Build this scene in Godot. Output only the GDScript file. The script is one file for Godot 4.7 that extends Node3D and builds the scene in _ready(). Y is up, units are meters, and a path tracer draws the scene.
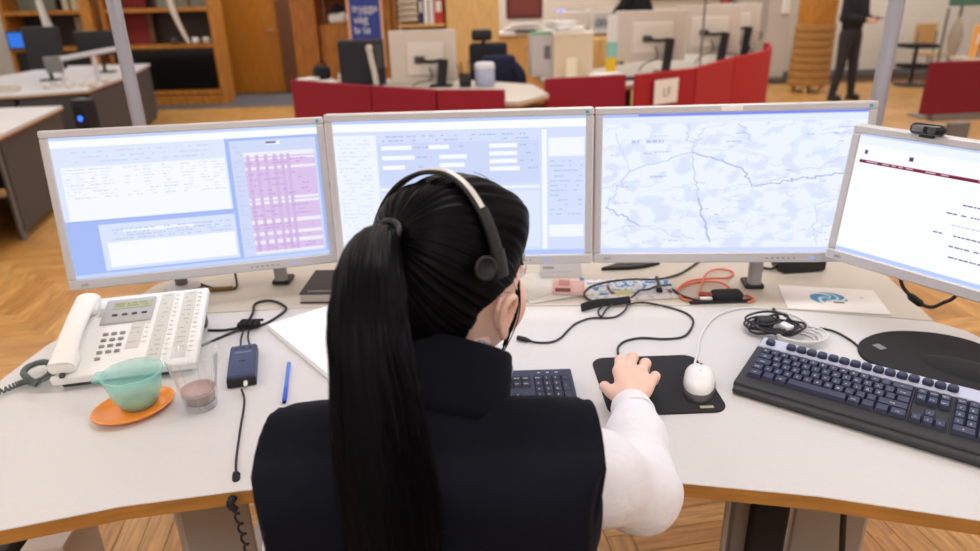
extends Node3D
# An alarm-centre work place seen over the operator's shoulder. Units are metres, the floor is y = 0, the camera looks towards -z.

# ---------------------------------------------------------------- mesh building
class MB:
	var st := SurfaceTool.new()
	var xf := Transform3D()
	func _init():
		st.begin(Mesh.PRIMITIVE_TRIANGLES)
	func put(p: Vector3, uv: Vector2):
		st.set_uv(uv)
		st.add_vertex(xf * p)
	func tri(a: Vector3, b: Vector3, c: Vector3, g := -1, ua := Vector2.ZERO, ub := Vector2.ZERO, uc := Vector2.ZERO):
		st.set_smooth_group(g)
		put(a, ua); put(c, uc); put(b, ub)
	func quad(a: Vector3, b: Vector3, c: Vector3, d: Vector3, g := -1):
		tri(a, b, c, g, Vector2(0, 1), Vector2(1, 1), Vector2(1, 0))
		tri(a, c, d, g, Vector2(0, 1), Vector2(1, 0), Vector2(0, 0))
	func oquad(a: Vector3, b: Vector3, c: Vector3, d: Vector3, out: Vector3, g := -1):
		if (b - a).cross(c - a).dot(out) + (c - a).cross(d - a).dot(out) < 0.0:
			quad(d, c, b, a, g)
		else:
			quad(a, b, c, d, g)
	func otri(a: Vector3, b: Vector3, c: Vector3, out: Vector3, g := -1):
		if (b - a).cross(c - a).dot(out) < 0.0:
			tri(a, c, b, g)
		else:
			tri(a, b, c, g)
	# a box with chamfered edges
	func box(c: Vector3, s: Vector3, b := 0.0, ba := Basis()):
		var h := s * 0.5
		var i := Vector3(maxf(h.x - b, 0.0), maxf(h.y - b, 0.0), maxf(h.z - b, 0.0))
		for ax in 3:
			var u := (ax + 1) % 3
			var w := (ax + 2) % 3
			for sg in [-1.0, 1.0]:
				var p: Array[Vector3] = []
				for k in [[-1, -1], [1, -1], [1, 1], [-1, 1]]:
					var q := Vector3()
					q[ax] = sg * h[ax]; q[u] = k[0] * i[u]; q[w] = k[1] * i[w]
					p.append(c + ba * q)
				var o := Vector3()
				o[ax] = sg
				oquad(p[0], p[1], p[2], p[3], ba * o)
		if b <= 0.0:
			return
		for ax in 3:
			var u := (ax + 1) % 3
			var w := (ax + 2) % 3
			for su in [-1.0, 1.0]:
				for sw in [-1.0, 1.0]:
					var p: Array[Vector3] = []
					for k in [[-1, 0], [1, 0], [1, 1], [-1, 1]]:
						var q := Vector3()
						q[ax] = k[0] * i[ax]
						q[u] = su * (h[u] if k[1] == 0 else i[u])
						q[w] = sw * (i[w] if k[1] == 0 else h[w])
						p.append(c + ba * q)
					var o := Vector3()
					o[u] = su; o[w] = sw
					oquad(p[0], p[1], p[2], p[3], ba * o)
		for sx in [-1.0, 1.0]:
			for sy in [-1.0, 1.0]:
				for sz in [-1.0, 1.0]:
					otri(c + ba * Vector3(sx * h.x, sy * i.y, sz * i.z), c + ba * Vector3(sx * i.x, sy * h.y, sz * i.z), c + ba * Vector3(sx * i.x, sy * i.y, sz * h.z), ba * Vector3(sx, sy, sz))
	# a box with rounded edges of radius r; top_scale narrows it upwards
	func rbox(c: Vector3, s: Vector3, r: float, n := 3, top_scale := Vector2.ONE, ba := Basis()):
		var h := s * 0.5
		for ax in 3:
			var u := (ax + 1) % 3
			var w := (ax + 2) % 3
			for sg in [-1.0, 1.0]:
				var us: Array[float] = []
				var ws: Array[float] = []
				for i in n + 1:
					us.append(-h[u] + r * i / n); ws.append(-h[w] + r * i / n)
				for i in n + 1:
					us.append(h[u] - r + r * i / n); ws.append(h[w] - r + r * i / n)
				var rows := []
				for a in us:
					var row := PackedVector3Array()
					for b in ws:
						var q := Vector3()
						q[ax] = sg * h[ax]; q[u] = a; q[w] = b
						var inn := q.clamp(-(h - Vector3.ONE * r), h - Vector3.ONE * r)
						q = inn + (q - inn).normalized() * r
						var t := (q.y + h.y) / s.y
						q.x *= lerpf(1.0, top_scale.x, t); q.z *= lerpf(1.0, top_scale.y, t)
						row.append(c + ba * q)
					rows.append(row)
				grid(rows, 0, false, sg < 0.0)
	# rows of points joined into a surface
	func grid(rows: Array, g := 0, closed := false, flip := false, uvs := Vector2.ONE):
		var nr := rows.size()
		for i in nr - 1:
			var a: PackedVector3Array = rows[i]
			var b: PackedVector3Array = rows[i + 1]
			var n := a.size()
			for j in (n if closed else n - 1):
				var k := (j + 1) % n
				var u0 := Vector2(float(j) / (n if closed else n - 1), float(i) / (nr - 1)) * uvs
				var u1 := Vector2(float(j + 1) / (n if closed else n - 1), float(i + 1) / (nr - 1)) * uvs
				if flip:
					tri(a[j], a[k], b[k], g, u0, Vector2(u1.x, u0.y), u1)
					tri(a[j], b[k], b[j], g, u0, u1, Vector2(u0.x, u1.y))
				else:
					tri(a[j], b[k], a[k], g, u0, u1, Vector2(u1.x, u0.y))
					tri(a[j], b[j], b[k], g, u0, Vector2(u0.x, u1.y), u1)
	func lathe(profile: Array, seg := 24, at := Vector3.ZERO, g := 0, ba := Basis()):
		for i in profile.size() - 1:
			var p: Vector2 = profile[i]
			var q: Vector2 = profile[i + 1]
			for j in seg:
				var t0 := TAU * j / seg
				var t1 := TAU * (j + 1) / seg
				var a := at + ba * Vector3(p.x * cos(t0), p.y, -p.x * sin(t0))
				var b := at + ba * Vector3(p.x * cos(t1), p.y, -p.x * sin(t1))
				var c := at + ba * Vector3(q.x * cos(t1), q.y, -q.x * sin(t1))
				var d := at + ba * Vector3(q.x * cos(t0), q.y, -q.x * sin(t0))
				if p.x > 1e-6:
					tri(a, b, c if q.x > 1e-6 else d, g)
				if q.x > 1e-6:
					tri(a, c, d, g)
	func tube(path: Array, rad, seg := 8, caps := true, flat := 1.0, upv := Vector3.UP):
		var n := path.size()
		var rows := []
		var side := Vector3.ZERO
		for i in n:
			var t: Vector3 = (path[mini(i + 1, n - 1)] - path[maxi(i - 1, 0)]).normalized()
			if i == 0:
				side = t.cross(upv)
				if side.length() < 0.05:
					side = t.cross(Vector3.RIGHT)
			side = (side - t * side.dot(t)).normalized()
			var up := side.cross(t)
			var r: float = rad if rad is float else rad[i]
			var row := PackedVector3Array()
			for j in seg:
				var a := TAU * j / seg
				row.append(path[i] + side * cos(a) * r + up * sin(a) * r * flat)
			rows.append(row)
		grid(rows, 0, true, false)
		if caps:
			for e in [0, n - 1]:
				var row: PackedVector3Array = rows[e]
				var out: Vector3 = path[0] - path[1] if e == 0 else path[n - 1] - path[n - 2]
				for j in seg:
					otri(path[e], row[j], row[(j + 1) % seg], out)
	# a flat outline in x and z, from y0 up to y1, with a chamfer round the top
	func prism(poly: PackedVector2Array, y0: float, y1: float, bev := 0.0, g := -1, bottom := true):
		var n := poly.size()
		var area := 0.0
		for i in n:
			area += poly[i].cross(poly[(i + 1) % n])
		var inner := PackedVector2Array()
		for i in n:
			var e0 := (poly[i] - poly[(i + n - 1) % n]).normalized()
			var e1 := (poly[(i + 1) % n] - poly[i]).normalized()
			var n0 := Vector2(-e0.y, e0.x) * signf(area)
			var n1 := Vector2(-e1.y, e1.x) * signf(area)
			var m := n0 + n1
			inner.append(poly[i] + m / maxf(m.length_squared(), 0.3) * 2.0 * bev)
		var idx := Geometry2D.triangulate_polygon(inner)
		for k in idx.size() / 3:
			var a := inner[idx[k * 3]]
			var b := inner[idx[k * 3 + 1]]
			var c := inner[idx[k * 3 + 2]]
			otri(Vector3(a.x, y1, a.y), Vector3(b.x, y1, b.y), Vector3(c.x, y1, c.y), Vector3.UP)
			if bottom:
				a = poly[idx[k * 3]]; b = poly[idx[k * 3 + 1]]; c = poly[idx[k * 3 + 2]]
				otri(Vector3(a.x, y0, a.y), Vector3(b.x, y0, b.y), Vector3(c.x, y0, c.y), Vector3.DOWN)
		for i in n:
			var a := poly[i]
			var b := poly[(i + 1) % n]
			var e := (b - a) * signf(area)
			var out := Vector3(e.y, 0, -e.x)
			oquad(Vector3(a.x, y0, a.y), Vector3(b.x, y0, b.y), Vector3(b.x, y1 - bev, b.y), Vector3(a.x, y1 - bev, a.y), out, g)
			if bev > 0.0:
				var c := inner[(i + 1) % n]
				var d := inner[i]
				oquad(Vector3(a.x, y1 - bev, a.y), Vector3(b.x, y1 - bev, b.y), Vector3(c.x, y1, c.y), Vector3(d.x, y1, d.y), out + Vector3.UP * out.length(), g)
	func mesh() -> ArrayMesh:
		st.generate_normals()
		st.index()
		return st.commit()


# a distance field on a grid, joined with a smooth minimum and meshed as surface nets
class Field:
	var lo: Vector3
	var h: float
	var nx: int
	var ny: int
	var nz: int
	var d := PackedFloat32Array()
	func _init(a: Vector3, b: Vector3, cell: float):
		lo = a; h = cell
		nx = int((b.x - a.x) / cell) + 2; ny = int((b.y - a.y) / cell) + 2; nz = int((b.z - a.z) / cell) + 2
		d.resize(nx * ny * nz)
		d.fill(1.0)
	func span(a: Vector3, b: Vector3) -> Array:
		var p := ((a - lo) / h).floor()
		var q := ((b - lo) / h).ceil()
		return [maxi(int(p.x), 0), mini(int(q.x), nx - 1), maxi(int(p.y), 0), mini(int(q.y), ny - 1), maxi(int(p.z), 0), mini(int(q.z), nz - 1)]
	func blend(at: int, v: float, k: float):
		var o := d[at]
		if k <= 0.0:
			d[at] = minf(o, v)
			return
		var m := maxf(k - absf(o - v), 0.0) / k
		d[at] = minf(o, v) - m * m * k * 0.25
	func cap(a: Vector3, b: Vector3, ra: float, rb: float, k: float):
		var pad := Vector3.ONE * (maxf(ra, rb) + k + 2.0 * h)
		var s := span(a.min(b) - pad, a.max(b) + pad)
		var ab := b - a
		var l2 := maxf(ab.length_squared(), 1e-9)
		for z in range(s[4], s[5] + 1):
			for y in range(s[2], s[3] + 1):
				var at: int = (z * ny + y) * nx
				for x in range(s[0], s[1] + 1):
					var p := lo + Vector3(x, y, z) * h - a
					var t := clampf(p.dot(ab) / l2, 0.0, 1.0)
					blend(at + x, (p - ab * t).length() - lerpf(ra, rb, t), k)
	func chain(pts: Array, rad: Array, k: float):
		for i in pts.size() - 1:
			cap(pts[i], pts[i + 1], rad[i], rad[i + 1], k)
	func ell(c: Vector3, r: Vector3, k: float, ba := Basis()):
		var m := maxf(r.x, maxf(r.y, r.z))
		var pad := Vector3.ONE * (m + k + 2.0 * h)
		var s := span(c - pad, c + pad)
		var inv := ba.inverse()
		for z in range(s[4], s[5] + 1):
			for y in range(s[2], s[3] + 1):
				var at: int = (z * ny + y) * nx
				for x in range(s[0], s[1] + 1):
					var p := inv * (lo + Vector3(x, y, z) * h - c)
					var k0 := (p / r).length()
					var k1 := (p / (r * r)).length()
					blend(at + x, k0 * (k0 - 1.0) / k1 if k1 > 1e-6 else -m, k)
	func rbx(c: Vector3, half: Vector3, r: float, k: float, ba := Basis()):
		var pad := Vector3.ONE * (half.length() + k + 2.0 * h)
		var s := span(c - pad, c + pad)
		var inv := ba.inverse()
		for z in range(s[4], s[5] + 1):
			for y in range(s[2], s[3] + 1):
				var at: int = (z * ny + y) * nx
				for x in range(s[0], s[1] + 1):
					var p := (inv * (lo + Vector3(x, y, z) * h - c)).abs() - half + Vector3.ONE * r
					var v := p.max(Vector3.ZERO).length() + minf(maxf(p.x, maxf(p.y, p.z)), 0.0) - r
					blend(at + x, v, k)
	# what = a function of the point; the field keeps the larger (mode 0: cut) or adds it (mode 1: relief)
	func apply(what: Callable, mode := 0):
		for z in nz:
			for y in ny:
				var at: int = (z * ny + y) * nx
				for x in nx:
					var o := d[at + x]
					if absf(o) < 0.08:
						var v: float = what.call(lo + Vector3(x, y, z) * h)
						d[at + x] = maxf(o, v) if mode == 0 else o + v
	func mesh() -> ArrayMesh:
		var ids := PackedInt32Array()
		ids.resize(nx * ny * nz)
		ids.fill(-1)
		var vs := PackedVector3Array()
		var idx := PackedInt32Array()
		var sy := nx
		var sz := nx * ny
		var co := [0, 1, sy, sy + 1, sz, sz + 1, sz + sy, sz + sy + 1]
		var edges := [[0, 1], [2, 3], [4, 5], [6, 7], [0, 2], [1, 3], [4, 6], [5, 7], [0, 4], [1, 5], [2, 6], [3, 7]]
		for z in nz - 1:
			for y in ny - 1:
				for x in nx - 1:
					var at := (z * ny + y) * nx + x
					var m := 0
					for i in 8:
						if d[at + co[i]] < 0.0:
							m |= 1 << i
					if m == 0 or m == 255:
						continue
					var sum := Vector3.ZERO
					var n := 0
					for e in edges:
						var a: int = e[0]
						var b: int = e[1]
						if ((m >> a) & 1) != ((m >> b) & 1):
							var da := d[at + co[a]]
							var t := da / (da - d[at + co[b]])
							sum += Vector3(a & 1, (a >> 1) & 1, a >> 2).lerp(Vector3(b & 1, (b >> 1) & 1, b >> 2), t)
							n += 1
					ids[at] = vs.size()
					vs.append(lo + (Vector3(x, y, z) + sum / n) * h)
		for z in range(1, nz - 1):
			for y in range(1, ny - 1):
				for x in range(1, nx - 1):
					var at := (z * ny + y) * nx + x
					var s := d[at] < 0.0
					if s != (d[at + 1] < 0.0):
						face(idx, ids, at - sy - sz, at - sz, at, at - sy, s)
					if s != (d[at + sy] < 0.0):
						face(idx, ids, at - sz - 1, at - 1, at, at - sz, s)
					if s != (d[at + sz] < 0.0):
						face(idx, ids, at - 1 - sy, at - sy, at, at - 1, s)
		var ns := PackedVector3Array()
		ns.resize(vs.size())
		for t in range(0, idx.size(), 3):
			var c := (vs[idx[t + 2]] - vs[idx[t]]).cross(vs[idx[t + 1]] - vs[idx[t]])
			ns[idx[t]] += c; ns[idx[t + 1]] += c; ns[idx[t + 2]] += c
		for i in ns.size():
			ns[i] = ns[i].normalized()
		var arr := []
		arr.resize(Mesh.ARRAY_MAX)
		arr[Mesh.ARRAY_VERTEX] = vs; arr[Mesh.ARRAY_NORMAL] = ns; arr[Mesh.ARRAY_INDEX] = idx
		var me := ArrayMesh.new()
		me.add_surface_from_arrays(Mesh.PRIMITIVE_TRIANGLES, arr)
		return me
	func face(idx: PackedInt32Array, ids: PackedInt32Array, a: int, b: int, c: int, e: int, s: bool):
		var q := [ids[a], ids[b], ids[c], ids[e]]
		if q.has(-1):
			return
		if s:
			q.reverse()
		for i in [0, 1, 2, 0, 2, 3]:
			idx.append(q[i])


# ---------------------------------------------------------------- naming and placing
var used := {}
var rng := RandomNumberGenerator.new()
var M := {}

func numbered(called: String) -> String:
	used[called] = used.get(called, -1) + 1
	return called if used[called] == 0 else "%s_%03d" % [called, used[called]]

func tag(o: Node3D, label := "", category := "", group := "", kind := ""):
	for p in [["label", label], ["category", category], ["group", group], ["kind", kind]]:
		if p[1]:
			o.set_meta(p[0], p[1])

func thing(called: String, label: String, category: String, at := Vector3.ZERO, turn := 0.0, group := "") -> Node3D:
	var o := Node3D.new()
	o.name = numbered(called)
	add_child(o)
	o.position = at
	o.rotation.y = turn
	tag(o, label, category, group)
	return o

func obj(called: String, what, m: Material, parent: Node3D = self) -> MeshInstance3D:
	var o := MeshInstance3D.new()
	o.name = numbered(called) if parent == self else called
	o.mesh = what.mesh() if what is MB or what is Field else what
	o.material_override = m
	parent.add_child(o, true)
	return o

func struct(called: String, what, m: Material, parent: Node3D = self) -> MeshInstance3D:
	var o := obj(called, what, m, parent)
	if parent == self:
		o.set_meta("kind", "structure")
	return o

func copy(o: Node3D, label: String, at: Vector3, turn := 0.0) -> Node3D:
	var c: Node3D = o.duplicate()
	c.name = numbered(String(o.name).rstrip("_0123456789"))
	add_child(c)
	c.position = at
	c.rotation.y = turn
	c.set_meta("label", label)
	return c

func box(c: Vector3, s: Vector3, b := 0.002, ba := Basis()) -> MB:
	var m := MB.new()
	m.box(c, s, b, ba)
	return m

func smooth(pts: Array, sub := 6) -> Array:
	var out := []
	var n := pts.size()
	for i in n - 1:
		var p0: Vector3 = pts[maxi(i - 1, 0)]
		var p1: Vector3 = pts[i]
		var p2: Vector3 = pts[i + 1]
		var p3: Vector3 = pts[mini(i + 2, n - 1)]
		for k in sub:
			out.append(p1.cubic_interpolate(p2, p0, p3, float(k) / sub))
	out.append(pts[n - 1])
	return out

func curve2(pts: Array, sub := 5) -> PackedVector2Array:
	var out := PackedVector2Array()
	var n := pts.size()
	for i in n:
		for k in sub:
			out.append((pts[i] as Vector2).cubic_interpolate(pts[(i + 1) % n], pts[(i + n - 1) % n], pts[(i + 2) % n], float(k) / sub))
	return out

func round_rect(w: float, d: float, r: float, n := 5) -> PackedVector2Array:
	var out := PackedVector2Array()
	for q in 4:
		var c := Vector2((w / 2 - r) * (1 if q in [0, 3] else -1), (d / 2 - r) * (1 if q < 2 else -1))
		for i in n + 1:
			var a := PI / 2 * (q + float(i) / n)
			out.append(c + Vector2(cos(a), sin(a)) * r)
	return out

func flat_points(y: float, pts: Array) -> Array:
	return pts.map(func(p): return Vector3(p[0], y + (p[2] if p.size() > 2 else 0.0), p[1]))

# ---------------------------------------------------------------- materials
func mat(r: int, g: int, b: int, rough := 0.5, metal := 0.0) -> StandardMaterial3D:
	var m := StandardMaterial3D.new()
	m.albedo_color = Color8(r, g, b)
	m.roughness = rough
	m.metallic = metal
	return m

func noise_tex(freq: float, lo: Color, hi: Color, size := 256, oct := 4, kind := FastNoiseLite.TYPE_SIMPLEX_SMOOTH, normal := false) -> NoiseTexture2D:
	var n := FastNoiseLite.new()
	n.seed = 7; n.frequency = freq; n.noise_type = kind; n.fractal_octaves = oct
	var t := NoiseTexture2D.new()
	t.width = size; t.height = size; t.seamless = true; t.noise = n
	if normal:
		t.as_normal_map = true
		t.bump_strength = 3.0
	else:
		var g := Gradient.new()
		g.set_color(0, lo); g.set_color(1, hi)
		t.color_ramp = g
	return t

func textured(m: StandardMaterial3D, t: Texture2D, scale: Vector3, world := false) -> StandardMaterial3D:
	m.albedo_texture = t
	m.uv1_triplanar = true
	m.uv1_world_triplanar = world
	m.uv1_scale = scale
	return m

func bumped(m: StandardMaterial3D, t: Texture2D, cm: float) -> StandardMaterial3D:
	m.heightmap_enabled = true
	m.heightmap_texture = t
	m.heightmap_scale = cm
	return m

func glass(r: int, g: int, b: int, alpha: float) -> StandardMaterial3D:
	var m := mat(r, g, b, 0.02)
	m.transparency = BaseMaterial3D.TRANSPARENCY_ALPHA
	m.albedo_color.a = alpha
	return m

func print_mat(im: Image, rough := 0.6) -> StandardMaterial3D:
	var m := StandardMaterial3D.new()
	m.albedo_texture = ImageTexture.create_from_image(im)
	m.roughness = rough
	m.texture_repeat = false
	return m

func words(text: String, size: float, m: Material, parent: Node3D, at: Transform3D, called := "lettering", depth := 0.0004, bold := false) -> MeshInstance3D:
	var t := TextMesh.new()
	var f := SystemFont.new()
	f.font_names = PackedStringArray(["Droid Sans"])
	if bold:
		f.font_weight = 700
	t.font = f
	t.text = text
	t.font_size = 24
	t.pixel_size = size / 24.0
	t.depth = depth
	t.curve_step = 4.0
	var o := obj(called, t, m, parent)
	o.transform = at
	return o

# ---------------------------------------------------------------- the scene
func _ready():
	rng.seed = 11
	# camera: a 30 mm lens on a 24 mm high frame, held at standing height and tipped 22 degrees down
	var cam := Camera3D.new()
	cam.name = "camera"
	var at := CameraAttributesPhysical.new()
	at.frustum_focal_length = 29.79
	at.exposure_aperture = 3.4
	at.frustum_focus_distance = 1.2
	at.frustum_near = 0.05
	at.frustum_far = 100.0
	cam.attributes = at
	var pitch := deg_to_rad(22.2)
	var roll := deg_to_rad(-1.5)
	var right := Vector3.RIGHT
	var up := Vector3(0, cos(pitch), -sin(pitch))
	cam.basis = Basis(right * cos(roll) + up * sin(roll), up * cos(roll) - right * sin(roll), Vector3(0, sin(pitch), cos(pitch)))
	cam.position = Vector3(0, 1.47, 0)
	cam.fov = 43.87
	add_child(cam)
	# surroundings: the room is closed, its own lamps light it
	var we := WorldEnvironment.new()
	we.name = "surroundings"
	var env := Environment.new()
	env.background_mode = Environment.BG_COLOR
	env.background_color = Color(0.55, 0.6, 0.68)
	env.tonemap_mode = Environment.TONE_MAPPER_LINEAR
	env.tonemap_exposure = EXPOSURE
	env.sdfgi_enabled = true
	env.ssao_enabled = true
	env.ssil_enabled = true
	we.environment = env
	add_child(we)
	# ceiling lamps: a light of the size of the panel just under each glowing panel
	for z in LAMP_ROWS:
		for x in LAMP_COLUMNS:
			var l := AreaLight3D.new()
			l.name = "panel_light"
			l.area_size = Vector2(1.7, 0.6)
			l.light_color = Color(0.985, 0.985, 1.0)
			l.light_energy = LAMP * (1.35 if z > 0.0 else 1.0)
			l.area_range = 30.0
			l.area_attenuation = 2.0
			l.shadow_enabled = true
			l.position = Vector3(x + 0.3, 2.90, z)
			l.rotation.x = -PI / 2
			add_child(l, true)
	make_materials()
	build_room()
	build_desk()
	build_monitors()
	build_person()
	build_left_things()
	build_right_things()
	build_far_left()
	build_far_console()
	build_far_wall()
	build_far_right()

const EXPOSURE := 0.95
const LAMP_ROWS := [1.2, -1.6, -4.4, -7.0, -9.4, -11.6]
const LAMP_COLUMNS := [-6.6, -3.3, 0.0, 3.3, 6.6]
const LAMP := 2.3

func make_materials():
	var grain := noise_tex(0.02, Color(0.72, 0.72, 0.72), Color(1, 1, 1), 256, 5)
	M.plank = mat(255, 255, 255, 0.42)
	M.plank.albedo_texture = grain_texture()
	M.plank.vertex_color_use_as_albedo = true
	M.subfloor = mat(96, 66, 38, 0.8)
	M.wall = textured(mat(236, 230, 218, 0.9), noise_tex(0.05, Color(0.96, 0.96, 0.96), Color(1, 1, 1)), Vector3.ONE)
	M.ceiling = mat(240, 240, 236, 0.9)
	M.carpet = textured(mat(112, 112, 118, 0.95), noise_tex(0.2, Color(0.75, 0.75, 0.75), Color(1, 1, 1)), Vector3.ONE * 2.0)
	var lam := noise_tex(0.08, Color(0.985, 0.985, 0.985), Color(1, 1, 1), 256, 5)
	M.laminate = textured(mat(213, 212, 211, 0.42), lam, Vector3.ONE * 3.0)
	M.laminate_rear = textured(mat(208, 201, 189, 0.45), lam, Vector3.ONE * 3.0)
	M.edge = textured(mat(200, 140, 68, 0.45), noise_tex(0.02, Color(0.8, 0.8, 0.8), Color(1, 1, 1)), Vector3(1, 8, 1))
	M.column = mat(172, 166, 160, 0.5, 0.1)
	M.column_dark = mat(96, 84, 74, 0.5, 0.2)
	M.silver = mat(206, 205, 208, 0.42, 0.1)
	M.silver_dark = mat(126, 124, 126, 0.4, 0.3)
	M.pole = mat(150, 149, 158, 0.35, 0.3)
	M.black = mat(22, 22, 25, 0.5)
	M.black_soft = mat(26, 26, 30, 0.85)
	M.black_gloss = mat(16, 16, 18, 0.2)
	M.navy_plastic = mat(34, 41, 66, 0.5)
	M.white = mat(238, 238, 236, 0.4)
	M.paper = mat(246, 245, 242, 0.85)
	M.chrome = mat(205, 205, 208, 0.2, 0.9)
	M.cable = mat(30, 30, 36, 0.55)
	M.cable_white = mat(226, 226, 224, 0.5)
	M.cable_grey = mat(96, 110, 102, 0.5)
	M.orange_cable = mat(232, 120, 84, 0.5)
	M.skin = mat(240, 200, 182, 0.5)
	M.skin.subsurf_scatter_enabled = true
	M.skin.subsurf_scatter_strength = 0.15
	M.red_cloth = textured(mat(160, 27, 50, 0.9), noise_tex(0.3, Color(0.85, 0.85, 0.85), Color(1, 1, 1)), Vector3.ONE * 3.0)
	M.red_bright = textured(mat(196, 40, 40, 0.9), noise_tex(0.3, Color(0.85, 0.85, 0.85), Color(1, 1, 1)), Vector3.ONE * 3.0)
	M.oak = textured(mat(212, 140, 54, 0.5), grain, Vector3(4, 0.6, 4))
	M.oak_light = textured(mat(240, 194, 124, 0.5), noise_tex(0.02, Color(0.9, 0.9, 0.9), Color(1, 1, 1), 256, 5), Vector3(3, 0.6, 3))
	M.oak_dark = textured(mat(120, 74, 40, 0.5), grain, Vector3(4, 0.6, 4))
	M.charcoal = mat(72, 70, 72, 0.6)
	M.putty = mat(212, 202, 190, 0.6)
	M.bluelight = mat(20, 40, 90, 0.4)
	M.bluelight.emission_enabled = true
	M.bluelight.emission = Color8(60, 110, 255)
	M.bluelight.emission_energy_multiplier = 2.5

func grain_texture() -> ImageTexture:
	var n := FastNoiseLite.new()
	n.seed = 3; n.frequency = 0.02; n.fractal_octaves = 4
	var im := Image.create(512, 64, false, Image.FORMAT_RGB8)
	for y in 64:
		for x in 512:
			var v := 0.86 + 0.2 * n.get_noise_2d(x * 0.35, y * 9.0) + 0.05 * n.get_noise_2d(x * 3.0, y * 40.0)
			im.set_pixel(x, y, Color(v, v * 0.98, v * 0.95))
	return ImageTexture.create_from_image(im)

# ---------------------------------------------------------------- the room
const PW := 0.075
const PN := 6

func plank_into(st: SurfaceTool, x: float, z: float, along_x: bool, col: Color, uo: Vector2):
	var l := PW * PN
	var g := 0.0006
	var b := 0.0015
	var hx := (l if along_x else PW) / 2 - g
	var hz := (PW if along_x else l) / 2 - g
	var y0 := -0.012
	var t := [Vector3(-hx + b, 0, -hz + b), Vector3(hx - b, 0, -hz + b), Vector3(hx - b, 0, hz - b), Vector3(-hx + b, 0, hz - b)]
	var e := [Vector3(-hx, -b, -hz), Vector3(hx, -b, -hz), Vector3(hx, -b, hz), Vector3(-hx, -b, hz)]
	var faces := [[t[0], t[1], t[2], t[3]]]
	for i in 4:
		var j := (i + 1) % 4
		faces.append([e[i], e[j], t[j], t[i]])
		faces.append([e[i] + Vector3(0, y0 + b, 0), e[j] + Vector3(0, y0 + b, 0), e[j], e[i]])
	for f in faces:
		var n: Vector3 = (f[2] - f[0]).cross(f[1] - f[0]).normalized()
		if n.y < -0.01 or (absf(n.y) < 0.01 and n.dot(f[0]) < 0.0):
			f.reverse()
			n = -n
		for k in [0, 1, 2, 0, 2, 3]:
			var p: Vector3 = f[k]
			st.set_normal(n)
			st.set_color(col)
			st.set_uv(Vector2((p.x if along_x else p.z) / 0.9, (p.z if along_x else p.x) / 0.2) + uo)
			st.add_vertex(p + Vector3(x, 0, z))

# whether the desk hides a spot on the floor from somebody standing behind the chair is not asked: the nearest open spots are the separate planks
func plank_rank(x: float, z: float) -> float:
	var open := (x < -1.25 and z < -2.2) or (x > 1.5 and z < -2.3) or (z > -2.6 and z < -1.3 and absf(x) < 2.2)
	var side := absf(x) / -minf(z, -0.5)
	return Vector2(x, z).length() + (0.0 if open else 40.0) + (30.0 if side > 0.8 else 0.0)

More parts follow.
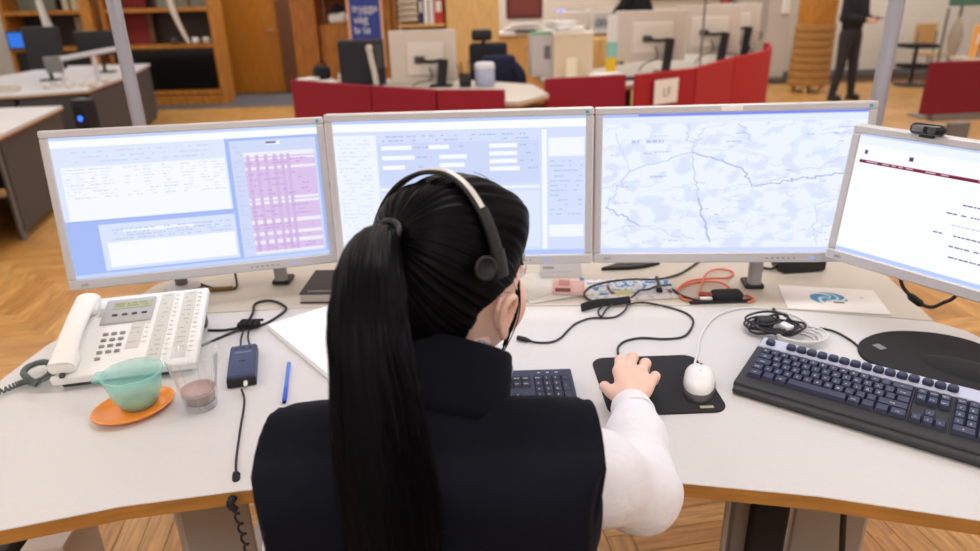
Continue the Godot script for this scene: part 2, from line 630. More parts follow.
func build_room():
	var floor_slab := struct("floor", box(Vector3(0.25, -0.062, -5.25), Vector3(18.5, 0.1, 15.5), 0.0), M.subfloor)
	var turn := deg_to_rad(9.0)
	var spots := []
	for j in range(-215, 215):
		for i in range(-215, 215):
			var t := posmod(i - j, 2 * PN)
			if t != 0 and t != 2 * PN - 1:
				continue
			var c := Vector2((i + PN * 0.5) * PW, (j + 0.5) * PW) if t == 0 else Vector2((i + 0.5) * PW, (j + PN * 0.5) * PW)
			var w := c.rotated(-turn) + Vector2(0, -5)
			if w.x > -6.6 and w.x < 7.6 and w.y > -11.6 and w.y < 0.6:
				spots.append([plank_rank(w.x, w.y), c, t == 0, w])
	spots.sort_custom(func(a, b): return a[0] < b[0])
	var tones := [Color(0.77, 0.42, 0.125), Color(0.85, 0.50, 0.165), Color(0.69, 0.355, 0.095), Color(0.81, 0.455, 0.145), Color(0.73, 0.38, 0.105)]
	var kinds := {}
	var rest := SurfaceTool.new()
	rest.begin(Mesh.PRIMITIVE_TRIANGLES)
	for n in spots.size():
		var s = spots[n]
		var k := rng.randi() % 5
		if n < 300:
			var key := "%d %s" % [k, s[2]]
			if not kinds.has(key):
				var st := SurfaceTool.new()
				st.begin(Mesh.PRIMITIVE_TRIANGLES)
				plank_into(st, 0, 0, s[2], tones[k], Vector2(k * 0.23, k * 0.31))
				kinds[key] = st.commit()
			var o := obj("plank", kinds[key], M.plank, floor_slab)
			o.position = Vector3(s[3].x, 0, s[3].y)
			o.rotation.y = turn
		else:
			plank_into(rest, s[1].x, s[1].y, s[2], tones[k], Vector2(rng.randf(), rng.randf()))
	var field := obj("plank_field", rest.commit(), M.plank, floor_slab)
	field.position = Vector3(0, 0, -5)
	field.rotation.y = turn
	field.set_meta("kind", "stuff")
	# walls with thickness, and a ceiling with lamp panels let into it
	struct("wall_back", box(Vector3(0.25, 1.5, -12.6), Vector3(18.5, 3.0, 0.2), 0.0), M.wall)
	struct("wall_left", box(Vector3(-8.9, 1.5, -5.25), Vector3(0.2, 3.0, 14.5), 0.0), M.wall)
	struct("wall_right", box(Vector3(9.4, 1.5, -5.25), Vector3(0.2, 3.0, 14.5), 0.0), M.wall)
	struct("wall_front", box(Vector3(0.25, 1.5, 2.1), Vector3(18.5, 3.0, 0.2), 0.0), M.wall)
	struct("ceiling", box(Vector3(0.25, 3.06, -5.25), Vector3(18.5, 0.12, 15.5), 0.0), M.ceiling)
	var glow := mat(250, 246, 236, 0.6)
	glow.emission_enabled = true
	glow.emission = Color8(255, 246, 232)
	glow.emission_energy_multiplier = 1.0
	for z in LAMP_ROWS:
		for x in LAMP_COLUMNS:
			var t := thing("ceiling_lamp", "white rectangular ceiling lamp panel above the room", "lamp", Vector3(x + 0.3, 3.0, z), 0.0, "ceiling lamp panels")
			var fr := MB.new()
			for s in [-1, 1]:
				fr.box(Vector3(s * 0.89, -0.03, 0), Vector3(0.06, 0.06, 0.74), 0.004)
				fr.box(Vector3(0, -0.03, s * 0.34), Vector3(1.72, 0.06, 0.06), 0.004)
			obj("frame", fr, M.white, t)
			obj("diffuser", box(Vector3(0, -0.035, 0), Vector3(1.70, 0.02, 0.6), 0.002), glow, t)
	# grey carpet strip along the back of the room
	struct("trim_1", box(Vector3(-4.3, 0.004, -11.35), Vector3(4.4, 0.008, 1.5), 0.002), M.carpet)
	struct("trim_2", box(Vector3(5.2, 0.06, -12.47), Vector3(8.2, 0.12, 0.05), 0.004), mat(120, 118, 118, 0.6))

# ---------------------------------------------------------------- the desk
const TOP := 0.73

func build_desk():
	var d := thing("desk", "wide pale curved work desk with a brown wooden edge, carrying the four screens", "desk", Vector3(0, 0, -1.3))
	var front := PackedVector2Array([
		Vector2(-1.03, -0.765), Vector2(-0.95, -0.775), Vector2(-0.762, -0.832), Vector2(-0.601, -0.879), Vector2(-0.419, -0.91), Vector2(-0.25, -0.927), Vector2(-0.06, -0.932), Vector2(0.13, -0.922), Vector2(0.308, -0.899), Vector2(0.51, -0.86), Vector2(0.72, -0.799), Vector2(0.95, -0.725), Vector2(1.06, -0.70), Vector2(1.11, -0.73),
		Vector2(1.125, -0.85), Vector2(1.12, -1.2), Vector2(1.11, -1.34), Vector2(1.095, -1.40), Vector2(1.05, -1.452), Vector2(0.63, -1.566), Vector2(0.024, -1.603), Vector2(-0.5, -1.622), Vector2(-0.8, -1.60), Vector2(-0.97, -1.575), Vector2(-1.03, -1.53), Vector2(-1.055, -1.45), Vector2(-1.06, -1.3), Vector2(-1.06, -1.0), Vector2(-1.055, -0.80)])
	var rear := PackedVector2Array([
		Vector2(-0.968, -1.5765), Vector2(-0.97, -1.70), Vector2(-0.955, -1.80), Vector2(-0.86, -1.95), Vector2(-0.7, -2.0), Vector2(0.9, -2.0), Vector2(1.05, -1.93), Vector2(1.095, -1.745), Vector2(1.051, -1.4535), Vector2(0.63, -1.567), Vector2(0.024, -1.604), Vector2(-0.5, -1.623), Vector2(-0.8, -1.601)])
	for p in [front, rear]:
		for i in p.size():
			p[i] += Vector2(0, 1.3)
	var m := MB.new()
	m.prism(front, 0.7275, TOP, 0.0012)
	obj("worktop", m, M.laminate, d)
	m = MB.new()
	m.prism(front, 0.702, 0.7275, 0.0)
	obj("edge_band", m, M.edge, d)
	m = MB.new()
	m.prism(rear, 0.7275, TOP + 0.0015, 0.0008)
	obj("rear_worktop", m, M.laminate_rear, d)
	m = MB.new()
	m.prism(rear, 0.702, 0.7275, 0.0)
	obj("edge_band", m, M.edge, d)
	# lifting columns with a slim inner tube, feet and a beam
	for s in [[-0.665, 0.60], [0.785, -0.42]]:
		var ba := Basis(Vector3.UP, s[1])
		m = MB.new()
		m.box(Vector3(s[0], 0.36, 0.02), Vector3(0.15, 0.66, 0.10), 0.006, ba)
		obj("column", m, M.column, d)
		m = MB.new()
		m.box(Vector3(s[0], 0.675, 0.02), Vector3(0.16, 0.03, 0.11), 0.004, ba)
		obj("column_head", m, M.column_dark, d)
		m = MB.new()
		m.rbox(Vector3(s[0], 0.025, 0.0), Vector3(0.10, 0.05, 0.72), 0.02, 2, Vector2.ONE, Basis(Vector3.UP, 0.0))
		obj("foot", m, M.column, d)
	m = MB.new()
	m.box(Vector3(0.05, 0.66, -0.15), Vector3(1.5, 0.06, 0.05), 0.004)
	obj("beam", m, M.column_dark, d)
	m = MB.new()
	m.box(Vector3(0.545, 0.37, 0.04), Vector3(0.012, 0.62, 0.16), 0.003, Basis(Vector3.UP, -0.5))
	m.box(Vector3(0.585, 0.37, 0.06), Vector3(0.075, 0.66, 0.012), 0.003, Basis(Vector3.UP, -0.42))
	obj("cable_panel", m, M.column, d)
	# things under the desk
	var pc := thing("computer_tower", "black computer tower on the floor under the left end of the desk", "computer", Vector3(-1.13, 0, -1.20), 0.1)
	m = MB.new()
	m.rbox(Vector3(0, 0.21, 0), Vector3(0.18, 0.40, 0.40), 0.012, 2)
	obj("case", m, M.black, pc)
	m = MB.new()
	for k in 5:
		m.box(Vector3(-0.05 + k * 0.025, 0.4115, 0.02), Vector3(0.008, 0.003, 0.26), 0.001)
	obj("vent", m, M.charcoal, pc)
	m = MB.new()
	m.box(Vector3(0, 0.30, 0.202), Vector3(0.15, 0.045, 0.006), 0.002)
	obj("drive_door", m, M.charcoal, pc)
	for sx in [-1, 1]:
		part("foot", Vector3(sx * 0.07, 0.005, 0), Vector3(0.02, 0.01, 0.34), M.black, pc, 0.002)
	var pd := thing("drawer_unit", "pale narrow drawer unit on the floor next to the computer tower", "drawer unit", Vector3(-0.972, 0, -1.20), 0.1)
	m = MB.new()
	m.box(Vector3(0, 0.21, 0), Vector3(0.09, 0.40, 0.14), 0.003)
	obj("body", m, M.putty, pd)
	for k in 3:
		var dr := obj("drawer", box(Vector3(0, 0.08 + k * 0.13, 0.076), Vector3(0.082, 0.12, 0.012), 0.003), M.putty, pd)
		obj("handle", box(Vector3(0, 0.11 + k * 0.13, 0.086), Vector3(0.05, 0.008, 0.01), 0.002), M.chrome, dr)
	m = MB.new()
	m.box(Vector3(0, 0.005, 0), Vector3(0.07, 0.01, 0.12), 0.002)
	obj("foot", m, M.black, pd)
	var br := thing("cable_duct", "black upright cable duct under the desk beside the right desk leg", "cable duct", Vector3(0.60, 0, -1.19), -0.35)
	m = MB.new()
	m.rbox(Vector3(0, 0.35, 0), Vector3(0.075, 0.69, 0.07), 0.012, 2)
	obj("tube", m, M.black_soft, br)
	m = MB.new()
	m.lathe([Vector2(0.0, 0.0), Vector2(0.075, 0.0), Vector2(0.075, 0.012), Vector2(0.05, 0.022), Vector2(0.0, 0.022)], 24)
	obj("foot", m, M.black, br)
	tag(obj("cable", tube_of(smooth([Vector3(0.70, 0.70, -1.10), Vector3(0.69, 0.55, -1.08), Vector3(0.72, 0.35, -1.09), Vector3(0.76, 0.15, -1.10), Vector3(0.80, 0.006, -1.06)]), 0.006), M.cable), "black cable hanging down in front of the right desk leg", "cable")

func tube_of(path: Array, r: float, seg := 6) -> MB:
	var m := MB.new()
	m.tube(path, r, seg)
	return m

# ---------------------------------------------------------------- screens
func new_page(r: int, g: int, b: int, w := 720, h := 405) -> Image:
	var im := Image.create(w, h, false, Image.FORMAT_RGB8)
	im.fill(Color8(r, g, b))
	return im

func fr(im: Image, x: float, y: float, w: float, h: float, c: Color):
	var s := Vector2(im.get_width(), im.get_height())
	im.fill_rect(Rect2i(int(x * s.x), int(y * s.y), maxi(1, int(round(w * s.x))), maxi(1, int(round(h * s.y)))), c)

func scribble(im: Image, x: float, y: float, w: float, h: float, c: Color, fill := 0.7):
	var at := x
	while at < x + w:
		var l := rng.randf_range(0.006, 0.022)
		if rng.randf() < fill:
			fr(im, at, y, minf(l, x + w - at), h, c)
		at += l + 0.004

func blur(im: Image, by := 2) -> Image:
	var w := im.get_width()
	var h := im.get_height()
	im.resize(w / by, h / by, Image.INTERPOLATE_BILINEAR)
	im.resize(w, h, Image.INTERPOLATE_CUBIC)
	return im

func page_register() -> Image:
	var im := new_page(164, 187, 244)
	var pale := Color8(220, 229, 252)
	fr(im, 0, 0, 1, 0.02, Color8(196, 212, 252))
	fr(im, 0, 0.02, 1, 0.05, Color8(247, 250, 255))
	fr(im, 0.0, 0.07, 0.628, 0.52, pale)
	for k in 3:
		scribble(im, 0.03, 0.10 + k * 0.035, 0.55, 0.009, Color8(202, 211, 238), 0.55)
	fr(im, 0.022, 0.205, 0.60, 0.375, Color8(243, 247, 255))
	for k in 10:
		for cx in [0.03, 0.07, 0.12, 0.16, 0.24, 0.31, 0.38, 0.45, 0.52, 0.57]:
			scribble(im, cx, 0.22 + k * 0.022, rng.randf_range(0.02, 0.06), 0.008, Color8(214, 222, 242), 0.75)
	fr(im, 0.0, 0.585, 0.632, 0.008, Color8(150, 172, 238))
	fr(im, 0.115, 0.62, 0.515, 0.335, Color8(216, 226, 250))
	fr(im, 0.20, 0.665, 0.27, 0.022, Color8(244, 248, 255))
	for k in 4:
		scribble(im, 0.15, 0.66 + k * 0.022, 0.46, 0.009, Color8(190, 203, 238), 0.6)
	fr(im, 0.135, 0.755, 0.485, 0.18, Color8(246, 249, 255))
	fr(im, 0.645, 0.09, 0.345, 0.875, Color8(206, 217, 247))
	fr(im, 0.79, 0.105, 0.055, 0.022, Color8(250, 252, 255))
	fr(im, 0.79, 0.108, 0.04, 0.012, Color8(90, 96, 130))
	for k in 22:
		scribble(im, 0.655, 0.13 + k * 0.036, 0.03, 0.01, Color8(196, 206, 236), 0.6)
	fr(im, 0.695, 0.18, 0.285, 0.76, Color8(218, 194, 234))
	for b in [[0.18, 0.035], [0.225, 0.014], [0.29, 0.02], [0.52, 0.02], [0.55, 0.022], [0.69, 0.028], [0.785, 0.025], [0.845, 0.03], [0.93, 0.02]]:
		fr(im, 0.695, b[0], 0.285, b[1], Color8(240, 238, 252))
	for cx in [0.705, 0.74, 0.775, 0.81, 0.84, 0.865]:
		fr(im, cx, 0.20, 0.014, 0.73, Color8(210, 184, 229))
	for b in [0.235, 0.26, 0.34, 0.38, 0.42, 0.46, 0.49, 0.585, 0.62, 0.65, 0.725, 0.75, 0.82, 0.885, 0.905]:
		scribble(im, 0.705, b, 0.24, 0.009, Color8(196, 168, 220), 0.5)
	fr(im, 0, 0.972, 1, 0.028, Color8(196, 212, 252))
	return blur(im)

func page_form() -> Image:
	var im := new_page(212, 223, 251)
	fr(im, 0, 0, 1, 0.02, Color8(186, 204, 252))
	fr(im, 0, 0.02, 1, 0.055, Color8(250, 252, 255))
	fr(im, 0, 0.10, 0.17, 0.86, Color8(238, 244, 255))
	for k in 28:
		scribble(im, 0.015, 0.13 + k * 0.028, 0.13, 0.009, Color8(216, 226, 249), 0.6)
	for k in 2:
		scribble(im, 0.18, 0.11 + k * 0.03, 0.62, 0.01, Color8(178, 192, 234), 0.5)
	fr(im, 0.175, 0.16, 0.645, 0.30, Color8(204, 216, 248))
	for b in [[0.19, 0.18, 0.12], [0.19, 0.25, 0.13], [0.19, 0.32, 0.09], [0.38, 0.18, 0.08], [0.42, 0.25, 0.11], [0.42, 0.31, 0.10], [0.62, 0.18, 0.11], [0.62, 0.235, 0.11], [0.62, 0.29, 0.11], [0.62, 0.345, 0.12]]:
		fr(im, b[0], b[1], b[2], 0.03, Color8(246, 250, 255))
		scribble(im, b[0] + b[2] + 0.01, b[1] + 0.008, 0.06, 0.01, Color8(176, 190, 232), 0.5)
	fr(im, 0.175, 0.48, 0.645, 0.02, Color8(236, 243, 255))
	fr(im, 0.175, 0.52, 0.645, 0.42, Color8(222, 231, 253))
	for k in 12:
		scribble(im, 0.2, 0.55 + k * 0.03, 0.55, 0.01, Color8(180, 194, 236), 0.45)
	fr(im, 0.828, 0.09, 0.02, 0.87, Color8(244, 248, 255))
	fr(im, 0.855, 0.15, 0.14, 0.13, Color8(242, 247, 255))
	for k in 12:
		scribble(im, 0.86, 0.31 + k * 0.035, 0.13, 0.01, Color8(184, 198, 238), 0.5)
	fr(im, 0.855, 0.78, 0.14, 0.09, Color8(240, 246, 255))
	fr(im, 0, 0.965, 1, 0.035, Color8(176, 198, 252))
	return blur(im)

func stroke(im: Image, pts: Array, c: Color, w := 1.0):
	for i in pts.size() - 1:
		var a: Vector2 = pts[i] * Vector2(720, 405)
		var b: Vector2 = pts[i + 1] * Vector2(720, 405)
		var n := int(a.distance_to(b)) + 1
		for k in n:
			var p := a.lerp(b, float(k) / n)
			im.fill_rect(Rect2i(int(p.x - w / 2), int(p.y - w / 2), int(ceil(w)), int(ceil(w))), c)

func wander(a: Vector2, b: Vector2, amp: float, n := 14) -> Array:
	var out := []
	for i in n + 1:
		var t := float(i) / n
		out.append(a.lerp(b, t) + Vector2(rng.randf_range(-amp, amp), rng.randf_range(-amp, amp)) * sin(t * PI))
	return out

func page_map() -> Image:
	var im := new_page(236, 243, 255)
	var n := FastNoiseLite.new()
	n.seed = 21; n.frequency = 0.012; n.fractal_octaves = 4
	for y in 405:
		for x in 720:
			var v := n.get_noise_2d(x, y * 1.4)
			if v > 0.12:
				im.set_pixel(x, y, Color8(225, 234, 254) if v < 0.3 else Color8(219, 229, 252))
	var blue := Color8(198, 210, 246)
	var deep := Color8(172, 186, 238)
	for k in 60:
		var a := Vector2(rng.randf(), rng.randf_range(0.06, 0.95))
		stroke(im, wander(a, a + Vector2(rng.randf_range(-0.16, 0.16), rng.randf_range(-0.08, 0.08)), 0.012, 8), Color8(215, 225, 251), 2.0)
	stroke(im, wander(Vector2(0.05, 0.12), Vector2(0.11, 0.40), 0.008), blue, 2.0)
	stroke(im, wander(Vector2(0.11, 0.40), Vector2(0.35, 0.27), 0.012), blue, 3.0)
	stroke(im, wander(Vector2(0.35, 0.27), Vector2(0.33, 0.08), 0.02), blue, 3.0)
	stroke(im, wander(Vector2(0.35, 0.27), Vector2(0.40, 0.10), 0.02), blue, 2.0)
	stroke(im, wander(Vector2(0.35, 0.27), Vector2(0.55, 0.39), 0.012), deep, 3.0)
	stroke(im, wander(Vector2(0.55, 0.39), Vector2(0.59, 0.52), 0.012, 8), deep, 3.0)
	stroke(im, wander(Vector2(0.59, 0.52), Vector2(0.98, 0.42), 0.014, 22), deep, 3.0)
	stroke(im, wander(Vector2(0.59, 0.52), Vector2(0.98, 0.30), 0.02, 20), blue, 2.0)
	stroke(im, wander(Vector2(0.35, 0.27), Vector2(0.385, 0.60), 0.01), blue, 3.0)
	stroke(im, wander(Vector2(0.385, 0.60), Vector2(0.44, 0.92), 0.008), deep, 4.0)
	stroke(im, wander(Vector2(0.11, 0.40), Vector2(0.02, 0.66), 0.012), blue, 3.0)
	stroke(im, wander(Vector2(0.02, 0.66), Vector2(0.16, 0.80), 0.012), deep, 3.0)
	stroke(im, wander(Vector2(0.16, 0.80), Vector2(0.38, 0.90), 0.02), blue, 2.0)
	stroke(im, wander(Vector2(0.52, 0.08), Vector2(0.57, 0.20), 0.02), blue, 3.0)
	stroke(im, wander(Vector2(0.86, 0.95), Vector2(0.84, 0.66), 0.02), blue, 2.0)
	stroke(im, wander(Vector2(0.84, 0.66), Vector2(0.98, 0.58), 0.012), blue, 2.0)
	for k in 40:
		scribble(im, rng.randf_range(0.02, 0.9), rng.randf_range(0.1, 0.92), rng.randf_range(0.02, 0.08), 0.008, Color8(190, 202, 242), 0.8)
	scribble(im, 0.115, 0.18, 0.125, 0.022, Color8(186, 198, 238), 0.9)
	fr(im, 0, 0, 1, 0.022, Color8(176, 190, 250))
	fr(im, 0.14, 0, 0.86, 0.014, Color8(122, 138, 242))
	fr(im, 0, 0.022, 1, 0.045, Color8(226, 236, 255))
	fr(im, 0, 0.965, 1, 0.035, Color8(206, 218, 252))
	return blur(im)

func page_list() -> Image:
	var im := new_page(250, 252, 255)
	var red := Color8(112, 26, 58)
	fr(im, 0, 0, 1, 0.015, Color8(196, 214, 255))
	fr(im, 0.0, 0.015, 0.5, 0.07, Color8(238, 245, 255))
	fr(im, 0.035, 0.125, 0.013, 0.032, Color8(90, 60, 110))
	fr(im, 0.225, 0.125, 0.016, 0.032, Color8(90, 60, 110))
	fr(im, 0.02, 0.205, 0.97, 0.022, red)
	for b in [[0.05, 0.05], [0.12, 0.03], [0.16, 0.02], [0.19, 0.02], [0.22, 0.03], [0.3, 0.04], [0.36, 0.03], [0.5, 0.1]]:
		fr(im, b[0], 0.21, b[1], 0.01, Color8(226, 190, 206))
	for k in 6:
		scribble(im, [0.47, 0.42, 0.45, 0.39, 0.46, 0.47][k], 0.40 + k * 0.082, 0.48, 0.010, Color8(128, 106, 158) if k != 2 else Color8(214, 210, 230), 0.85)
	fr(im, 0, 0.965, 1, 0.035, Color8(186, 206, 252))
	return blur(im)

# w, h outer size; the frame's lower edge is lift above the desk; arm is where the stand meets the desk, in the screen's own axes
func monitor(label: String, at: Vector3, turn: float, tilt: float, lean: float, w: float, h: float, page: Image, arm: Vector3, round_base: bool):
	var t := thing("monitor", label, "monitor", Vector3(at.x, TOP, at.z), turn, "screens on the work desk")
	var lift := at.y - TOP
	var x := Transform3D(Basis(Vector3.RIGHT, -tilt) * Basis(Vector3.BACK, lean), Vector3(0, lift, 0))
	var sd := 0.019
	var tp := 0.018
	var bt := 0.026
	var m := MB.new()
	m.xf = x
	m.box(Vector3(0, h - tp / 2, -0.014), Vector3(w, tp, 0.034), 0.003)
	m.box(Vector3(0, bt / 2, -0.014), Vector3(w, bt, 0.034), 0.003)
	for s in [-1, 1]:
		m.box(Vector3(s * (w - sd) / 2, (h + bt - tp) / 2, -0.014), Vector3(sd, h - tp - bt, 0.034), 0.003)
	var frame := obj("frame", m, M.silver, t)
	m = MB.new()
	m.xf = x
	m.rbox(Vector3(0, h / 2, -0.042), Vector3(w - 0.012, h - 0.012, 0.03), 0.01, 2)
	m.rbox(Vector3(0, h / 2, -0.06), Vector3(w * 0.5, h * 0.6, 0.03), 0.012, 2)
	obj("back_cover", m, M.silver, t)
	m = MB.new()
	m.xf = x
	var sw := w - 2 * sd
	var sh := h - tp - bt
	m.quad(Vector3(-sw / 2, bt, 0.0), Vector3(sw / 2, bt, 0.0), Vector3(sw / 2, bt + sh, 0.0), Vector3(-sw / 2, bt + sh, 0.0))
	m.box(Vector3(0, bt + sh / 2, -0.006), Vector3(sw, sh, 0.011), 0.0)
	var scr := MB.new()
	scr.xf = x
	scr.quad(Vector3(-sw / 2, bt, 0.0), Vector3(sw / 2, bt, 0.0), Vector3(sw / 2, bt + sh, 0.0), Vector3(-sw / 2, bt + sh, 0.0))
	for e in [[-sw / 2, bt, sw / 2, bt], [sw / 2, bt, sw / 2, bt + sh], [sw / 2, bt + sh, -sw / 2, bt + sh], [-sw / 2, bt + sh, -sw / 2, bt]]:
		scr.tri(Vector3(e[0], e[1], 0), Vector3(e[0], e[1], -0.01), Vector3(e[2], e[3], -0.01))
		scr.tri(Vector3(e[0], e[1], 0), Vector3(e[2], e[3], -0.01), Vector3(e[2], e[3], 0))
	var sm := StandardMaterial3D.new()
	sm.albedo_color = Color(0.02, 0.02, 0.03)
	sm.roughness = 0.35
	sm.emission_enabled = true
	sm.emission = Color.WHITE
	sm.emission_operator = BaseMaterial3D.EMISSION_OP_MULTIPLY
	sm.emission_texture = ImageTexture.create_from_image(page)
	sm.emission_energy_multiplier = SCREEN
	sm.texture_repeat = false
	obj("screen", scr, sm, t)
	var led := MB.new()
	led.xf = x
	led.rbox(Vector3(w * 0.325, bt * 0.45, 0.0035), Vector3(0.006, 0.004, 0.003), 0.0014, 1)
	obj("power_light", led, M.bluelight, frame)
	led = MB.new()
	led.xf = x
	for k in 6:
		led.box(Vector3(w * 0.16 + k * 0.013, bt * 0.45, 0.0033), Vector3(0.006, 0.0025, 0.002), 0.0006)
	obj("button", led, M.silver_dark, frame)
	led = MB.new()
	led.xf = x
	led.box(Vector3(w * 0.475, h - 0.010, 0.0034), Vector3(0.008, 0.007, 0.0008), 0.0)
	obj("sticker", led, mat(70, 170, 200), frame)
	words("EIZO", 0.0075, M.charcoal, frame, x * Transform3D(Basis(), Vector3(-w * 0.445, bt * 0.45, 0.0034)), "maker_mark")
	# stand
	m = MB.new()
	if round_base:
		m.lathe([Vector2(0, 0.0025), Vector2(0.048, 0.0025), Vector2(0.048, 0.010), Vector2(0.042, 0.016), Vector2(0.02, 0.018), Vector2(0.0, 0.018)], 28, arm)
		obj("base", m, M.silver, t)
		m = MB.new()
		m.lathe([Vector2(0.017, 0.012), Vector2(0.017, lift + h * 0.5), Vector2(0, lift + h * 0.5)], 18, arm)
		obj("pole", m, M.silver_dark, t)
	else:
		m.rbox(arm + Vector3(0, 0.009, -0.02), Vector3(0.050, 0.013, 0.060), 0.006, 2)
		obj("base", m, M.black, t)
		m = MB.new()
		m.rbox(arm + Vector3(0, (lift + h * 0.5) / 2, -0.006), Vector3(0.034, lift + h * 0.5, 0.026), 0.008, 2)
		obj("pole", m, mat(168, 166, 168, 0.4, 0.2), t)
	m = MB.new()
	var a := arm + Vector3(0, lift + h * 0.45, 0)
	var b := x * Vector3(0, h * 0.5, -0.072)
	m.tube([a, a.lerp(b, 0.5) + Vector3(0, 0.01, -0.02), b], 0.014, 10)
	m.rbox(b + Vector3(0, 0, -0.004), Vector3(0.10, 0.10, 0.012), 0.004, 2)
	obj("arm", m, M.silver_dark, t)
	# the light that the screen throws into the room
	var l := AreaLight3D.new()
	l.name = "screen_light"
	l.area_size = Vector2(sw, sh)
	l.light_color = Color(0.86, 0.9, 1.0)
	l.light_energy = SCREEN_LIGHT
	l.area_range = 20.0
	l.area_attenuation = 2.0
	l.shadow_enabled = true
	t.add_child(l, true)
	l.transform = x * Transform3D(Basis(Vector3.UP, PI), Vector3(0, bt + sh / 2, 0.012))
	return t

const SCREEN := 1.06
const SCREEN_LIGHT := 0.03

func build_monitors():
	monitor("leftmost of the four screens, showing a table with pink rows", Vector3(-0.720, 0.820, -1.640), 0.295, 0.131, -0.02, 0.646, 0.384, page_register(), Vector3(-0.097, 0, -0.163), true)
	monitor("second screen from the left, straight behind the woman's head, showing a pale form", Vector3(-0.065, 0.837, -1.622), -0.042, 0.082, 0.008, 0.646, 0.384, page_form(), Vector3(-0.53, 0, -0.14), false)
	var m3 = monitor("third screen from the left, showing a pale blue road map", Vector3(0.584, 0.840, -1.590), -0.097, 0.104, 0.013, 0.646, 0.384, page_map(), Vector3(0.11, 0, -0.09), false)
	monitor("rightmost screen, angled towards the middle, showing a white page under a dark red bar", Vector3(0.959, 0.868, -1.311), -0.942, 0.061, -0.016, 0.530, 0.315, page_list(), Vector3(0.38, 0, -0.25), true)
	var lb := MB.new()
	lb.xf = Transform3D(Basis(Vector3.RIGHT, -0.104) * Basis(Vector3.BACK, 0.013), Vector3(0, 0.11, 0))
	lb.box(Vector3(-0.005, 0.375, 0.0036), Vector3(0.05, 0.011, 0.001), 0.0)
	obj("label_sticker", lb, M.paper, m3)
	# camera on the right-hand screen
	var t := thing("webcam", "small black webcam sitting on top of the rightmost screen", "webcam", Vector3(0.911, 1.1790, -1.408), -0.942)
	var m := MB.new()
	m.rbox(Vector3(0, 0.016, 0.004), Vector3(0.068, 0.024, 0.026), 0.011, 4)
	obj("body", m, M.black_gloss, t)
	m = MB.new()
	m.lathe([Vector2(0.0, 0.0), Vector2(0.008, 0.0), Vector2(0.008, 0.003), Vector2(0.005, 0.003), Vector2(0.0, 0.002)], 18, Vector3(0.012, 0.016, 0.0165), 0, Basis(Vector3.RIGHT, PI / 2))
	obj("lens", m, M.charcoal, t)
	m = MB.new()
	m.rbox(Vector3(-0.015, 0.017, 0.0165), Vector3(0.022, 0.012, 0.002), 0.0009, 1)
	obj("cover", m, M.silver_dark, t)
	m = MB.new()
	m.box(Vector3(0, 0.002, -0.004), Vector3(0.03, 0.008, 0.02), 0.002)
	m.box(Vector3(0, -0.016, -0.040), Vector3(0.03, 0.04, 0.008), 0.002)
	m.box(Vector3(0, 0.002, -0.025), Vector3(0.03, 0.005, 0.034), 0.001)
	obj("clip", m, M.black, t)
	# tall posts behind the desk
	for p in [["grey metal post behind the left screen", -1.058, -2.12, 0.0195], ["grey metal post behind the third screen, at the right", 1.197, -2.12, 0.0225]]:
		var o := thing("post", p[0], "post", Vector3(p[1], 0, p[2]), 0.0, "grey posts behind the desk")
		m = MB.new()
		m.lathe([Vector2(p[3], 0.006), Vector2(p[3], 2.994), Vector2(0, 2.994)], 24)
		obj("tube", m, M.pole, o)
		m = MB.new()
		m.lathe([Vector2(0, 0), Vector2(0.08, 0), Vector2(0.08, 0.006), Vector2(0.03, 0.01)], 24)
		obj("foot_plate", m, M.silver_dark, o)
	var ro := thing("power_adapter", "black power adapter lying on the desk under the right end of the map screen", "power adapter", Vector3(0.875, TOP + 0.0025, -1.80), 0.1)
	m = MB.new()
	m.rbox(Vector3(0, 0.019, 0), Vector3(0.13, 0.036, 0.07), 0.008, 2)
	obj("case", m, M.black, ro)
	m = MB.new()
	m.tube(smooth([Vector3(-0.064, 0.014, 0), Vector3(-0.085, 0.006, 0.005), Vector3(-0.12, 0.004, -0.04)]), 0.004, 6)
	obj("lead", m, M.cable, ro)
	tag(obj("base_plate", plate_of([[0.320, -1.822], [0.371, -1.856], [0.497, -1.858], [0.44, -1.83], [0.40, -1.822]], TOP + 0.0025, 0.010), M.black), "flat black plate lying under the left end of the map screen", "plate")

func plate_of(pts: Array, y: float, h: float, bev := 0.001) -> MB:
	var poly := PackedVector2Array()
	for p in pts:
		poly.append(Vector2(p[0], p[1]))
	var m := MB.new()
	m.prism(poly, y, y + h, bev)
	return m

# ---------------------------------------------------------------- the woman at the desk
const HC := Vector3(-0.042, 1.109, -0.862)   # middle of the skull
const HYAW := 0.65                          # she looks to the right of straight ahead

func head_xf() -> Transform3D:
	return Transform3D(Basis(Vector3.UP, -HYAW) * Basis(Vector3.RIGHT, -0.02) * Basis(Vector3.BACK, -0.12), HC)   # x her right, y up, -z where she looks

func joined(meshes: Array) -> ArrayMesh:
	var st := SurfaceTool.new()
	st.begin(Mesh.PRIMITIVE_TRIANGLES)
	for m in meshes:
		st.append_from(m, 0, Transform3D())
	return st.commit()

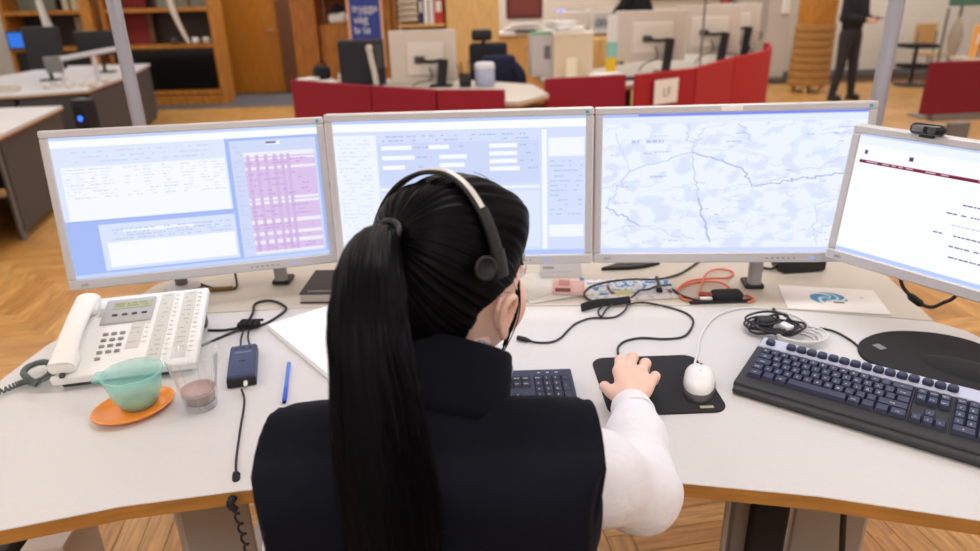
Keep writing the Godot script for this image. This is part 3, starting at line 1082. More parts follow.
func hand_field(f: Field, w: Vector3, k: Array, pip: Array, dip: Array, tip: Array, thumb: Array, palm: Vector3, ba: Basis):
	for i in 4:
		f.cap(w, k[i], 0.0165, 0.0115, 0.012)
	f.ell(palm, Vector3(0.033, 0.0155, 0.044), 0.012, ba)
	for i in 4:
		var s: float = [1.0, 1.03, 0.98, 0.86][i]
		f.cap(k[i], pip[i], 0.0110 * s, 0.0100 * s, 0.005)
		f.cap(pip[i], dip[i], 0.0100 * s, 0.0088 * s, 0.003)
		f.cap(dip[i], tip[i], 0.0084 * s, 0.0070 * s, 0.003)
		f.ell(pip[i], Vector3.ONE * 0.0106 * s, 0.004)
	f.cap(thumb[0], thumb[1], 0.0150, 0.0118, 0.012)
	f.cap(thumb[1], thumb[2], 0.0112, 0.0100, 0.004)
	f.cap(thumb[2], thumb[3], 0.0102, 0.0078, 0.003)

func build_person():
	var p := thing("person", "seated woman seen from behind, long black ponytail, navy vest, white sleeves", "person", Vector3(-0.10, 0, -0.70))
	var off := Transform3D(Basis(), Vector3(0.10, 0, 0.70))   # the parts below are laid out in the room's axes
	# --- skin
	var body := Field.new(Vector3(-0.40, 0.40, -1.12), Vector3(0.34, 1.10, -0.50), 0.0125)
	body.ell(Vector3(-0.10, 0.84, -0.735), Vector3(0.17, 0.15, 0.095), 0.04)
	body.ell(Vector3(-0.10, 0.62, -0.715), Vector3(0.15, 0.2, 0.10), 0.06)
	body.cap(Vector3(-0.09, 0.94, -0.76), Vector3(-0.046, 1.035, -0.838), 0.060, 0.046, 0.03)
	body.chain([Vector3(0.06, 0.90, -0.735), Vector3(0.221, 0.765, -0.838), Vector3(0.248, 0.785, -1.055)], [0.05, 0.038, 0.024], 0.03)
	body.chain([Vector3(-0.215, 0.90, -0.74), Vector3(-0.275, 0.740, -0.78), Vector3(-0.13, 0.785, -1.02)], [0.05, 0.038, 0.024], 0.03)
	body.chain([Vector3(-0.18, 0.50, -0.72), Vector3(-0.20, 0.53, -0.90)], [0.09, 0.075], 0.04)
	body.chain([Vector3(-0.02, 0.50, -0.72), Vector3(0.0, 0.53, -0.90)], [0.09, 0.075], 0.04)
	# head, built in its own axes
	var hx := head_xf()
	var head := Field.new(Vector3(-0.12, -0.17, -0.15), Vector3(0.12, 0.14, 0.13), 0.004)
	head.ell(Vector3(0, 0.018, 0.005), Vector3(0.074, 0.100, 0.094), 0.02)
	head.ell(Vector3(0, -0.055, -0.038), Vector3(0.056, 0.070, 0.058), 0.03)
	head.ell(Vector3(0, -0.104, -0.066), Vector3(0.022, 0.018, 0.020), 0.025)
	head.cap(Vector3(0, -0.05, 0.02), Vector3(0.0, -0.15, 0.035), 0.052, 0.054, 0.03)
	for s in [-1.0, 1.0]:
		head.ell(Vector3(s * 0.043, -0.038, -0.056), Vector3(0.024, 0.032, 0.026), 0.035)     # cheeks
		head.ell(Vector3(s * 0.031, 0.012, -0.083), Vector3(0.018, 0.007, 0.010), 0.012)    # brows
		head.ell(Vector3(s * 0.031, -0.006, -0.079), Vector3(0.013, 0.009, 0.009), 0.003)   # eyelids
		# ear: helix, lobe, tragus round a hollow
		var e := Vector3(s * 0.079, -0.012, 0.006)
		var ring := []
		for i in 13:
			var a := -0.6 + 4.9 * i / 12.0
			ring.append(e + Vector3(s * (0.012 + 0.005 * sin(a)), 0.028 * sin(a) + 0.003, 0.008 + 0.0155 * cos(a) * (0.8 + 0.2 * sin(a))))
		for i in 12:
			head.cap(ring[i], ring[i + 1], 0.0042, 0.0042, 0.003)
		head.ell(e + Vector3(s * 0.003, 0.002, 0.009), Vector3(0.005, 0.027, 0.014), 0.004)
		head.ell(e + Vector3(s * 0.006, -0.030, 0.001), Vector3(0.006, 0.010, 0.0075), 0.005)
		head.ell(e + Vector3(s * 0.003, -0.004, -0.006), Vector3(0.004, 0.006, 0.004), 0.003)
	head.cap(Vector3(0, 0.008, -0.090), Vector3(0, -0.032, -0.112), 0.008, 0.011, 0.012)
	head.ell(Vector3(-0.009, -0.036, -0.100), Vector3(0.008, 0.007, 0.009), 0.006)
	head.ell(Vector3(0.009, -0.036, -0.100), Vector3(0.008, 0.007, 0.009), 0.006)
	head.ell(Vector3(0, -0.064, -0.090), Vector3(0.024, 0.0055, 0.010), 0.005)
	head.ell(Vector3(0, -0.075, -0.088), Vector3(0.020, 0.0060, 0.010), 0.005)
	# right hand over the mouse, left hand over the keyboard
	var hr := Field.new(Vector3(0.17, 0.735, -1.25), Vector3(0.35, 0.84, -1.01), 0.003)
	hand_field(hr, Vector3(0.248, 0.786, -1.052),
		[Vector3(0.240, 0.803, -1.134), Vector3(0.261, 0.806, -1.138), Vector3(0.281, 0.802, -1.129), Vector3(0.296, 0.793, -1.112)],
		[Vector3(0.251, 0.803, -1.176), Vector3(0.276, 0.806, -1.181), Vector3(0.298, 0.801, -1.165), Vector3(0.311, 0.789, -1.137)],
		[Vector3(0.255, 0.789, -1.194), Vector3(0.281, 0.791, -1.200), Vector3(0.304, 0.786, -1.183), Vector3(0.317, 0.776, -1.153)],
		[Vector3(0.257, 0.774, -1.200), Vector3(0.283, 0.775, -1.207), Vector3(0.307, 0.770, -1.189), Vector3(0.319, 0.763, -1.159)],
		[Vector3(0.236, 0.784, -1.066), Vector3(0.219, 0.784, -1.095), Vector3(0.212, 0.779, -1.120), Vector3(0.215, 0.769, -1.142)], Vector3(0.263, 0.789, -1.10), Basis(Vector3.UP, -0.25))
	hr.cap(Vector3(0.246, 0.785, -1.02), Vector3(0.249, 0.786, -1.065), 0.024, 0.022, 0.01)
	var hl := Field.new(Vector3(-0.20, 0.74, -1.23), Vector3(-0.02, 0.83, -0.97), 0.004)
	hand_field(hl, Vector3(-0.128, 0.786, -1.02),
		[Vector3(-0.072, 0.792, -1.092), Vector3(-0.090, 0.796, -1.103), Vector3(-0.110, 0.793, -1.104), Vector3(-0.128, 0.786, -1.095)],
		[Vector3(-0.052, 0.796, -1.132), Vector3(-0.076, 0.799, -1.146), Vector3(-0.103, 0.797, -1.146), Vector3(-0.128, 0.787, -1.127)],
		[Vector3(-0.044, 0.786, -1.150), Vector3(-0.070, 0.788, -1.166), Vector3(-0.100, 0.786, -1.166), Vector3(-0.128, 0.778, -1.145)],
		[Vector3(-0.041, 0.775, -1.158), Vector3(-0.067, 0.775, -1.175), Vector3(-0.098, 0.774, -1.174), Vector3(-0.128, 0.772, -1.153)],
		[Vector3(-0.110, 0.780, -1.03), Vector3(-0.072, 0.776, -1.055), Vector3(-0.050, 0.774, -1.078), Vector3(-0.034, 0.772, -1.098)], Vector3(-0.108, 0.787, -1.066), Basis(Vector3.UP, -0.45))
	hl.cap(Vector3(-0.135, 0.785, -0.99), Vector3(-0.127, 0.786, -1.03), 0.024, 0.022, 0.01)
	var st := SurfaceTool.new()
	st.begin(Mesh.PRIMITIVE_TRIANGLES)
	st.append_from(body.mesh(), 0, off)
	st.append_from(head.mesh(), 0, off * hx)
	st.append_from(hr.mesh(), 0, off)
	st.append_from(hl.mesh(), 0, off)
	var skin := obj("body", st.commit(), M.skin, p)
	# eyes, brows and lips
	for s in [-1.0, 1.0]:
		var m := MB.new()
		m.xf = off * hx
		m.lathe([Vector2(0, -0.010), Vector2(0.006, -0.008), Vector2(0.0098, -0.002), Vector2(0.0098, 0.002), Vector2(0.006, 0.008), Vector2(0, 0.010)], 14, Vector3(s * 0.031, -0.005, -0.0795))
		obj("eye", m, M.white, skin)
		m = MB.new()
		m.xf = off * hx
		m.tube(smooth([Vector3(s * 0.016, 0.017, -0.094), Vector3(s * 0.031, 0.021, -0.091), Vector3(s * 0.046, 0.016, -0.083)]), 0.0025, 6)
		obj("eyebrow", m, M.black_soft, skin)
	# --- white shirt
	var cloth := mat(232, 233, 242, 0.85)
	cloth.rim_enabled = true
	cloth.rim = 0.25
	bumped(cloth, noise_tex(0.035, Color(0, 0, 0), Color(1, 1, 1), 256, 3), 0.15)
	cloth.uv1_triplanar = true
	cloth.uv1_scale = Vector3(4, 4, 4)
	var sh := Field.new(Vector3(-0.42, 0.50, -1.10), Vector3(0.34, 1.08, -0.56), 0.010)
	sh.ell(Vector3(-0.10, 0.84, -0.735), Vector3(0.185, 0.155, 0.105), 0.04)
	sh.ell(Vector3(-0.10, 0.64, -0.72), Vector3(0.16, 0.2, 0.11), 0.06)
	sh.chain([Vector3(0.065, 0.900, -0.735), Vector3(0.142, 0.838, -0.785), Vector3(0.221, 0.762, -0.842), Vector3(0.236, 0.778, -0.95), Vector3(0.2465, 0.786, -1.018)], [0.060, 0.060, 0.056, 0.046, 0.037], 0.035)
	sh.chain([Vector3(-0.225, 0.900, -0.74), Vector3(-0.278, 0.740, -0.775), Vector3(-0.22, 0.757, -0.90), Vector3(-0.14, 0.784, -0.995)], [0.058, 0.052, 0.046, 0.036], 0.035)
	var folds := func(q: Vector3) -> float:
		var e := Vector3(0.205, 0.80, -0.88)
		var near := clampf(1.0 - q.distance_to(e) / 0.11, 0.0, 1.0)
		return near * 0.0018 * sin((q.x * 0.8 - q.z * 0.55 + q.y * 0.5) * 210.0) + 0.0012 * sin(q.z * 95.0 + q.x * 60.0) * sin(q.y * 70.0)
	sh.apply(folds, 1)
	var shirt := obj("shirt", sh, cloth, p)
	shirt.position = off.origin
	var cb := Basis(Vector3.RIGHT, -PI / 2) * Basis(Vector3.BACK, 0.06)
	var c2 := MB.new()
	c2.xf = off
	c2.lathe([Vector2(0.028, 0.004), Vector2(0.037, 0.0), Vector2(0.0385, 0.006), Vector2(0.036, 0.030), Vector2(0.034, 0.036), Vector2(0.030, 0.037), Vector2(0.026, 0.034), Vector2(0.025, 0.006)], 28, Vector3(0.2460, 0.786, -1.008), 0, cb)
	obj("cuff", c2, cloth, shirt).position = -off.origin
	# patterned collar of the shirt, standing up inside the vest's collar
	var lace := mat(226, 228, 236, 0.8)
	textured(lace, noise_tex(0.25, Color(0.45, 0.5, 0.62), Color(1, 1, 1), 256, 1, FastNoiseLite.TYPE_CELLULAR), Vector3.ONE * 8.0)
	var col := MB.new()
	col.xf = off
	ring_collar(col, Vector3(-0.056, 0.965, -0.80), Vector3(-0.030, 1.004, -0.850), 0.066, 0.062, 0.0, TAU, 0.004)
	obj("shirt_collar", col, lace, shirt).position = -off.origin
	# --- navy vest
	var navy := mat(10, 13, 25, 0.9)
	navy.metallic_specular = 0.3
	bumped(navy, noise_tex(0.03, Color(0, 0, 0), Color(1, 1, 1), 256, 4), 0.08)
	navy.uv1_triplanar = true
	navy.uv1_scale = Vector3(5, 5, 5)
	var v := Field.new(Vector3(-0.33, 0.42, -0.92), Vector3(0.18, 1.06, -0.54), 0.0075)
	v.rbx(Vector3(-0.079, 0.858, -0.72), Vector3(0.26, 0.108, 0.118), 0.060, 0.0)
	v.ell(Vector3(-0.08, 0.66, -0.715), Vector3(0.178, 0.28, 0.128), 0.06)
	v.cap(Vector3(-0.079, 0.945, -0.745), Vector3(0.145, 0.932, -0.735), 0.060, 0.050, 0.03)
	v.cap(Vector3(-0.079, 0.945, -0.745), Vector3(-0.303, 0.932, -0.735), 0.060, 0.050, 0.03)
	v.cap(Vector3(-0.085, 0.95, -0.745), Vector3(-0.07, 1.0, -0.785), 0.072, 0.066, 0.03)
	var armholes := func(q: Vector3) -> float:
		var s := absf(q.x + 0.079)
		var bow := 0.006 * clampf((q.y - 0.80) / 0.1, -1.0, 1.0) - 0.35 * maxf(0.0, -0.74 - q.z)
		var side := s - 0.203 - bow + 0.45 * maxf(0.0, q.z + 0.660)
		return side
	v.apply(armholes)
	var seams := func(q: Vector3) -> float:
		var s := absf(q.x + 0.079)
		var seam := 0.0016 * exp(-pow((s - 0.172) / 0.0035, 2.0)) + 0.0020 * exp(-pow((q.y - 0.905 - 0.04 * s) / 0.004, 2.0)) * (1.0 if q.z > -0.72 else 0.0)
		return seam + 0.0013 * sin(q.y * 52.0 + q.x * 31.0) + 0.0014 * sin(q.x * 44.0 - q.y * 37.0)
	v.apply(seams, 1)
	var vest := obj("vest", v, navy, p)
	vest.position = off.origin
	var vc := MB.new()
	ring_collar(vc, Vector3(-0.074, 0.965, -0.775), Vector3(-0.052, 1.037, -0.822), 0.088, 0.078, -PI / 2 + 0.35, TAU - 0.7, 0.007)
	obj("collar", vc, navy, vest)
	for s in [-1.0, 1.0]:
		var pts := []
		for i in 15:
			var a := PI * 0.92 * (i / 14.0) - 0.1
			pts.append(Vector3(-0.079 + s * (0.2025 + 0.004 * sin(a) - 0.45 * maxf(0.0, 0.118 * cos(a) - 0.075)), 0.838 + 0.135 * sin(a), -0.735 + 0.118 * cos(a)))
		var hem := MB.new()
		hem.tube(pts, 0.006, 8)
		obj("armhole_hem", hem, navy, vest)
	# --- trousers and shoes, under the desk
	var tf := Field.new(Vector3(-0.36, 0.05, -1.25), Vector3(0.18, 0.66, -0.52), 0.014)
	tf.ell(Vector3(-0.10, 0.535, -0.70), Vector3(0.185, 0.10, 0.15), 0.05)
	for s in [-1.0, 1.0]:
		tf.chain([Vector3(-0.10 + s * 0.09, 0.52, -0.72), Vector3(-0.10 + s * 0.12, 0.55, -1.10), Vector3(-0.10 + s * 0.13, 0.12, -1.12)], [0.092, 0.068, 0.05], 0.03)
	var tr := obj("trousers", tf, mat(24, 26, 34, 0.85), p)
	tr.position = off.origin
	for s in [-1.0, 1.0]:
		var m := MB.new()
		m.xf = off
		m.rbox(Vector3(-0.10 + s * 0.13, 0.045, -1.16), Vector3(0.085, 0.08, 0.24), 0.034, 3, Vector2(0.8, 0.75))
		obj("shoe", m, M.black, p)
	build_hair(p, off, hx)
	build_headset(hx)
	build_chair()

func ring_collar(m: MB, c0: Vector3, c1: Vector3, r0: float, r1: float, from: float, sweep: float, thick: float):
	var rows := []
	var axis := (c1 - c0).normalized()
	var side := axis.cross(Vector3.BACK).normalized()
	var fwd := side.cross(axis)
	for i in 41:
		var a := from + sweep * i / 40.0
		var dirv := side * cos(a) + fwd * sin(a)
		var row := PackedVector3Array()
		for k in 9:
			var t := k / 8.0
			row.append(c0.lerp(c1, t) + dirv * (lerpf(r0, r1, t) + thick * 0.5 + 0.003 * sin(t * PI)))
		row.append(c1 + axis * thick * 0.5 + dirv * r1)
		for k in 9:
			var t := 1.0 - k / 8.0
			row.append(c0.lerp(c1, t) + dirv * (lerpf(r0, r1, t) - thick * 0.5))
		rows.append(row)
	m.grid(rows, 0, true)

func hair_mat() -> StandardMaterial3D:
	var h := mat(6, 6, 11, 0.42)
	h.metallic_specular = 0.2
	return h

const TIE := Vector3(-0.031, 0.082, 0.104)

func build_hair(p: Node3D, off: Transform3D, hx: Transform3D):
	var hm := hair_mat()
	var n := FastNoiseLite.new()
	n.seed = 5; n.frequency = 1.0; n.fractal_octaves = 3
	# the combed cap: strands run from the hairline to the tie, so relief follows meridians round the tie
	var pole := TIE.normalized()
	var e1 := pole.cross(Vector3.RIGHT).normalized()
	var e2 := pole.cross(e1)
	var rows := []
	var na := 260
	var nb := 56
	for i in nb + 1:
		var th := PI * i / nb
		var row := PackedVector3Array()
		for j in na:
			var ph := TAU * j / na
			var dv := pole * cos(th) + (e1 * cos(ph) + e2 * sin(ph)) * sin(th)
			var up := 0.150 if dv.y > 0.0 else 0.108
			var sx := Vector3(0.077 if dv.x > 0.0 else 0.117, up, 0.126 if dv.z > 0.0 else 0.080)
			var r := 1.0 / (dv / sx).length()
			r += 0.030 * exp(-pow((dv - Vector3(0.45, 0.82, -0.45).normalized()).length() / 0.34, 2.0))
			r += 0.016 * exp(-pow((dv - Vector3(-0.62, 0.66, 0.40).normalized()).length() / 0.45, 2.0))
			var g := n.get_noise_3d(cos(ph) * 9.0, sin(ph) * 9.0, th * 0.35)
			g += 0.6 * n.get_noise_3d(cos(ph) * 26.0, sin(ph) * 26.0, th * 0.5)
			r += 0.0030 * g * sin(minf(th * 2.0, PI / 2))
			# where hair grows: not over the face, the throat, or below the ears in front
			var face := smoothstep(0.42, 0.52, -dv.z - 0.85 * maxf(dv.y - 0.22, 0.0))
			var q := dv * r
			var line := 0.016 - 0.40 * maxf(q.z + 0.004, 0.0) - 2.0 * maxf(q.z - 0.045, 0.0) + 0.5 * maxf(-q.z - 0.02, 0.0)
			var low := smoothstep(-0.004, 0.010, maxf(line, -0.096) - q.y + 0.004 * g)
			var bald := maxf(face, low)
			r = lerpf(r, 0.045, bald)
			row.append(dv * r)
		rows.append(row)
	var m := MB.new()
	m.xf = off * hx
	m.grid(rows, 0, true, true)
	var cap := obj("hair", m, hm, p)
	# hair tie
	m = MB.new()
	m.xf = off * hx
	var tie_at := TIE * 1.02
	var loop := []
	for i in 25:
		var a := TAU * i / 24
		loop.append(tie_at + pole * (0.006 + 0.002 * sin(a * 3.0)) + (e1 * cos(a) + e2 * sin(a)) * 0.021)
	m.tube(loop, 0.0048, 8, false)
	obj("hair_tie", m, M.black, cap)
	m = MB.new()
	m.xf = off * hx
	m.rbox(tie_at + pole * 0.008 - e1 * 0.005 + e2 * 0.0 + Vector3(0.018, 0.012, 0.0), Vector3(0.010, 0.004, 0.006), 0.0018, 2)
	obj("tie_clasp", m, M.chrome, cap)
	# ponytail: strands as ridges of a flattened bundle that falls down the back
	var t0 := hx * tie_at
	var path := smooth([t0, t0 + Vector3(-0.010, 0.004, 0.028), Vector3(-0.133, 1.188, -0.698), Vector3(-0.131, 1.150, -0.655), Vector3(-0.126, 1.110, -0.628), Vector3(-0.119, 1.050, -0.600), Vector3(-0.110, 0.97, -0.578), Vector3(-0.107, 0.87, -0.566), Vector3(-0.105, 0.75, -0.562), Vector3(-0.10, 0.63, -0.570)], 8)
	var wid := [0.018, 0.027, 0.037, 0.041, 0.044, 0.049, 0.051, 0.048, 0.034, 0.006]
	var thk := [0.016, 0.022, 0.028, 0.030, 0.027, 0.022, 0.018, 0.015, 0.010, 0.004]
	rows = []
	var nr := 132
	for i in path.size():
		var t: Vector3 = (path[mini(i + 1, path.size() - 1)] - path[maxi(i - 1, 0)]).normalized()
		var across := (Vector3(1, 0, -0.12) - t * Vector3(1, 0, -0.12).dot(t)).normalized()
		var outv := across.cross(t)
		var f := float(i) / 8.0
		var k := mini(int(f), 8)
		var w: float = lerpf(wid[k], wid[k + 1], f - k)
		var h: float = lerpf(thk[k], thk[k + 1], f - k)
		var row := PackedVector3Array()
		for j in nr:
			var a := TAU * j / nr
			var g := n.get_noise_3d(cos(a) * 7.0, sin(a) * 7.0, f * 0.5 + 20.0) + 0.7 * n.get_noise_3d(cos(a) * 22.0, sin(a) * 22.0, f * 0.35 + 50.0)
			var gr := 1.0 + 0.11 * g * minf(1.0, f)
			row.append(path[i] + (across * cos(a) * w + outv * sin(a) * h) * gr)
		rows.append(row)
	m = MB.new()
	m.xf = off
	m.grid(rows, 0, true, false)
	var pony := obj("ponytail", m, hm, p)
	# single strands that have come loose
	m = MB.new()
	m.xf = off
	for k in 90:
		var s := rng.randf_range(-1.0, 1.0)
		var i0 := rng.randi_range(2, 40)
		var i1 := mini(i0 + rng.randi_range(14, 34), path.size() - 1)
		var pts := []
		var drift := rng.randf_range(-0.012, 0.016) * (1 if s > 0 else -1)
		for i in range(i0, i1, 4):
			var f := float(i) / 8.0
			var q := mini(int(f), 8)
			var w: float = lerpf(wid[q], wid[q + 1], f - q)
			var h: float = lerpf(thk[q], thk[q + 1], f - q)
			var u := float(i - i0) / (i1 - i0)
			pts.append(path[i] + Vector3(s * w * 1.01 + drift * u * u, 0, sqrt(1.0 - s * s * 0.98) * h + 0.001))
		if pts.size() > 2:
			m.tube(smooth(pts, 3), rng.randf_range(0.0004, 0.0009), 4, false)
	var ls := obj("loose_strands", m, hm, pony)
	ls.set_meta("kind", "stuff")
	m = MB.new()
	m.xf = off * hx
	for k in 130:
		var dv := Vector3(rng.randf_range(-0.4, 1.0), rng.randf_range(0.1, 1.0), rng.randf_range(-0.9, 0.5)).normalized()
		if k % 3 == 0:
			dv = (Vector3(0.62, 0.68, -0.42) + Vector3(rng.randf_range(-0.2, 0.2), rng.randf_range(-0.25, 0.25), rng.randf_range(-0.2, 0.2))).normalized()
		var s := 1.0 / (dv / Vector3(0.080, 0.156, 0.090)).length() - 0.001
		var a := dv * s
		var out := (dv * 0.6 + Vector3(rng.randf_range(-0.4, 0.4), rng.randf_range(-0.5, 0.3), rng.randf_range(-0.4, 0.4))).normalized() * rng.randf_range(0.006, 0.014)
		m.tube([a, a + out * 0.6 + (pole - dv * pole.dot(dv)) * 0.012, a + out * 0.8 + (pole - dv * pole.dot(dv)) * 0.028], 0.0004, 4, false)
	# strands hanging in front of the ear
	for k in 12:
		var x0 := Vector3(0.080 + rng.randf() * 0.002, 0.015 + rng.randf_range(-0.01, 0.01), -0.016 - rng.randf() * 0.010)
		m.tube(smooth([x0, x0 + Vector3(0.002, -0.03, -0.002), x0 + Vector3(-0.004, -0.062, -0.003 + rng.randf_range(-0.004, 0.004)), x0 + Vector3(-0.012, -0.088 - rng.randf() * 0.02, 0.0)], 3), 0.0008, 4, false)
	var fl := obj("loose_strands", m, hm, cap)
	fl.set_meta("kind", "stuff")

func build_headset(hx: Transform3D):
	var t := thing("headset", "black telephone headset with a silver strip worn over the woman's hair", "headset", HC)
	var loc := Transform3D(hx.basis, Vector3.ZERO)
	var dark := mat(13, 13, 19, 0.55)
	var strip := func(a0: float, a1: float, r: float, w: float, h: float, n: int) -> MB:
		var m := MB.new()
		m.xf = loc
		var rows := []
		for i in n + 1:
			var a: float = lerpf(a0, a1, float(i) / n)
			var c := Vector3(cos(a) * ((0.092 if cos(a) > 0.0 else 0.136) + r), sin(a) * (0.158 + r), 0.027)
			c = Basis(Vector3.BACK, 0.12) * c
			var nv := Basis(Vector3.BACK, 0.12) * Vector3(cos(a) / (0.092 if cos(a) > 0.0 else 0.136), sin(a) / 0.158, 0).normalized()
			var row := PackedVector3Array()
			for k in 12:
				var b := TAU * k / 12
				row.append(c + nv * h * sin(b) + Vector3(0, 0, 1) * w * clampf(cos(b) * 1.5, -1, 1))
			rows.append(row)
		m.grid(rows, 0, true, false)
		for e in [0, n]:
			var row: PackedVector3Array = rows[e]
			for k in 12:
				m.otri((row[0] + row[6]) * 0.5, row[k], row[(k + 1) % 12], (rows[0][0] - rows[1][0]) if e == 0 else (rows[n][0] - rows[n - 1][0]))
		return m
	obj("headband", strip.call(0.80, 2.85, 0.0, 0.0085, 0.0032, 44), dark, t)
	obj("silver_strip", strip.call(0.84, 1.85, 0.0030, 0.0042, 0.0016, 28), mat(228, 226, 222, 0.3, 0.1), t)
	obj("slider", strip.call(0.42, 0.86, 0.001, 0.0092, 0.0048, 14), dark, t)
	obj("slider_end", strip.call(0.24, 0.46, 0.001, 0.0115, 0.0065, 6), dark, t)
	var m := MB.new()
	m.xf = loc
	m.lathe([Vector2(0, 0), Vector2(0.015, 0.0), Vector2(0.0155, 0.002), Vector2(0.0155, 0.005), Vector2(0.012, 0.006), Vector2(0.011, 0.004), Vector2(0, 0.004)], 24, Vector3(0.078, 0.066, 0.055), 0, Basis(Vector3.BACK, -PI / 2 + 0.35) * Basis(Vector3.RIGHT, 0.3))
	obj("ear_pad", m, dark, t)
	m = MB.new()
	m.xf = loc
	m.rbox(Vector3(-0.119, 0.040, 0.027), Vector3(0.010, 0.05, 0.024), 0.004, 2)
	obj("temple_pad", m, M.black_soft, t)
	m = MB.new()
	m.xf = loc
	m.tube(smooth([Vector3(-0.122, 0.030, 0.020), Vector3(-0.110, -0.03, -0.050), Vector3(-0.07, -0.055, -0.105), Vector3(-0.04, -0.064, -0.122)]), 0.0022, 8)
	m.rbox(Vector3(-0.036, -0.065, -0.123), Vector3(0.02, 0.009, 0.009), 0.004, 2)
	obj("microphone_arm", m, M.black, t)

func build_chair():
	var t := thing("office_chair", "low dark office chair that the woman in the navy vest sits on", "chair", Vector3(-0.10, 0, -0.66))
	var m := MB.new()
	m.rbox(Vector3(0, 0.405, 0), Vector3(0.48, 0.08, 0.46), 0.036, 3)
	obj("seat", m, M.black_soft, t)
	m = MB.new()
	m.rbox(Vector3(0, 0.57, 0.235), Vector3(0.40, 0.22, 0.05), 0.024, 3)
	obj("backrest", m, M.black_soft, t)
	m = MB.new()
	m.tube(smooth([Vector3(0, 0.36, 0.10), Vector3(0, 0.36, 0.25), Vector3(0, 0.44, 0.275), Vector3(0, 0.58, 0.262)]), 0.016, 8)
	obj("back_support", m, M.black, t)
	m = MB.new()
	m.lathe([Vector2(0.026, 0.09), Vector2(0.026, 0.25), Vector2(0.018, 0.25), Vector2(0.018, 0.37), Vector2(0.08, 0.37)], 16)
	obj("column", m, M.silver_dark, t)
	for k in 5:
		var a := TAU * k / 5 + 0.3
		var d := Vector3(cos(a), 0, sin(a))
		m = MB.new()
		m.tube([Vector3(0, 0.115, 0), d * 0.15 + Vector3(0, 0.10, 0), d * 0.27 + Vector3(0, 0.075, 0)], [0.026, 0.02, 0.015], 8)
		var leg := obj("leg", m, M.black, t)
		m = MB.new()
		m.lathe([Vector2(0, -0.014), Vector2(0.022, -0.014), Vector2(0.028, -0.008), Vector2(0.028, 0.008), Vector2(0.022, 0.014), Vector2(0, 0.014)], 16, d * 0.27 + Vector3(0, 0.028, 0), 0, Basis(Vector3.UP, -a) * Basis(Vector3.RIGHT, PI / 2))
		m.rbox(d * 0.27 + Vector3(0, 0.062, 0), Vector3(0.022, 0.03, 0.022), 0.005, 1)
		obj("castor", m, M.black, leg)

# ---------------------------------------------------------------- things on the left of the desk
func cable(label: String, pts: Array, r: float, m: Material, sub := 6, group := ""):
	var o := obj("cable", tube_of(smooth(pts, sub), r, 7), m)
	tag(o, label, "cable", group)
	return o

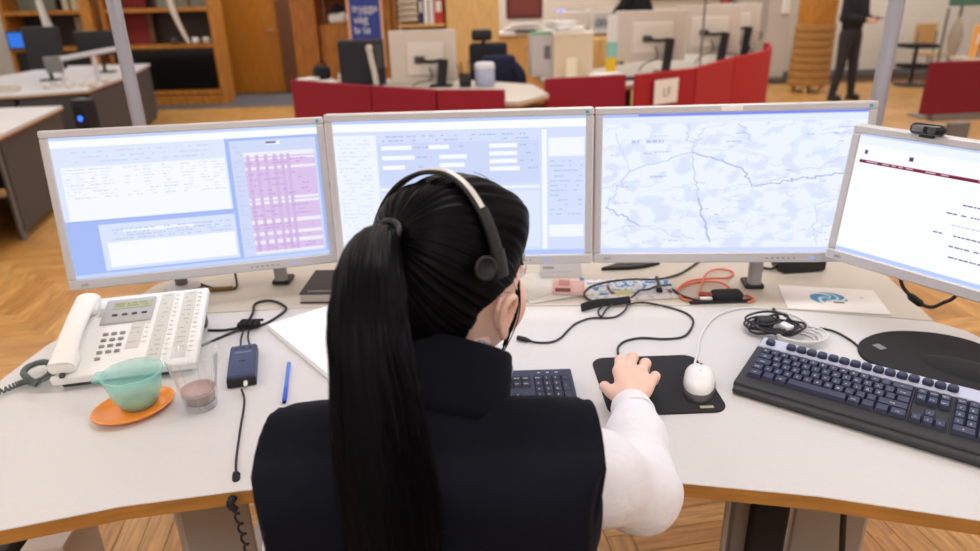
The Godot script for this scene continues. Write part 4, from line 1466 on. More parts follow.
func build_left_things():
	build_phone()
	# coiled phone cord with a loop beside the phone
	var core := smooth([Vector3(-1.10, TOP + 0.008, -1.13), Vector3(-1.06, TOP + 0.008, -1.175), Vector3(-1.012, TOP + 0.009, -1.235), Vector3(-0.99, TOP + 0.010, -1.262), Vector3(-0.962, TOP + 0.012, -1.258), Vector3(-0.945, TOP + 0.016, -1.275), Vector3(-0.952, TOP + 0.022, -1.305), Vector3(-0.980, TOP + 0.024, -1.322), Vector3(-1.003, TOP + 0.022, -1.308), Vector3(-0.998, TOP + 0.022, -1.280), Vector3(-0.972, TOP + 0.026, -1.252), Vector3(-0.944, TOP + 0.018, -1.236)], 40)
	var cord := MB.new()
	var pts := []
	for i in core.size():
		var t: Vector3 = (core[mini(i + 1, core.size() - 1)] - core[maxi(i - 1, 0)]).normalized()
		var sd := t.cross(Vector3.UP).normalized()
		var a := i * 0.95
		pts.append(core[i] + (sd * cos(a) + sd.cross(t) * sin(a)) * 0.0052)
	pts.append(Vector3(-0.925, TOP + 0.030, -1.236))
	pts.append(Vector3(-0.908, TOP + 0.036, -1.243))
	pts.append(Vector3(-0.898, TOP + 0.040, -1.262))
	cord.tube(pts, 0.0022, 5)
	tag(obj("coiled_cable", cord, M.cable_grey), "grey-green coiled phone cable looped on the desk left of the phone", "cable")
	# orange saucer, bowl and glass
	var t := thing("saucer", "orange plastic saucer under the turquoise bowl", "saucer", Vector3(-0.708, TOP, -1.158), 0.75)
	var m := MB.new()
	m.lathe([Vector2(0, 0.001), Vector2(0.052, 0.001), Vector2(0.062, 0.005), Vector2(0.069, 0.012), Vector2(0.071, 0.0135), Vector2(0.070, 0.015), Vector2(0.066, 0.0135), Vector2(0.058, 0.007), Vector2(0.050, 0.0045), Vector2(0, 0.0045)], 48)
	var or_m := mat(248, 150, 58, 0.35)
	var s1 := obj("dish", m, or_m, t)
	s1.scale = Vector3(1.08, 1, 0.88)
	t = thing("bowl", "translucent turquoise plastic bowl with a pouring lip, standing on the orange saucer", "bowl", Vector3(-0.704, TOP + 0.005, -1.172), 0.2)
	m = MB.new()
	m.lathe([Vector2(0, 0.0), Vector2(0.030, 0.0), Vector2(0.034, 0.004), Vector2(0.046, 0.030), Vector2(0.053, 0.066), Vector2(0.0565, 0.071), Vector2(0.0565, 0.075), Vector2(0.0535, 0.076), Vector2(0.0515, 0.071), Vector2(0.0445, 0.031), Vector2(0.0325, 0.006), Vector2(0, 0.004)], 56)
	var tq := mat(160, 232, 222, 0.35)
	tq.transparency = BaseMaterial3D.TRANSPARENCY_ALPHA
	tq.albedo_color.a = 0.36
	var bw := obj("shell", m, tq, t)
	m = MB.new()
	m.rbox(Vector3(-0.061, 0.068, -0.004), Vector3(0.022, 0.012, 0.034), 0.005, 3)
	obj("pouring_lip", m, tq, bw)
	m = MB.new()
	m.lathe([Vector2(0, 0.005), Vector2(0.03, 0.005), Vector2(0.033, 0.008), Vector2(0.02, 0.010), Vector2(0, 0.009)], 24)
	obj("food_rest", m, mat(150, 128, 92, 0.6), t)
	t = thing("drinking_glass", "clear tapered drinking glass with a little milky coffee, right of the turquoise bowl", "glass", Vector3(-0.580, TOP, -1.168), 0.3)
	m = MB.new()
	m.lathe([Vector2(0.030, 0.0), Vector2(0.0305, 0.006), Vector2(0.036, 0.05), Vector2(0.0495, 0.117), Vector2(0.0508, 0.119), Vector2(0.0498, 0.120), Vector2(0.048, 0.117), Vector2(0.0345, 0.05), Vector2(0.0285, 0.016)], 40)
	var gl := glass(240, 245, 248, 0.10)
	var wl := obj("wall", m, gl, t)
	m = MB.new()
	m.lathe([Vector2(0, 0.0), Vector2(0.0302, 0.0), Vector2(0.0305, 0.004), Vector2(0.029, 0.013), Vector2(0, 0.013)], 40)
	obj("thick_base", m, glass(215, 222, 240, 0.22), t)
	m = MB.new()
	for k in 8:
		var a := TAU * k / 8
		m.tube([Vector3(cos(a) * 0.0305, 0.01, sin(a) * 0.0305), Vector3(cos(a) * 0.0358, 0.045, sin(a) * 0.0358), Vector3(cos(a) * 0.042, 0.08, sin(a) * 0.042)], 0.0011, 5, true)
	obj("flute", m, glass(235, 240, 245, 0.14), wl)
	m = MB.new()
	m.lathe([Vector2(0, 0.014), Vector2(0.0282, 0.014), Vector2(0.0310, 0.032), Vector2(0.0308, 0.034), Vector2(0, 0.0325)], 40)
	var coffee := obj("coffee", m, mat(118, 74, 48, 0.25), t)
	m = MB.new()
	m.lathe([Vector2(0.0312, 0.034), Vector2(0.0328, 0.041), Vector2(0.0320, 0.042), Vector2(0.0305, 0.036), Vector2(0, 0.0345)], 40)
	obj("milk_foam", m, mat(176, 132, 120, 0.5), coffee)
	# amplifier box with its wires
	t = thing("headset_amplifier", "small dark blue headset amplifier box with wires, right of the drinking glass", "electronic box", Vector3(-0.541, TOP, -1.308), 0.27)
	m = MB.new()
	m.rbox(Vector3(0, 0.013, 0), Vector3(0.060, 0.025, 0.150), 0.006, 3, Vector2(0.95, 0.97))
	var bx := obj("case", m, mat(40, 54, 92, 0.42), t)
	m = MB.new()
	m.rbox(Vector3(0, 0.0105, 0.0735), Vector3(0.058, 0.020, 0.006), 0.0025, 2)
	obj("front_plate", m, M.black, bx)
	m = MB.new()
	for k in 3:
		m.rbox(Vector3(-0.015 + k * 0.015, 0.0258, -0.055), Vector3(0.009, 0.002, 0.004), 0.0009, 1)
	m.rbox(Vector3(0.0, 0.0255, 0.005), Vector3(0.012, 0.003, 0.006), 0.0012, 1)
	obj("button", m, M.charcoal, bx)
	m = MB.new()
	m.rbox(Vector3(0, 0.0257, -0.032), Vector3(0.036, 0.0014, 0.010), 0.0006, 1)
	obj("name_strip", m, mat(96, 104, 128, 0.4), bx)
	m = MB.new()
	m.lathe([Vector2(0, 0), Vector2(0.0045, 0), Vector2(0.004, 0.012), Vector2(0.0025, 0.016), Vector2(0, 0.016)], 12, Vector3(0.008, 0.011, 0.076), 0, Basis(Vector3.RIGHT, PI / 2))
	obj("plug", m, M.white, t)
	var y := TOP + 0.003
	cable("thin dark cable running from the blue amplifier box to the front edge of the desk", [Vector3(-0.514, y + 0.006, -1.212), Vector3(-0.497, y, -1.175), Vector3(-0.472, y, -1.072), Vector3(-0.450, y, -0.985), Vector3(-0.436, y, -0.945)], 0.0022, M.cable)
	var coil := []
	for i in 150:
		var f := i / 149.0
		var cpt := Vector3(-0.436, y + 0.002, -0.945).lerp(Vector3(-0.428, 0.70, -0.90), clampf(f * 1.4, 0, 1))
		if f > 0.714:
			cpt = Vector3(-0.428, 0.70, -0.90).lerp(Vector3(-0.405, 0.56, -0.875), (f - 0.714) / 0.286)
		elif f > 0.4:
			cpt.z += 0.02 * sin((f - 0.4) / 0.314 * PI)
			cpt.y += 0.012 * sin((f - 0.4) / 0.314 * PI)
		coil.append(cpt + Vector3(cos(i * 1.1), sin(i * 1.1), 0.0) * 0.0055)
	coil.append(Vector3(-0.40, 0.50, -0.87))
	coil.append(Vector3(-0.39, 0.40, -0.86))
	m = MB.new()
	m.tube(coil, 0.0022, 5)
	tag(obj("coiled_cable", m, M.cable), "black coiled cable hanging over the front edge of the desk beside the woman", "cable")
	cable("black cable loop behind the blue amplifier box, looping back towards the left screen", [Vector3(-0.690, y, -1.500), Vector3(-0.644, y, -1.500), Vector3(-0.612, y, -1.521), Vector3(-0.606, y + 0.004, -1.578), Vector3(-0.620, y + 0.003, -1.640), Vector3(-0.600, y + 0.003, -1.662), Vector3(-0.568, y + 0.003, -1.655), Vector3(-0.535, y + 0.003, -1.622), Vector3(-0.528, y + 0.003, -1.596), Vector3(-0.542, y, -1.562), Vector3(-0.560, y, -1.528), Vector3(-0.592, y, -1.502)], 0.0034, M.cable)
	cable("black cable from behind the phone to the tied bundle behind the amplifier box", [Vector3(-0.675, y, -1.420), Vector3(-0.64, y, -1.468), Vector3(-0.610, y + 0.004, -1.493), Vector3(-0.588, y + 0.007, -1.508)], 0.0032, M.cable)
	for s in [[-0.012, "left"], [0.014, "right"]]:
		cable("thin wire from the %s back corner of the amplifier box to the cable bundle" % s[1], [Vector3(-0.561 + s[0], y + 0.006, -1.385 + s[0] * 0.2), Vector3(-0.585 + s[0] * 0.6, y + 0.004, -1.45), Vector3(-0.594 + s[0] * 0.4, y + 0.009, -1.505)], 0.0022, M.cable)
	m = MB.new()
	m.rbox(Vector3(-0.592, TOP + 0.011, -1.508), Vector3(0.055, 0.020, 0.022), 0.008, 2, Vector2.ONE, Basis(Vector3.UP, 0.35))
	for k in 4:
		m.tube([Vector3(-0.612 + k * 0.013, TOP + 0.018, -1.492), Vector3(-0.606 + k * 0.013, TOP + 0.023, -1.508), Vector3(-0.602 + k * 0.013, TOP + 0.016, -1.524)], 0.004, 6)
	tag(obj("cable_bundle", m, M.black_soft), "black tied bundle where the cables behind the amplifier box meet", "cable bundle")
	# pen
	t = thing("pen", "blue ballpoint pen lying on the desk between the amplifier box and the writing pad", "pen", Vector3(-0.430, TOP + 0.0048, -1.241), 0.2)
	var ink := mat(36, 84, 205, 0.3)
	var px := Basis(Vector3.RIGHT, PI / 2)
	m = MB.new()
	m.lathe([Vector2(0, 0), Vector2(0.0042, 0.0), Vector2(0.0044, 0.002), Vector2(0.0044, 0.055), Vector2(0.0036, 0.058)], 14, Vector3(0, 0, 0.02), 0, px)
	m.box(Vector3(0, 0.0052, 0.055), Vector3(0.003, 0.0016, 0.04), 0.0005)
	obj("cap", m, ink, t)
	m = MB.new()
	m.lathe([Vector2(0.0036, 0.0), Vector2(0.0038, 0.004), Vector2(0.0038, 0.098), Vector2(0.003, 0.104), Vector2(0, 0.104)], 14, Vector3(0, 0, -0.084), 0, px)
	obj("barrel", m, mat(70, 120, 225, 0.25), t)
	# pad of paper and book
	t = thing("writing_pad", "thick white pad of paper lying askew on the desk, left of the woman's ponytail", "paper pad", Vector3(-0.552, TOP, -1.501), -0.892)
	m = MB.new()
	for k in 6:
		m.box(Vector3(0.165 + rng.randf_range(-0.001, 0.001), 0.001 + k * 0.002, -0.118 + rng.randf_range(-0.001, 0.001)), Vector3(0.32, 0.0019, 0.225), 0.0002)
	obj("sheets", m, M.paper, t)
	m = MB.new()
	m.box(Vector3(0.165, 0.0132, -0.118), Vector3(0.319, 0.0022, 0.224), 0.0004)
	obj("top_sheet", m, mat(250, 249, 250, 0.8), t)
	t = thing("book", "thick black book lying on the desk below the gap between the two left screens", "book", Vector3(-0.502, TOP + 0.0025, -1.645), -0.03)
	m = MB.new()
	m.box(Vector3(0.11, 0.0265, -0.085), Vector3(0.22, 0.003, 0.17), 0.001)
	m.box(Vector3(0.11, 0.0015, -0.085), Vector3(0.22, 0.003, 0.17), 0.001)
	m.box(Vector3(0.2185, 0.014, -0.085), Vector3(0.003, 0.027, 0.17), 0.001)
	var cov := obj("cover", m, mat(52, 48, 46, 0.6), t)
	m = MB.new()
	m.box(Vector3(0.108, 0.014, -0.086), Vector3(0.213, 0.022, 0.163), 0.0)
	obj("pages", m, mat(186, 180, 168, 0.9), t)
	words("LANDSKOD", 0.014, mat(180, 172, 150, 0.6), cov, Transform3D(Basis(Vector3.RIGHT, -PI / 2), Vector3(0.055, 0.0282, -0.018)), "title")
	cable("black cable with a brown tag lying on the desk below the left screen", [Vector3(-0.845, TOP + 0.006, -1.815), Vector3(-0.802, TOP + 0.006, -1.779), Vector3(-0.765, TOP + 0.006, -1.757), Vector3(-0.735, TOP + 0.006, -1.753), Vector3(-0.708, TOP + 0.006, -1.760), Vector3(-0.72, TOP + 0.03, -1.80), Vector3(-0.735, TOP + 0.10, -1.83)], 0.0034, M.cable)
	m = MB.new()
	m.rbox(Vector3(-0.757, TOP + 0.0085, -1.746), Vector3(0.09, 0.010, 0.012), 0.003, 2, Vector2.ONE, Basis(Vector3.UP, 0.10))
	tag(obj("cable_tag", m, mat(128, 92, 40, 0.6)), "brown tape tag on the cable below the left screen", "tag")

func build_phone():
	var t := thing("telephone", "white office telephone with grey display and label strips at the left desk end", "telephone", Vector3(-0.914, TOP, -1.232), 0.215)
	var s := Transform3D(Basis(Vector3.RIGHT, 0.235), Vector3(0, 0.012, -0.003))
	var w := 0.286
	var l := 0.275
	var m := MB.new()
	m.xf = s
	m.rbox(Vector3(w / 2, 0.010, -l / 2), Vector3(w, 0.022, l), 0.006, 3)
	var body := obj("body", m, M.white, t)
	part("foot", Vector3(w / 2, 0.035, -l + 0.03), Vector3(w - 0.03, 0.068, 0.03), M.charcoal, t, 0.004)
	part("foot", Vector3(w / 2, 0.007, -0.03), Vector3(w - 0.03, 0.013, 0.03), M.charcoal, t, 0.002)
	# display
	m = MB.new()
	m.xf = s
	m.rbox(Vector3(0.117, 0.0225, -0.208), Vector3(0.108, 0.008, 0.090), 0.003, 2)
	var dis := obj("display_frame", m, mat(176, 176, 176, 0.4), t)
	m = MB.new()
	m.xf = s
	m.box(Vector3(0.124, 0.0268, -0.226), Vector3(0.084, 0.002, 0.026), 0.0006)
	obj("display", m, mat(168, 178, 138, 0.25), dis)
	m = MB.new()
	m.xf = s
	for k in 2:
		for c in 14:
			if rng.randf() < 0.75:
				m.box(Vector3(0.088 + c * 0.0052, 0.0279, -0.231 + k * 0.009), Vector3(0.0034, 0.0003, 0.004), 0.0)
	tag(obj("display_text", m, mat(96, 104, 80, 0.4), dis), "", "", "", "stuff")
	for k in 4:
		m = MB.new()
		m.xf = s
		m.rbox(Vector3(0.091 + k * 0.021, 0.0275, -0.190), Vector3(0.012, 0.004, 0.006), 0.0018, 2)
		obj("soft_key", m, M.charcoal, dis)
	# dialling keys
	for r in 5:
		for c in 3:
			if r == 4 and c > 0:
				continue
			m = MB.new()
			m.xf = s
			m.rbox(Vector3(0.083 + c * 0.0175, 0.0220, -0.128 + r * 0.0205), Vector3(0.0115, 0.006, 0.0085), 0.002, 2)
			var key := obj("dial_key", m, mat(150, 150, 148, 0.5), t)
			if r < 4:
				words(["1", "2", "3", "4", "5", "6", "7", "8", "9", "*", "0", "#"][r * 3 + c], 0.007, M.charcoal, key, s * Transform3D(Basis(Vector3.RIGHT, -PI / 2), Vector3(0.083 + c * 0.0175, 0.0252, -0.1255 + r * 0.0205)), "digit", 0.0002)
	# label strips with their columns of keys
	for st in [[0.146, 0.028, -0.165, -0.07], [0.196, 0.030, -0.262, -0.02], [0.247, 0.030, -0.262, -0.02]]:
		m = MB.new()
		m.xf = s
		m.box(Vector3(st[0], 0.0216, (st[2] + st[3]) / 2), Vector3(st[1], 0.0016, st[3] - st[2]), 0.0005)
		var strip := obj("label_strip", m, mat(206, 205, 198, 0.5), t)
		var n := int((st[3] - st[2]) / 0.0165)
		m = MB.new()
		m.xf = s
		for k in n:
			for q in 3:
				if rng.randf() < 0.6:
					m.box(Vector3(st[0] - 0.007 + q * 0.006, 0.0226, st[2] + 0.008 + k * 0.0165), Vector3(0.0045, 0.0003, 0.002), 0.0)
		tag(obj("label_text", m, mat(150, 150, 146, 0.7), strip), "", "", "", "stuff")
		for k in n:
			m = MB.new()
			m.xf = s
			m.rbox(Vector3(st[0] + st[1] / 2 + 0.008, 0.0225, st[2] + 0.008 + k * 0.0165), Vector3(0.009, 0.0045, 0.007), 0.0018, 1)
			obj("memory_key", m, mat(236, 235, 232, 0.45), t)
	# receiver lying in its cradle
	m = MB.new()
	m.xf = s
	var path := []
	var rad := []
	for i in 19:
		var f := i / 18.0
		path.append(Vector3(0.026, 0.040 + 0.010 * sin(f * PI), -0.012 - f * 0.238))
		rad.append(0.0265 - 0.004 * sin(f * PI))
	m.tube(path, rad, 20, true, 0.55)
	m.rbox(Vector3(0.026, 0.034, -0.034), Vector3(0.054, 0.026, 0.056), 0.012, 4)
	m.rbox(Vector3(0.026, 0.034, -0.228), Vector3(0.054, 0.026, 0.056), 0.012, 4)
	var rc := obj("receiver", m, mat(242, 241, 236, 0.35), t)
	m = MB.new()
	m.xf = s
	m.rbox(Vector3(0.026, 0.024, -0.005), Vector3(0.010, 0.009, 0.014), 0.003, 2)
	obj("cord_plug", m, M.charcoal, rc)
	m = MB.new()
	m.xf = s
	for k in 5:
		m.box(Vector3(0.056, 0.0218, -0.225 + k * 0.007), Vector3(0.009, 0.0012, 0.003), 0.0004)
	obj("speaker_slot", m, mat(186, 186, 184, 0.5), t)

# ---------------------------------------------------------------- keyboards
const UZ := 0.0218

func keycap(w: float, d: float, h: float, m: Material, t: Node3D, at: Transform3D, called := "key") -> MeshInstance3D:
	var id := "key %.4f %.4f %.4f" % [w, d, h]
	if not M.has(id):
		var b := MB.new()
		var lo := [Vector3(-w / 2, 0, d / 2), Vector3(w / 2, 0, d / 2), Vector3(w / 2, 0, -d / 2), Vector3(-w / 2, 0, -d / 2)]
		var x := w / 2 - 0.0024
		var hi := [Vector3(-x, h, d / 2 - 0.0032), Vector3(x, h, d / 2 - 0.0032), Vector3(x, h + 0.0004, -d / 2 + 0.0016), Vector3(-x, h + 0.0004, -d / 2 + 0.0016)]
		for i in 4:
			var j := (i + 1) % 4
			b.oquad(lo[i], lo[j], hi[j], hi[i], (lo[i] + lo[j]) * Vector3(1, 0, 1))
		var mid: Vector3 = (hi[0] + hi[2]) * 0.5 - Vector3(0, 0.0007, 0)
		for i in 4:
			b.otri(hi[i], hi[(i + 1) % 4], mid, Vector3.UP, 0)
		M[id] = b.mesh()
	var o := obj(called, M[id], m, t)
	o.transform = at
	return o

# rows of [width in key units, legend]; an empty legend is a bare key, a width below zero is a gap
func key_rows() -> Array:
	return [
		[[1, "§"], [1, "1"], [1, "2"], [1, "3"], [1, "4"], [1, "5"], [1, "6"], [1, "7"], [1, "8"], [1, "9"], [1, "0"], [1, "+"], [1, "´"], [2, "<-"]],
		[[1.5, "Tab"], [1, "Q"], [1, "W"], [1, "E"], [1, "R"], [1, "T"], [1, "Y"], [1, "U"], [1, "I"], [1, "O"], [1, "P"], [1, "Å"], [1, "¨"], [1.5, "Enter"]],
		[[1.75, "Caps"], [1, "A"], [1, "S"], [1, "D"], [1, "F"], [1, "G"], [1, "H"], [1, "J"], [1, "K"], [1, "L"], [1, "Ö"], [1, "Ä"], [1, "'"], [1.25, ""]],
		[[1.25, "Shift"], [1, "<"], [1, "Z"], [1, "X"], [1, "C"], [1, "V"], [1, "B"], [1, "N"], [1, "M"], [1, ","], [1, "."], [1, "-"], [2.75, "Shift"]],
		[[1.5, "Ctrl"], [1.25, ""], [1.25, "Alt"], [5.75, ""], [1.25, "AltGr"], [1.25, ""], [1.25, ""], [1.5, "Ctrl"]]]

func legend(text: String, parent: Node3D, h: float, m: Material):
	if text != "":
		words(text, 0.0062 if text.length() == 1 else 0.0042, m, parent, Transform3D(Basis(Vector3.RIGHT, -PI / 2), Vector3(-0.001, h + 0.0002, 0.0005)), "legend", 0.0002)

func build_keys(t: Node3D, x: Transform3D, u: float, uz: float, h: float, km: Material, lm: Material, with_letters := true):
	var g := 0.0006
	var place := func(cx: float, cz: float, w: float, d: float, text: String, named := "key"):
		var k := keycap(w * u - g, d * uz - g, h, km, t, x * Transform3D(Basis(), Vector3(cx * u, 0, cz * uz)), named)
		if with_letters:
			legend(text, k, h, lm)
	var rows := key_rows()
	for r in 5:
		var at := 0.0
		for k in rows[r]:
			place.call(at + k[0] / 2.0, r + 0.5, k[0], 1.0, k[1], "space_bar" if k[0] > 5.0 else "key")
			at += k[0]
	for c in 3:
		for r in 2:
			place.call(15.75 + c, 0.5 + r, 1.0, 1.0, [["Ins", "Home", "PgUp"], ["Del", "End", "PgDn"]][r][c])
		place.call(15.75 + c, 4.5, 1.0, 1.0, ["<", "v", ">"][c])
	place.call(16.75, 3.5, 1.0, 1.0, "^")
	var pad := [["Num", "/", "*", "-"], ["7", "8", "9"], ["4", "5", "6"], ["1", "2", "3"]]
	for r in 4:
		for c in pad[r].size():
			place.call(19.1 + c, 0.5 + r, 1.0, 1.0, pad[r][c])
	place.call(22.1, 2.0, 1.0, 2.0, "+")
	place.call(22.1, 4.0, 1.0, 2.0, "Enter")
	place.call(19.6, 4.5, 2.0, 1.0, "0")
	place.call(21.1, 4.5, 1.0, 1.0, ",")

func build_right_things():
	# the large keyboard: a dark tray with a silver band along the back
	var t := thing("keyboard", "black keyboard with a silver top band lying askew at the right of the desk", "keyboard", Vector3(0.592, TOP, -1.326), -0.645, "keyboards")
	var w := 0.462
	var d := 0.192
	var x := Transform3D(Basis(Vector3.RIGHT, 0.085), Vector3(0, 0.006, d))
	var m := MB.new()
	m.xf = x
	m.rbox(Vector3(w / 2, 0.006, -d / 2), Vector3(w, 0.020, d), 0.006, 3)
	var tray := obj("tray", m, mat(40, 41, 46, 0.55), t)
	m = MB.new()
	for s in [0.03, w - 0.03]:
		part("foot", Vector3(s, 0.008, 0.025), Vector3(0.03, 0.017, 0.012), M.black, t, 0.002)
		part("foot", Vector3(s, 0.002, d - 0.02), Vector3(0.03, 0.005, 0.012), M.black, t, 0.001)
	m = MB.new()
	m.xf = x
	var band := PackedVector2Array([Vector2(0.004, -d + 0.003), Vector2(w - 0.004, -d + 0.003), Vector2(w - 0.002, -d + 0.043), Vector2(0.002, -d + 0.043)])
	m.prism(band, 0.012, 0.0195, 0.002)
	obj("silver_band", m, mat(196, 200, 220, 0.35, 0.2), tray)
	var u := 0.01855
	var km := mat(42, 49, 78, 0.36)
	var lm := mat(226, 228, 236, 0.6)
	var x0 := 0.016
	m = MB.new()
	m.xf = x
	for wl in [[x0 - 0.003, x0 + 15 * u + 0.003], [x0 + 15.15 * u, x0 + 18.35 * u], [x0 + 18.5 * u, x0 + 22.7 * u]]:
		m.box(Vector3((wl[0] + wl[1]) / 2, 0.0155, -0.086), Vector3(wl[1] - wl[0], 0.0030, 5 * UZ + 0.006), 0.001)
	obj("key_well", m, M.black, tray)
	build_keys(t, x * Transform3D(Basis(), Vector3(x0, 0.0168, -0.086 - 2.5 * UZ)), u, UZ, 0.0075, km, lm)
	var fx := x0 + 0.004
	for gset in [[-0.3, 1, "Esc"], [1.95, 4, "F"], [6.35, 4, "F"], [10.75, 4, "F"], [15.25, 3, ""]]:
		for k in gset[1]:
			var at := x * Transform3D(Basis(), Vector3(fx + (gset[0] + k * 1.09 + 0.5) * u, 0.0190, -d + 0.026))
			m = MB.new()
			m.rbox(Vector3(0, 0.004, 0), Vector3(u * 1.02, 0.014, 0.0175), 0.0065, 3)
			var o := obj("function_key", m, km, t)
			o.transform = at
	m = MB.new()
	m.xf = x
	m.rbox(Vector3(w / 2, 0.004, 0.004), Vector3(w - 0.006, 0.014, 0.022), 0.006, 3)
	obj("front_lip", m, mat(46, 47, 51, 0.55), tray)
	# the flat keyboard in front of the woman
	t = thing("keyboard", "flat dark blue keyboard in front of the woman, only its number keys showing", "keyboard", Vector3(-0.262, TOP, -1.232), 0.01, "keyboards")
	x = Transform3D(Basis(Vector3.RIGHT, 0.05), Vector3(0, 0.004, 0.135))
	m = MB.new()
	m.xf = x
	m.rbox(Vector3(0.212, 0.006, -0.068), Vector3(0.424, 0.015, 0.136), 0.004, 3)
	tray = obj("tray", m, mat(36, 44, 70, 0.5), t)
	m = MB.new()
	for s in [0.03, 0.39]:
		part("foot", Vector3(s, 0.005, 0.02), Vector3(0.03, 0.011, 0.012), M.black, t, 0.002)
		part("foot", Vector3(s, 0.0015, 0.12), Vector3(0.03, 0.004, 0.012), M.black, t, 0.001)
	build_keys(t, x * Transform3D(Basis(), Vector3(0.007, 0.0128, -0.108)), 0.0181, 0.0195, 0.0048, mat(30, 36, 58, 0.42), lm)
	m = MB.new()
	m.xf = x
	for k in 3:
		m.rbox(Vector3(0.356 + k * 0.018, 0.0136, -0.122), Vector3(0.006, 0.001, 0.003), 0.0004, 1)
	obj("indicator_light", m, mat(190, 200, 230, 0.4), tray)
	# mouse mat, white mouse, dark mouse under the hand
	t = thing("mouse_mat", "black rectangular mouse mat under the woman's right hand and the white mouse", "mouse mat", Vector3(0.331, TOP, -1.205), 0.02)
	m = MB.new()
	m.prism(round_rect(0.228, 0.222, 0.030, 8), 0.0, 0.0035, 0.0012)
	var mm := mat(38, 38, 44, 0.9)
	textured(mm, noise_tex(0.4, Color(0.8, 0.8, 0.8), Color(1, 1, 1)), Vector3.ONE * 12.0)
	obj("pad", m, mm, t)
	m = MB.new()
	m.box(Vector3(0.075, 0.0037, 0.095), Vector3(0.026, 0.0006, 0.008), 0.0001)
	obj("maker_tag", m, mat(176, 168, 140, 0.5), t)
	t = thing("mouse", "white computer mouse with a grey base on the black mouse mat", "mouse", Vector3(0.413, TOP + 0.0035, -1.184), -0.34, "computer mice")
	mouse(t, mat(236, 236, 236, 0.25), mat(66, 66, 70, 0.4))
	t = thing("mouse", "black computer mouse held under the woman's right hand", "mouse", Vector3(0.270, TOP + 0.0035, -1.150), -0.15, "computer mice")
	mouse(t, M.black, M.charcoal)
	var y := TOP + 0.0032
	cable("black cable winding from the hand on the mouse mat to the tied coil", [Vector3(0.276, TOP + 0.016, -1.212), Vector3(0.274, TOP + 0.010, -1.27), Vector3(0.277, TOP + 0.0065, -1.325), Vector3(0.285, y, -1.362), Vector3(0.306, y, -1.388), Vector3(0.345, y, -1.401), Vector3(0.394, y, -1.393), Vector3(0.438, y, -1.400), Vector3(0.466, y, -1.433), Vector3(0.488, y, -1.485), Vector3(0.482, y, -1.525), Vector3(0.456, y, -1.556), Vector3(0.418, y + 0.002, -1.578), Vector3(0.382, y + 0.004, -1.588), Vector3(0.345, y + 0.006, -1.570)], 0.0027, M.cable)
	cable("thin black cable with a plug, from beside the woman's chin to the tied coil", [Vector3(0.085, y + 0.002, -1.398), Vector3(0.105, y, -1.392), Vector3(0.135, y, -1.392), Vector3(0.160, y, -1.412), Vector3(0.181, y, -1.449), Vector3(0.205, y, -1.485), Vector3(0.242, y, -1.511), Vector3(0.276, y, -1.511), Vector3(0.306, y, -1.516), Vector3(0.335, y + 0.004, -1.545), Vector3(0.345, y + 0.006, -1.580), Vector3(0.325, y + 0.007, -1.592), Vector3(0.290, y + 0.007, -1.548), Vector3(0.270, y + 0.004, -1.512), Vector3(0.268, y + 0.004, -1.545), Vector3(0.300, y + 0.007, -1.586), Vector3(0.338, y + 0.007, -1.606)], 0.0025, M.cable)
	m = MB.new()
	m.tube([Vector3(0.060, TOP + 0.0065, -1.412), Vector3(0.078, TOP + 0.0065, -1.402), Vector3(0.090, TOP + 0.0055, -1.396)], [0.0062, 0.0058, 0.0028], 10)
	tag(obj("plug", m, M.black), "small black plug at the end of the thin cable, beside the woman's chin", "plug")
	m = MB.new()
	for k in 4:
		m.tube(smooth([Vector3(0.228, TOP + 0.006 + k * 0.003, -1.552 - k * 0.004), Vector3(0.271, TOP + 0.009 + k * 0.003, -1.570 - k * 0.004), Vector3(0.307, TOP + 0.011 + k * 0.002, -1.575 - k * 0.004), Vector3(0.356, TOP + 0.010 + k * 0.002, -1.588 - k * 0.004)]), 0.0042, 6)
	tag(obj("cable_bundle", m, M.black_soft), "black tied coil of cable lying in front of the blue-printed leaflet", "cable bundle")
	y = TOP + 0.0058
	cable("black cable curving from under the map screen across the blue-printed leaflet", [Vector3(0.640, y, -1.90), Vector3(0.557, y, -1.799), Vector3(0.506, y, -1.757), Vector3(0.455, y, -1.740), Vector3(0.387, y, -1.744), Vector3(0.315, y, -1.727), Vector3(0.269, y, -1.695), Vector3(0.248, y, -1.656), Vector3(0.250, y, -1.625), Vector3(0.268, y, -1.604)], 0.0030, M.cable)
	cable("black cable lying on the leaflet with a tie, left of the orange cable", [Vector3(0.49, y, -1.700), Vector3(0.448, y, -1.690), Vector3(0.420, y, -1.672), Vector3(0.396, y, -1.668), Vector3(0.381, y, -1.645), Vector3(0.366, y, -1.622)], 0.0022, M.cable)
	m = MB.new()
	m.tube([Vector3(0.460, TOP + 0.010, -1.742), Vector3(0.455, TOP + 0.012, -1.700), Vector3(0.446, TOP + 0.010, -1.652)], [0.005, 0.004, 0.009], 8)
	tag(obj("cable_tie", m, M.black), "upright black cable tie on the right part of the blue-printed leaflet", "cable tie")
	# orange cable with a black handle
	cable("orange cable lying in loose loops below the map screen", [Vector3(0.493, y, -1.656), Vector3(0.521, y, -1.690), Vector3(0.571, y, -1.714), Vector3(0.625, y + 0.003, -1.695), Vector3(0.640, y, -1.630), Vector3(0.668, y, -1.612), Vector3(0.672, y, -1.588), Vector3(0.652, y, -1.574)], 0.0030, M.orange_cable)
	cable("second orange cable, its loop reaching back under the map screen", [Vector3(0.533, y + 0.001, -1.590), Vector3(0.556, y + 0.004, -1.658), Vector3(0.600, y + 0.007, -1.753), Vector3(0.650, y + 0.002, -1.797), Vector3(0.682, y, -1.778), Vector3(0.655, y + 0.001, -1.735), Vector3(0.600, y + 0.007, -1.718), Vector3(0.544, y + 0.004, -1.712), Vector3(0.500, y + 0.002, -1.665), Vector3(0.494, y, -1.610), Vector3(0.515, y, -1.590)], 0.0030, M.orange_cable)
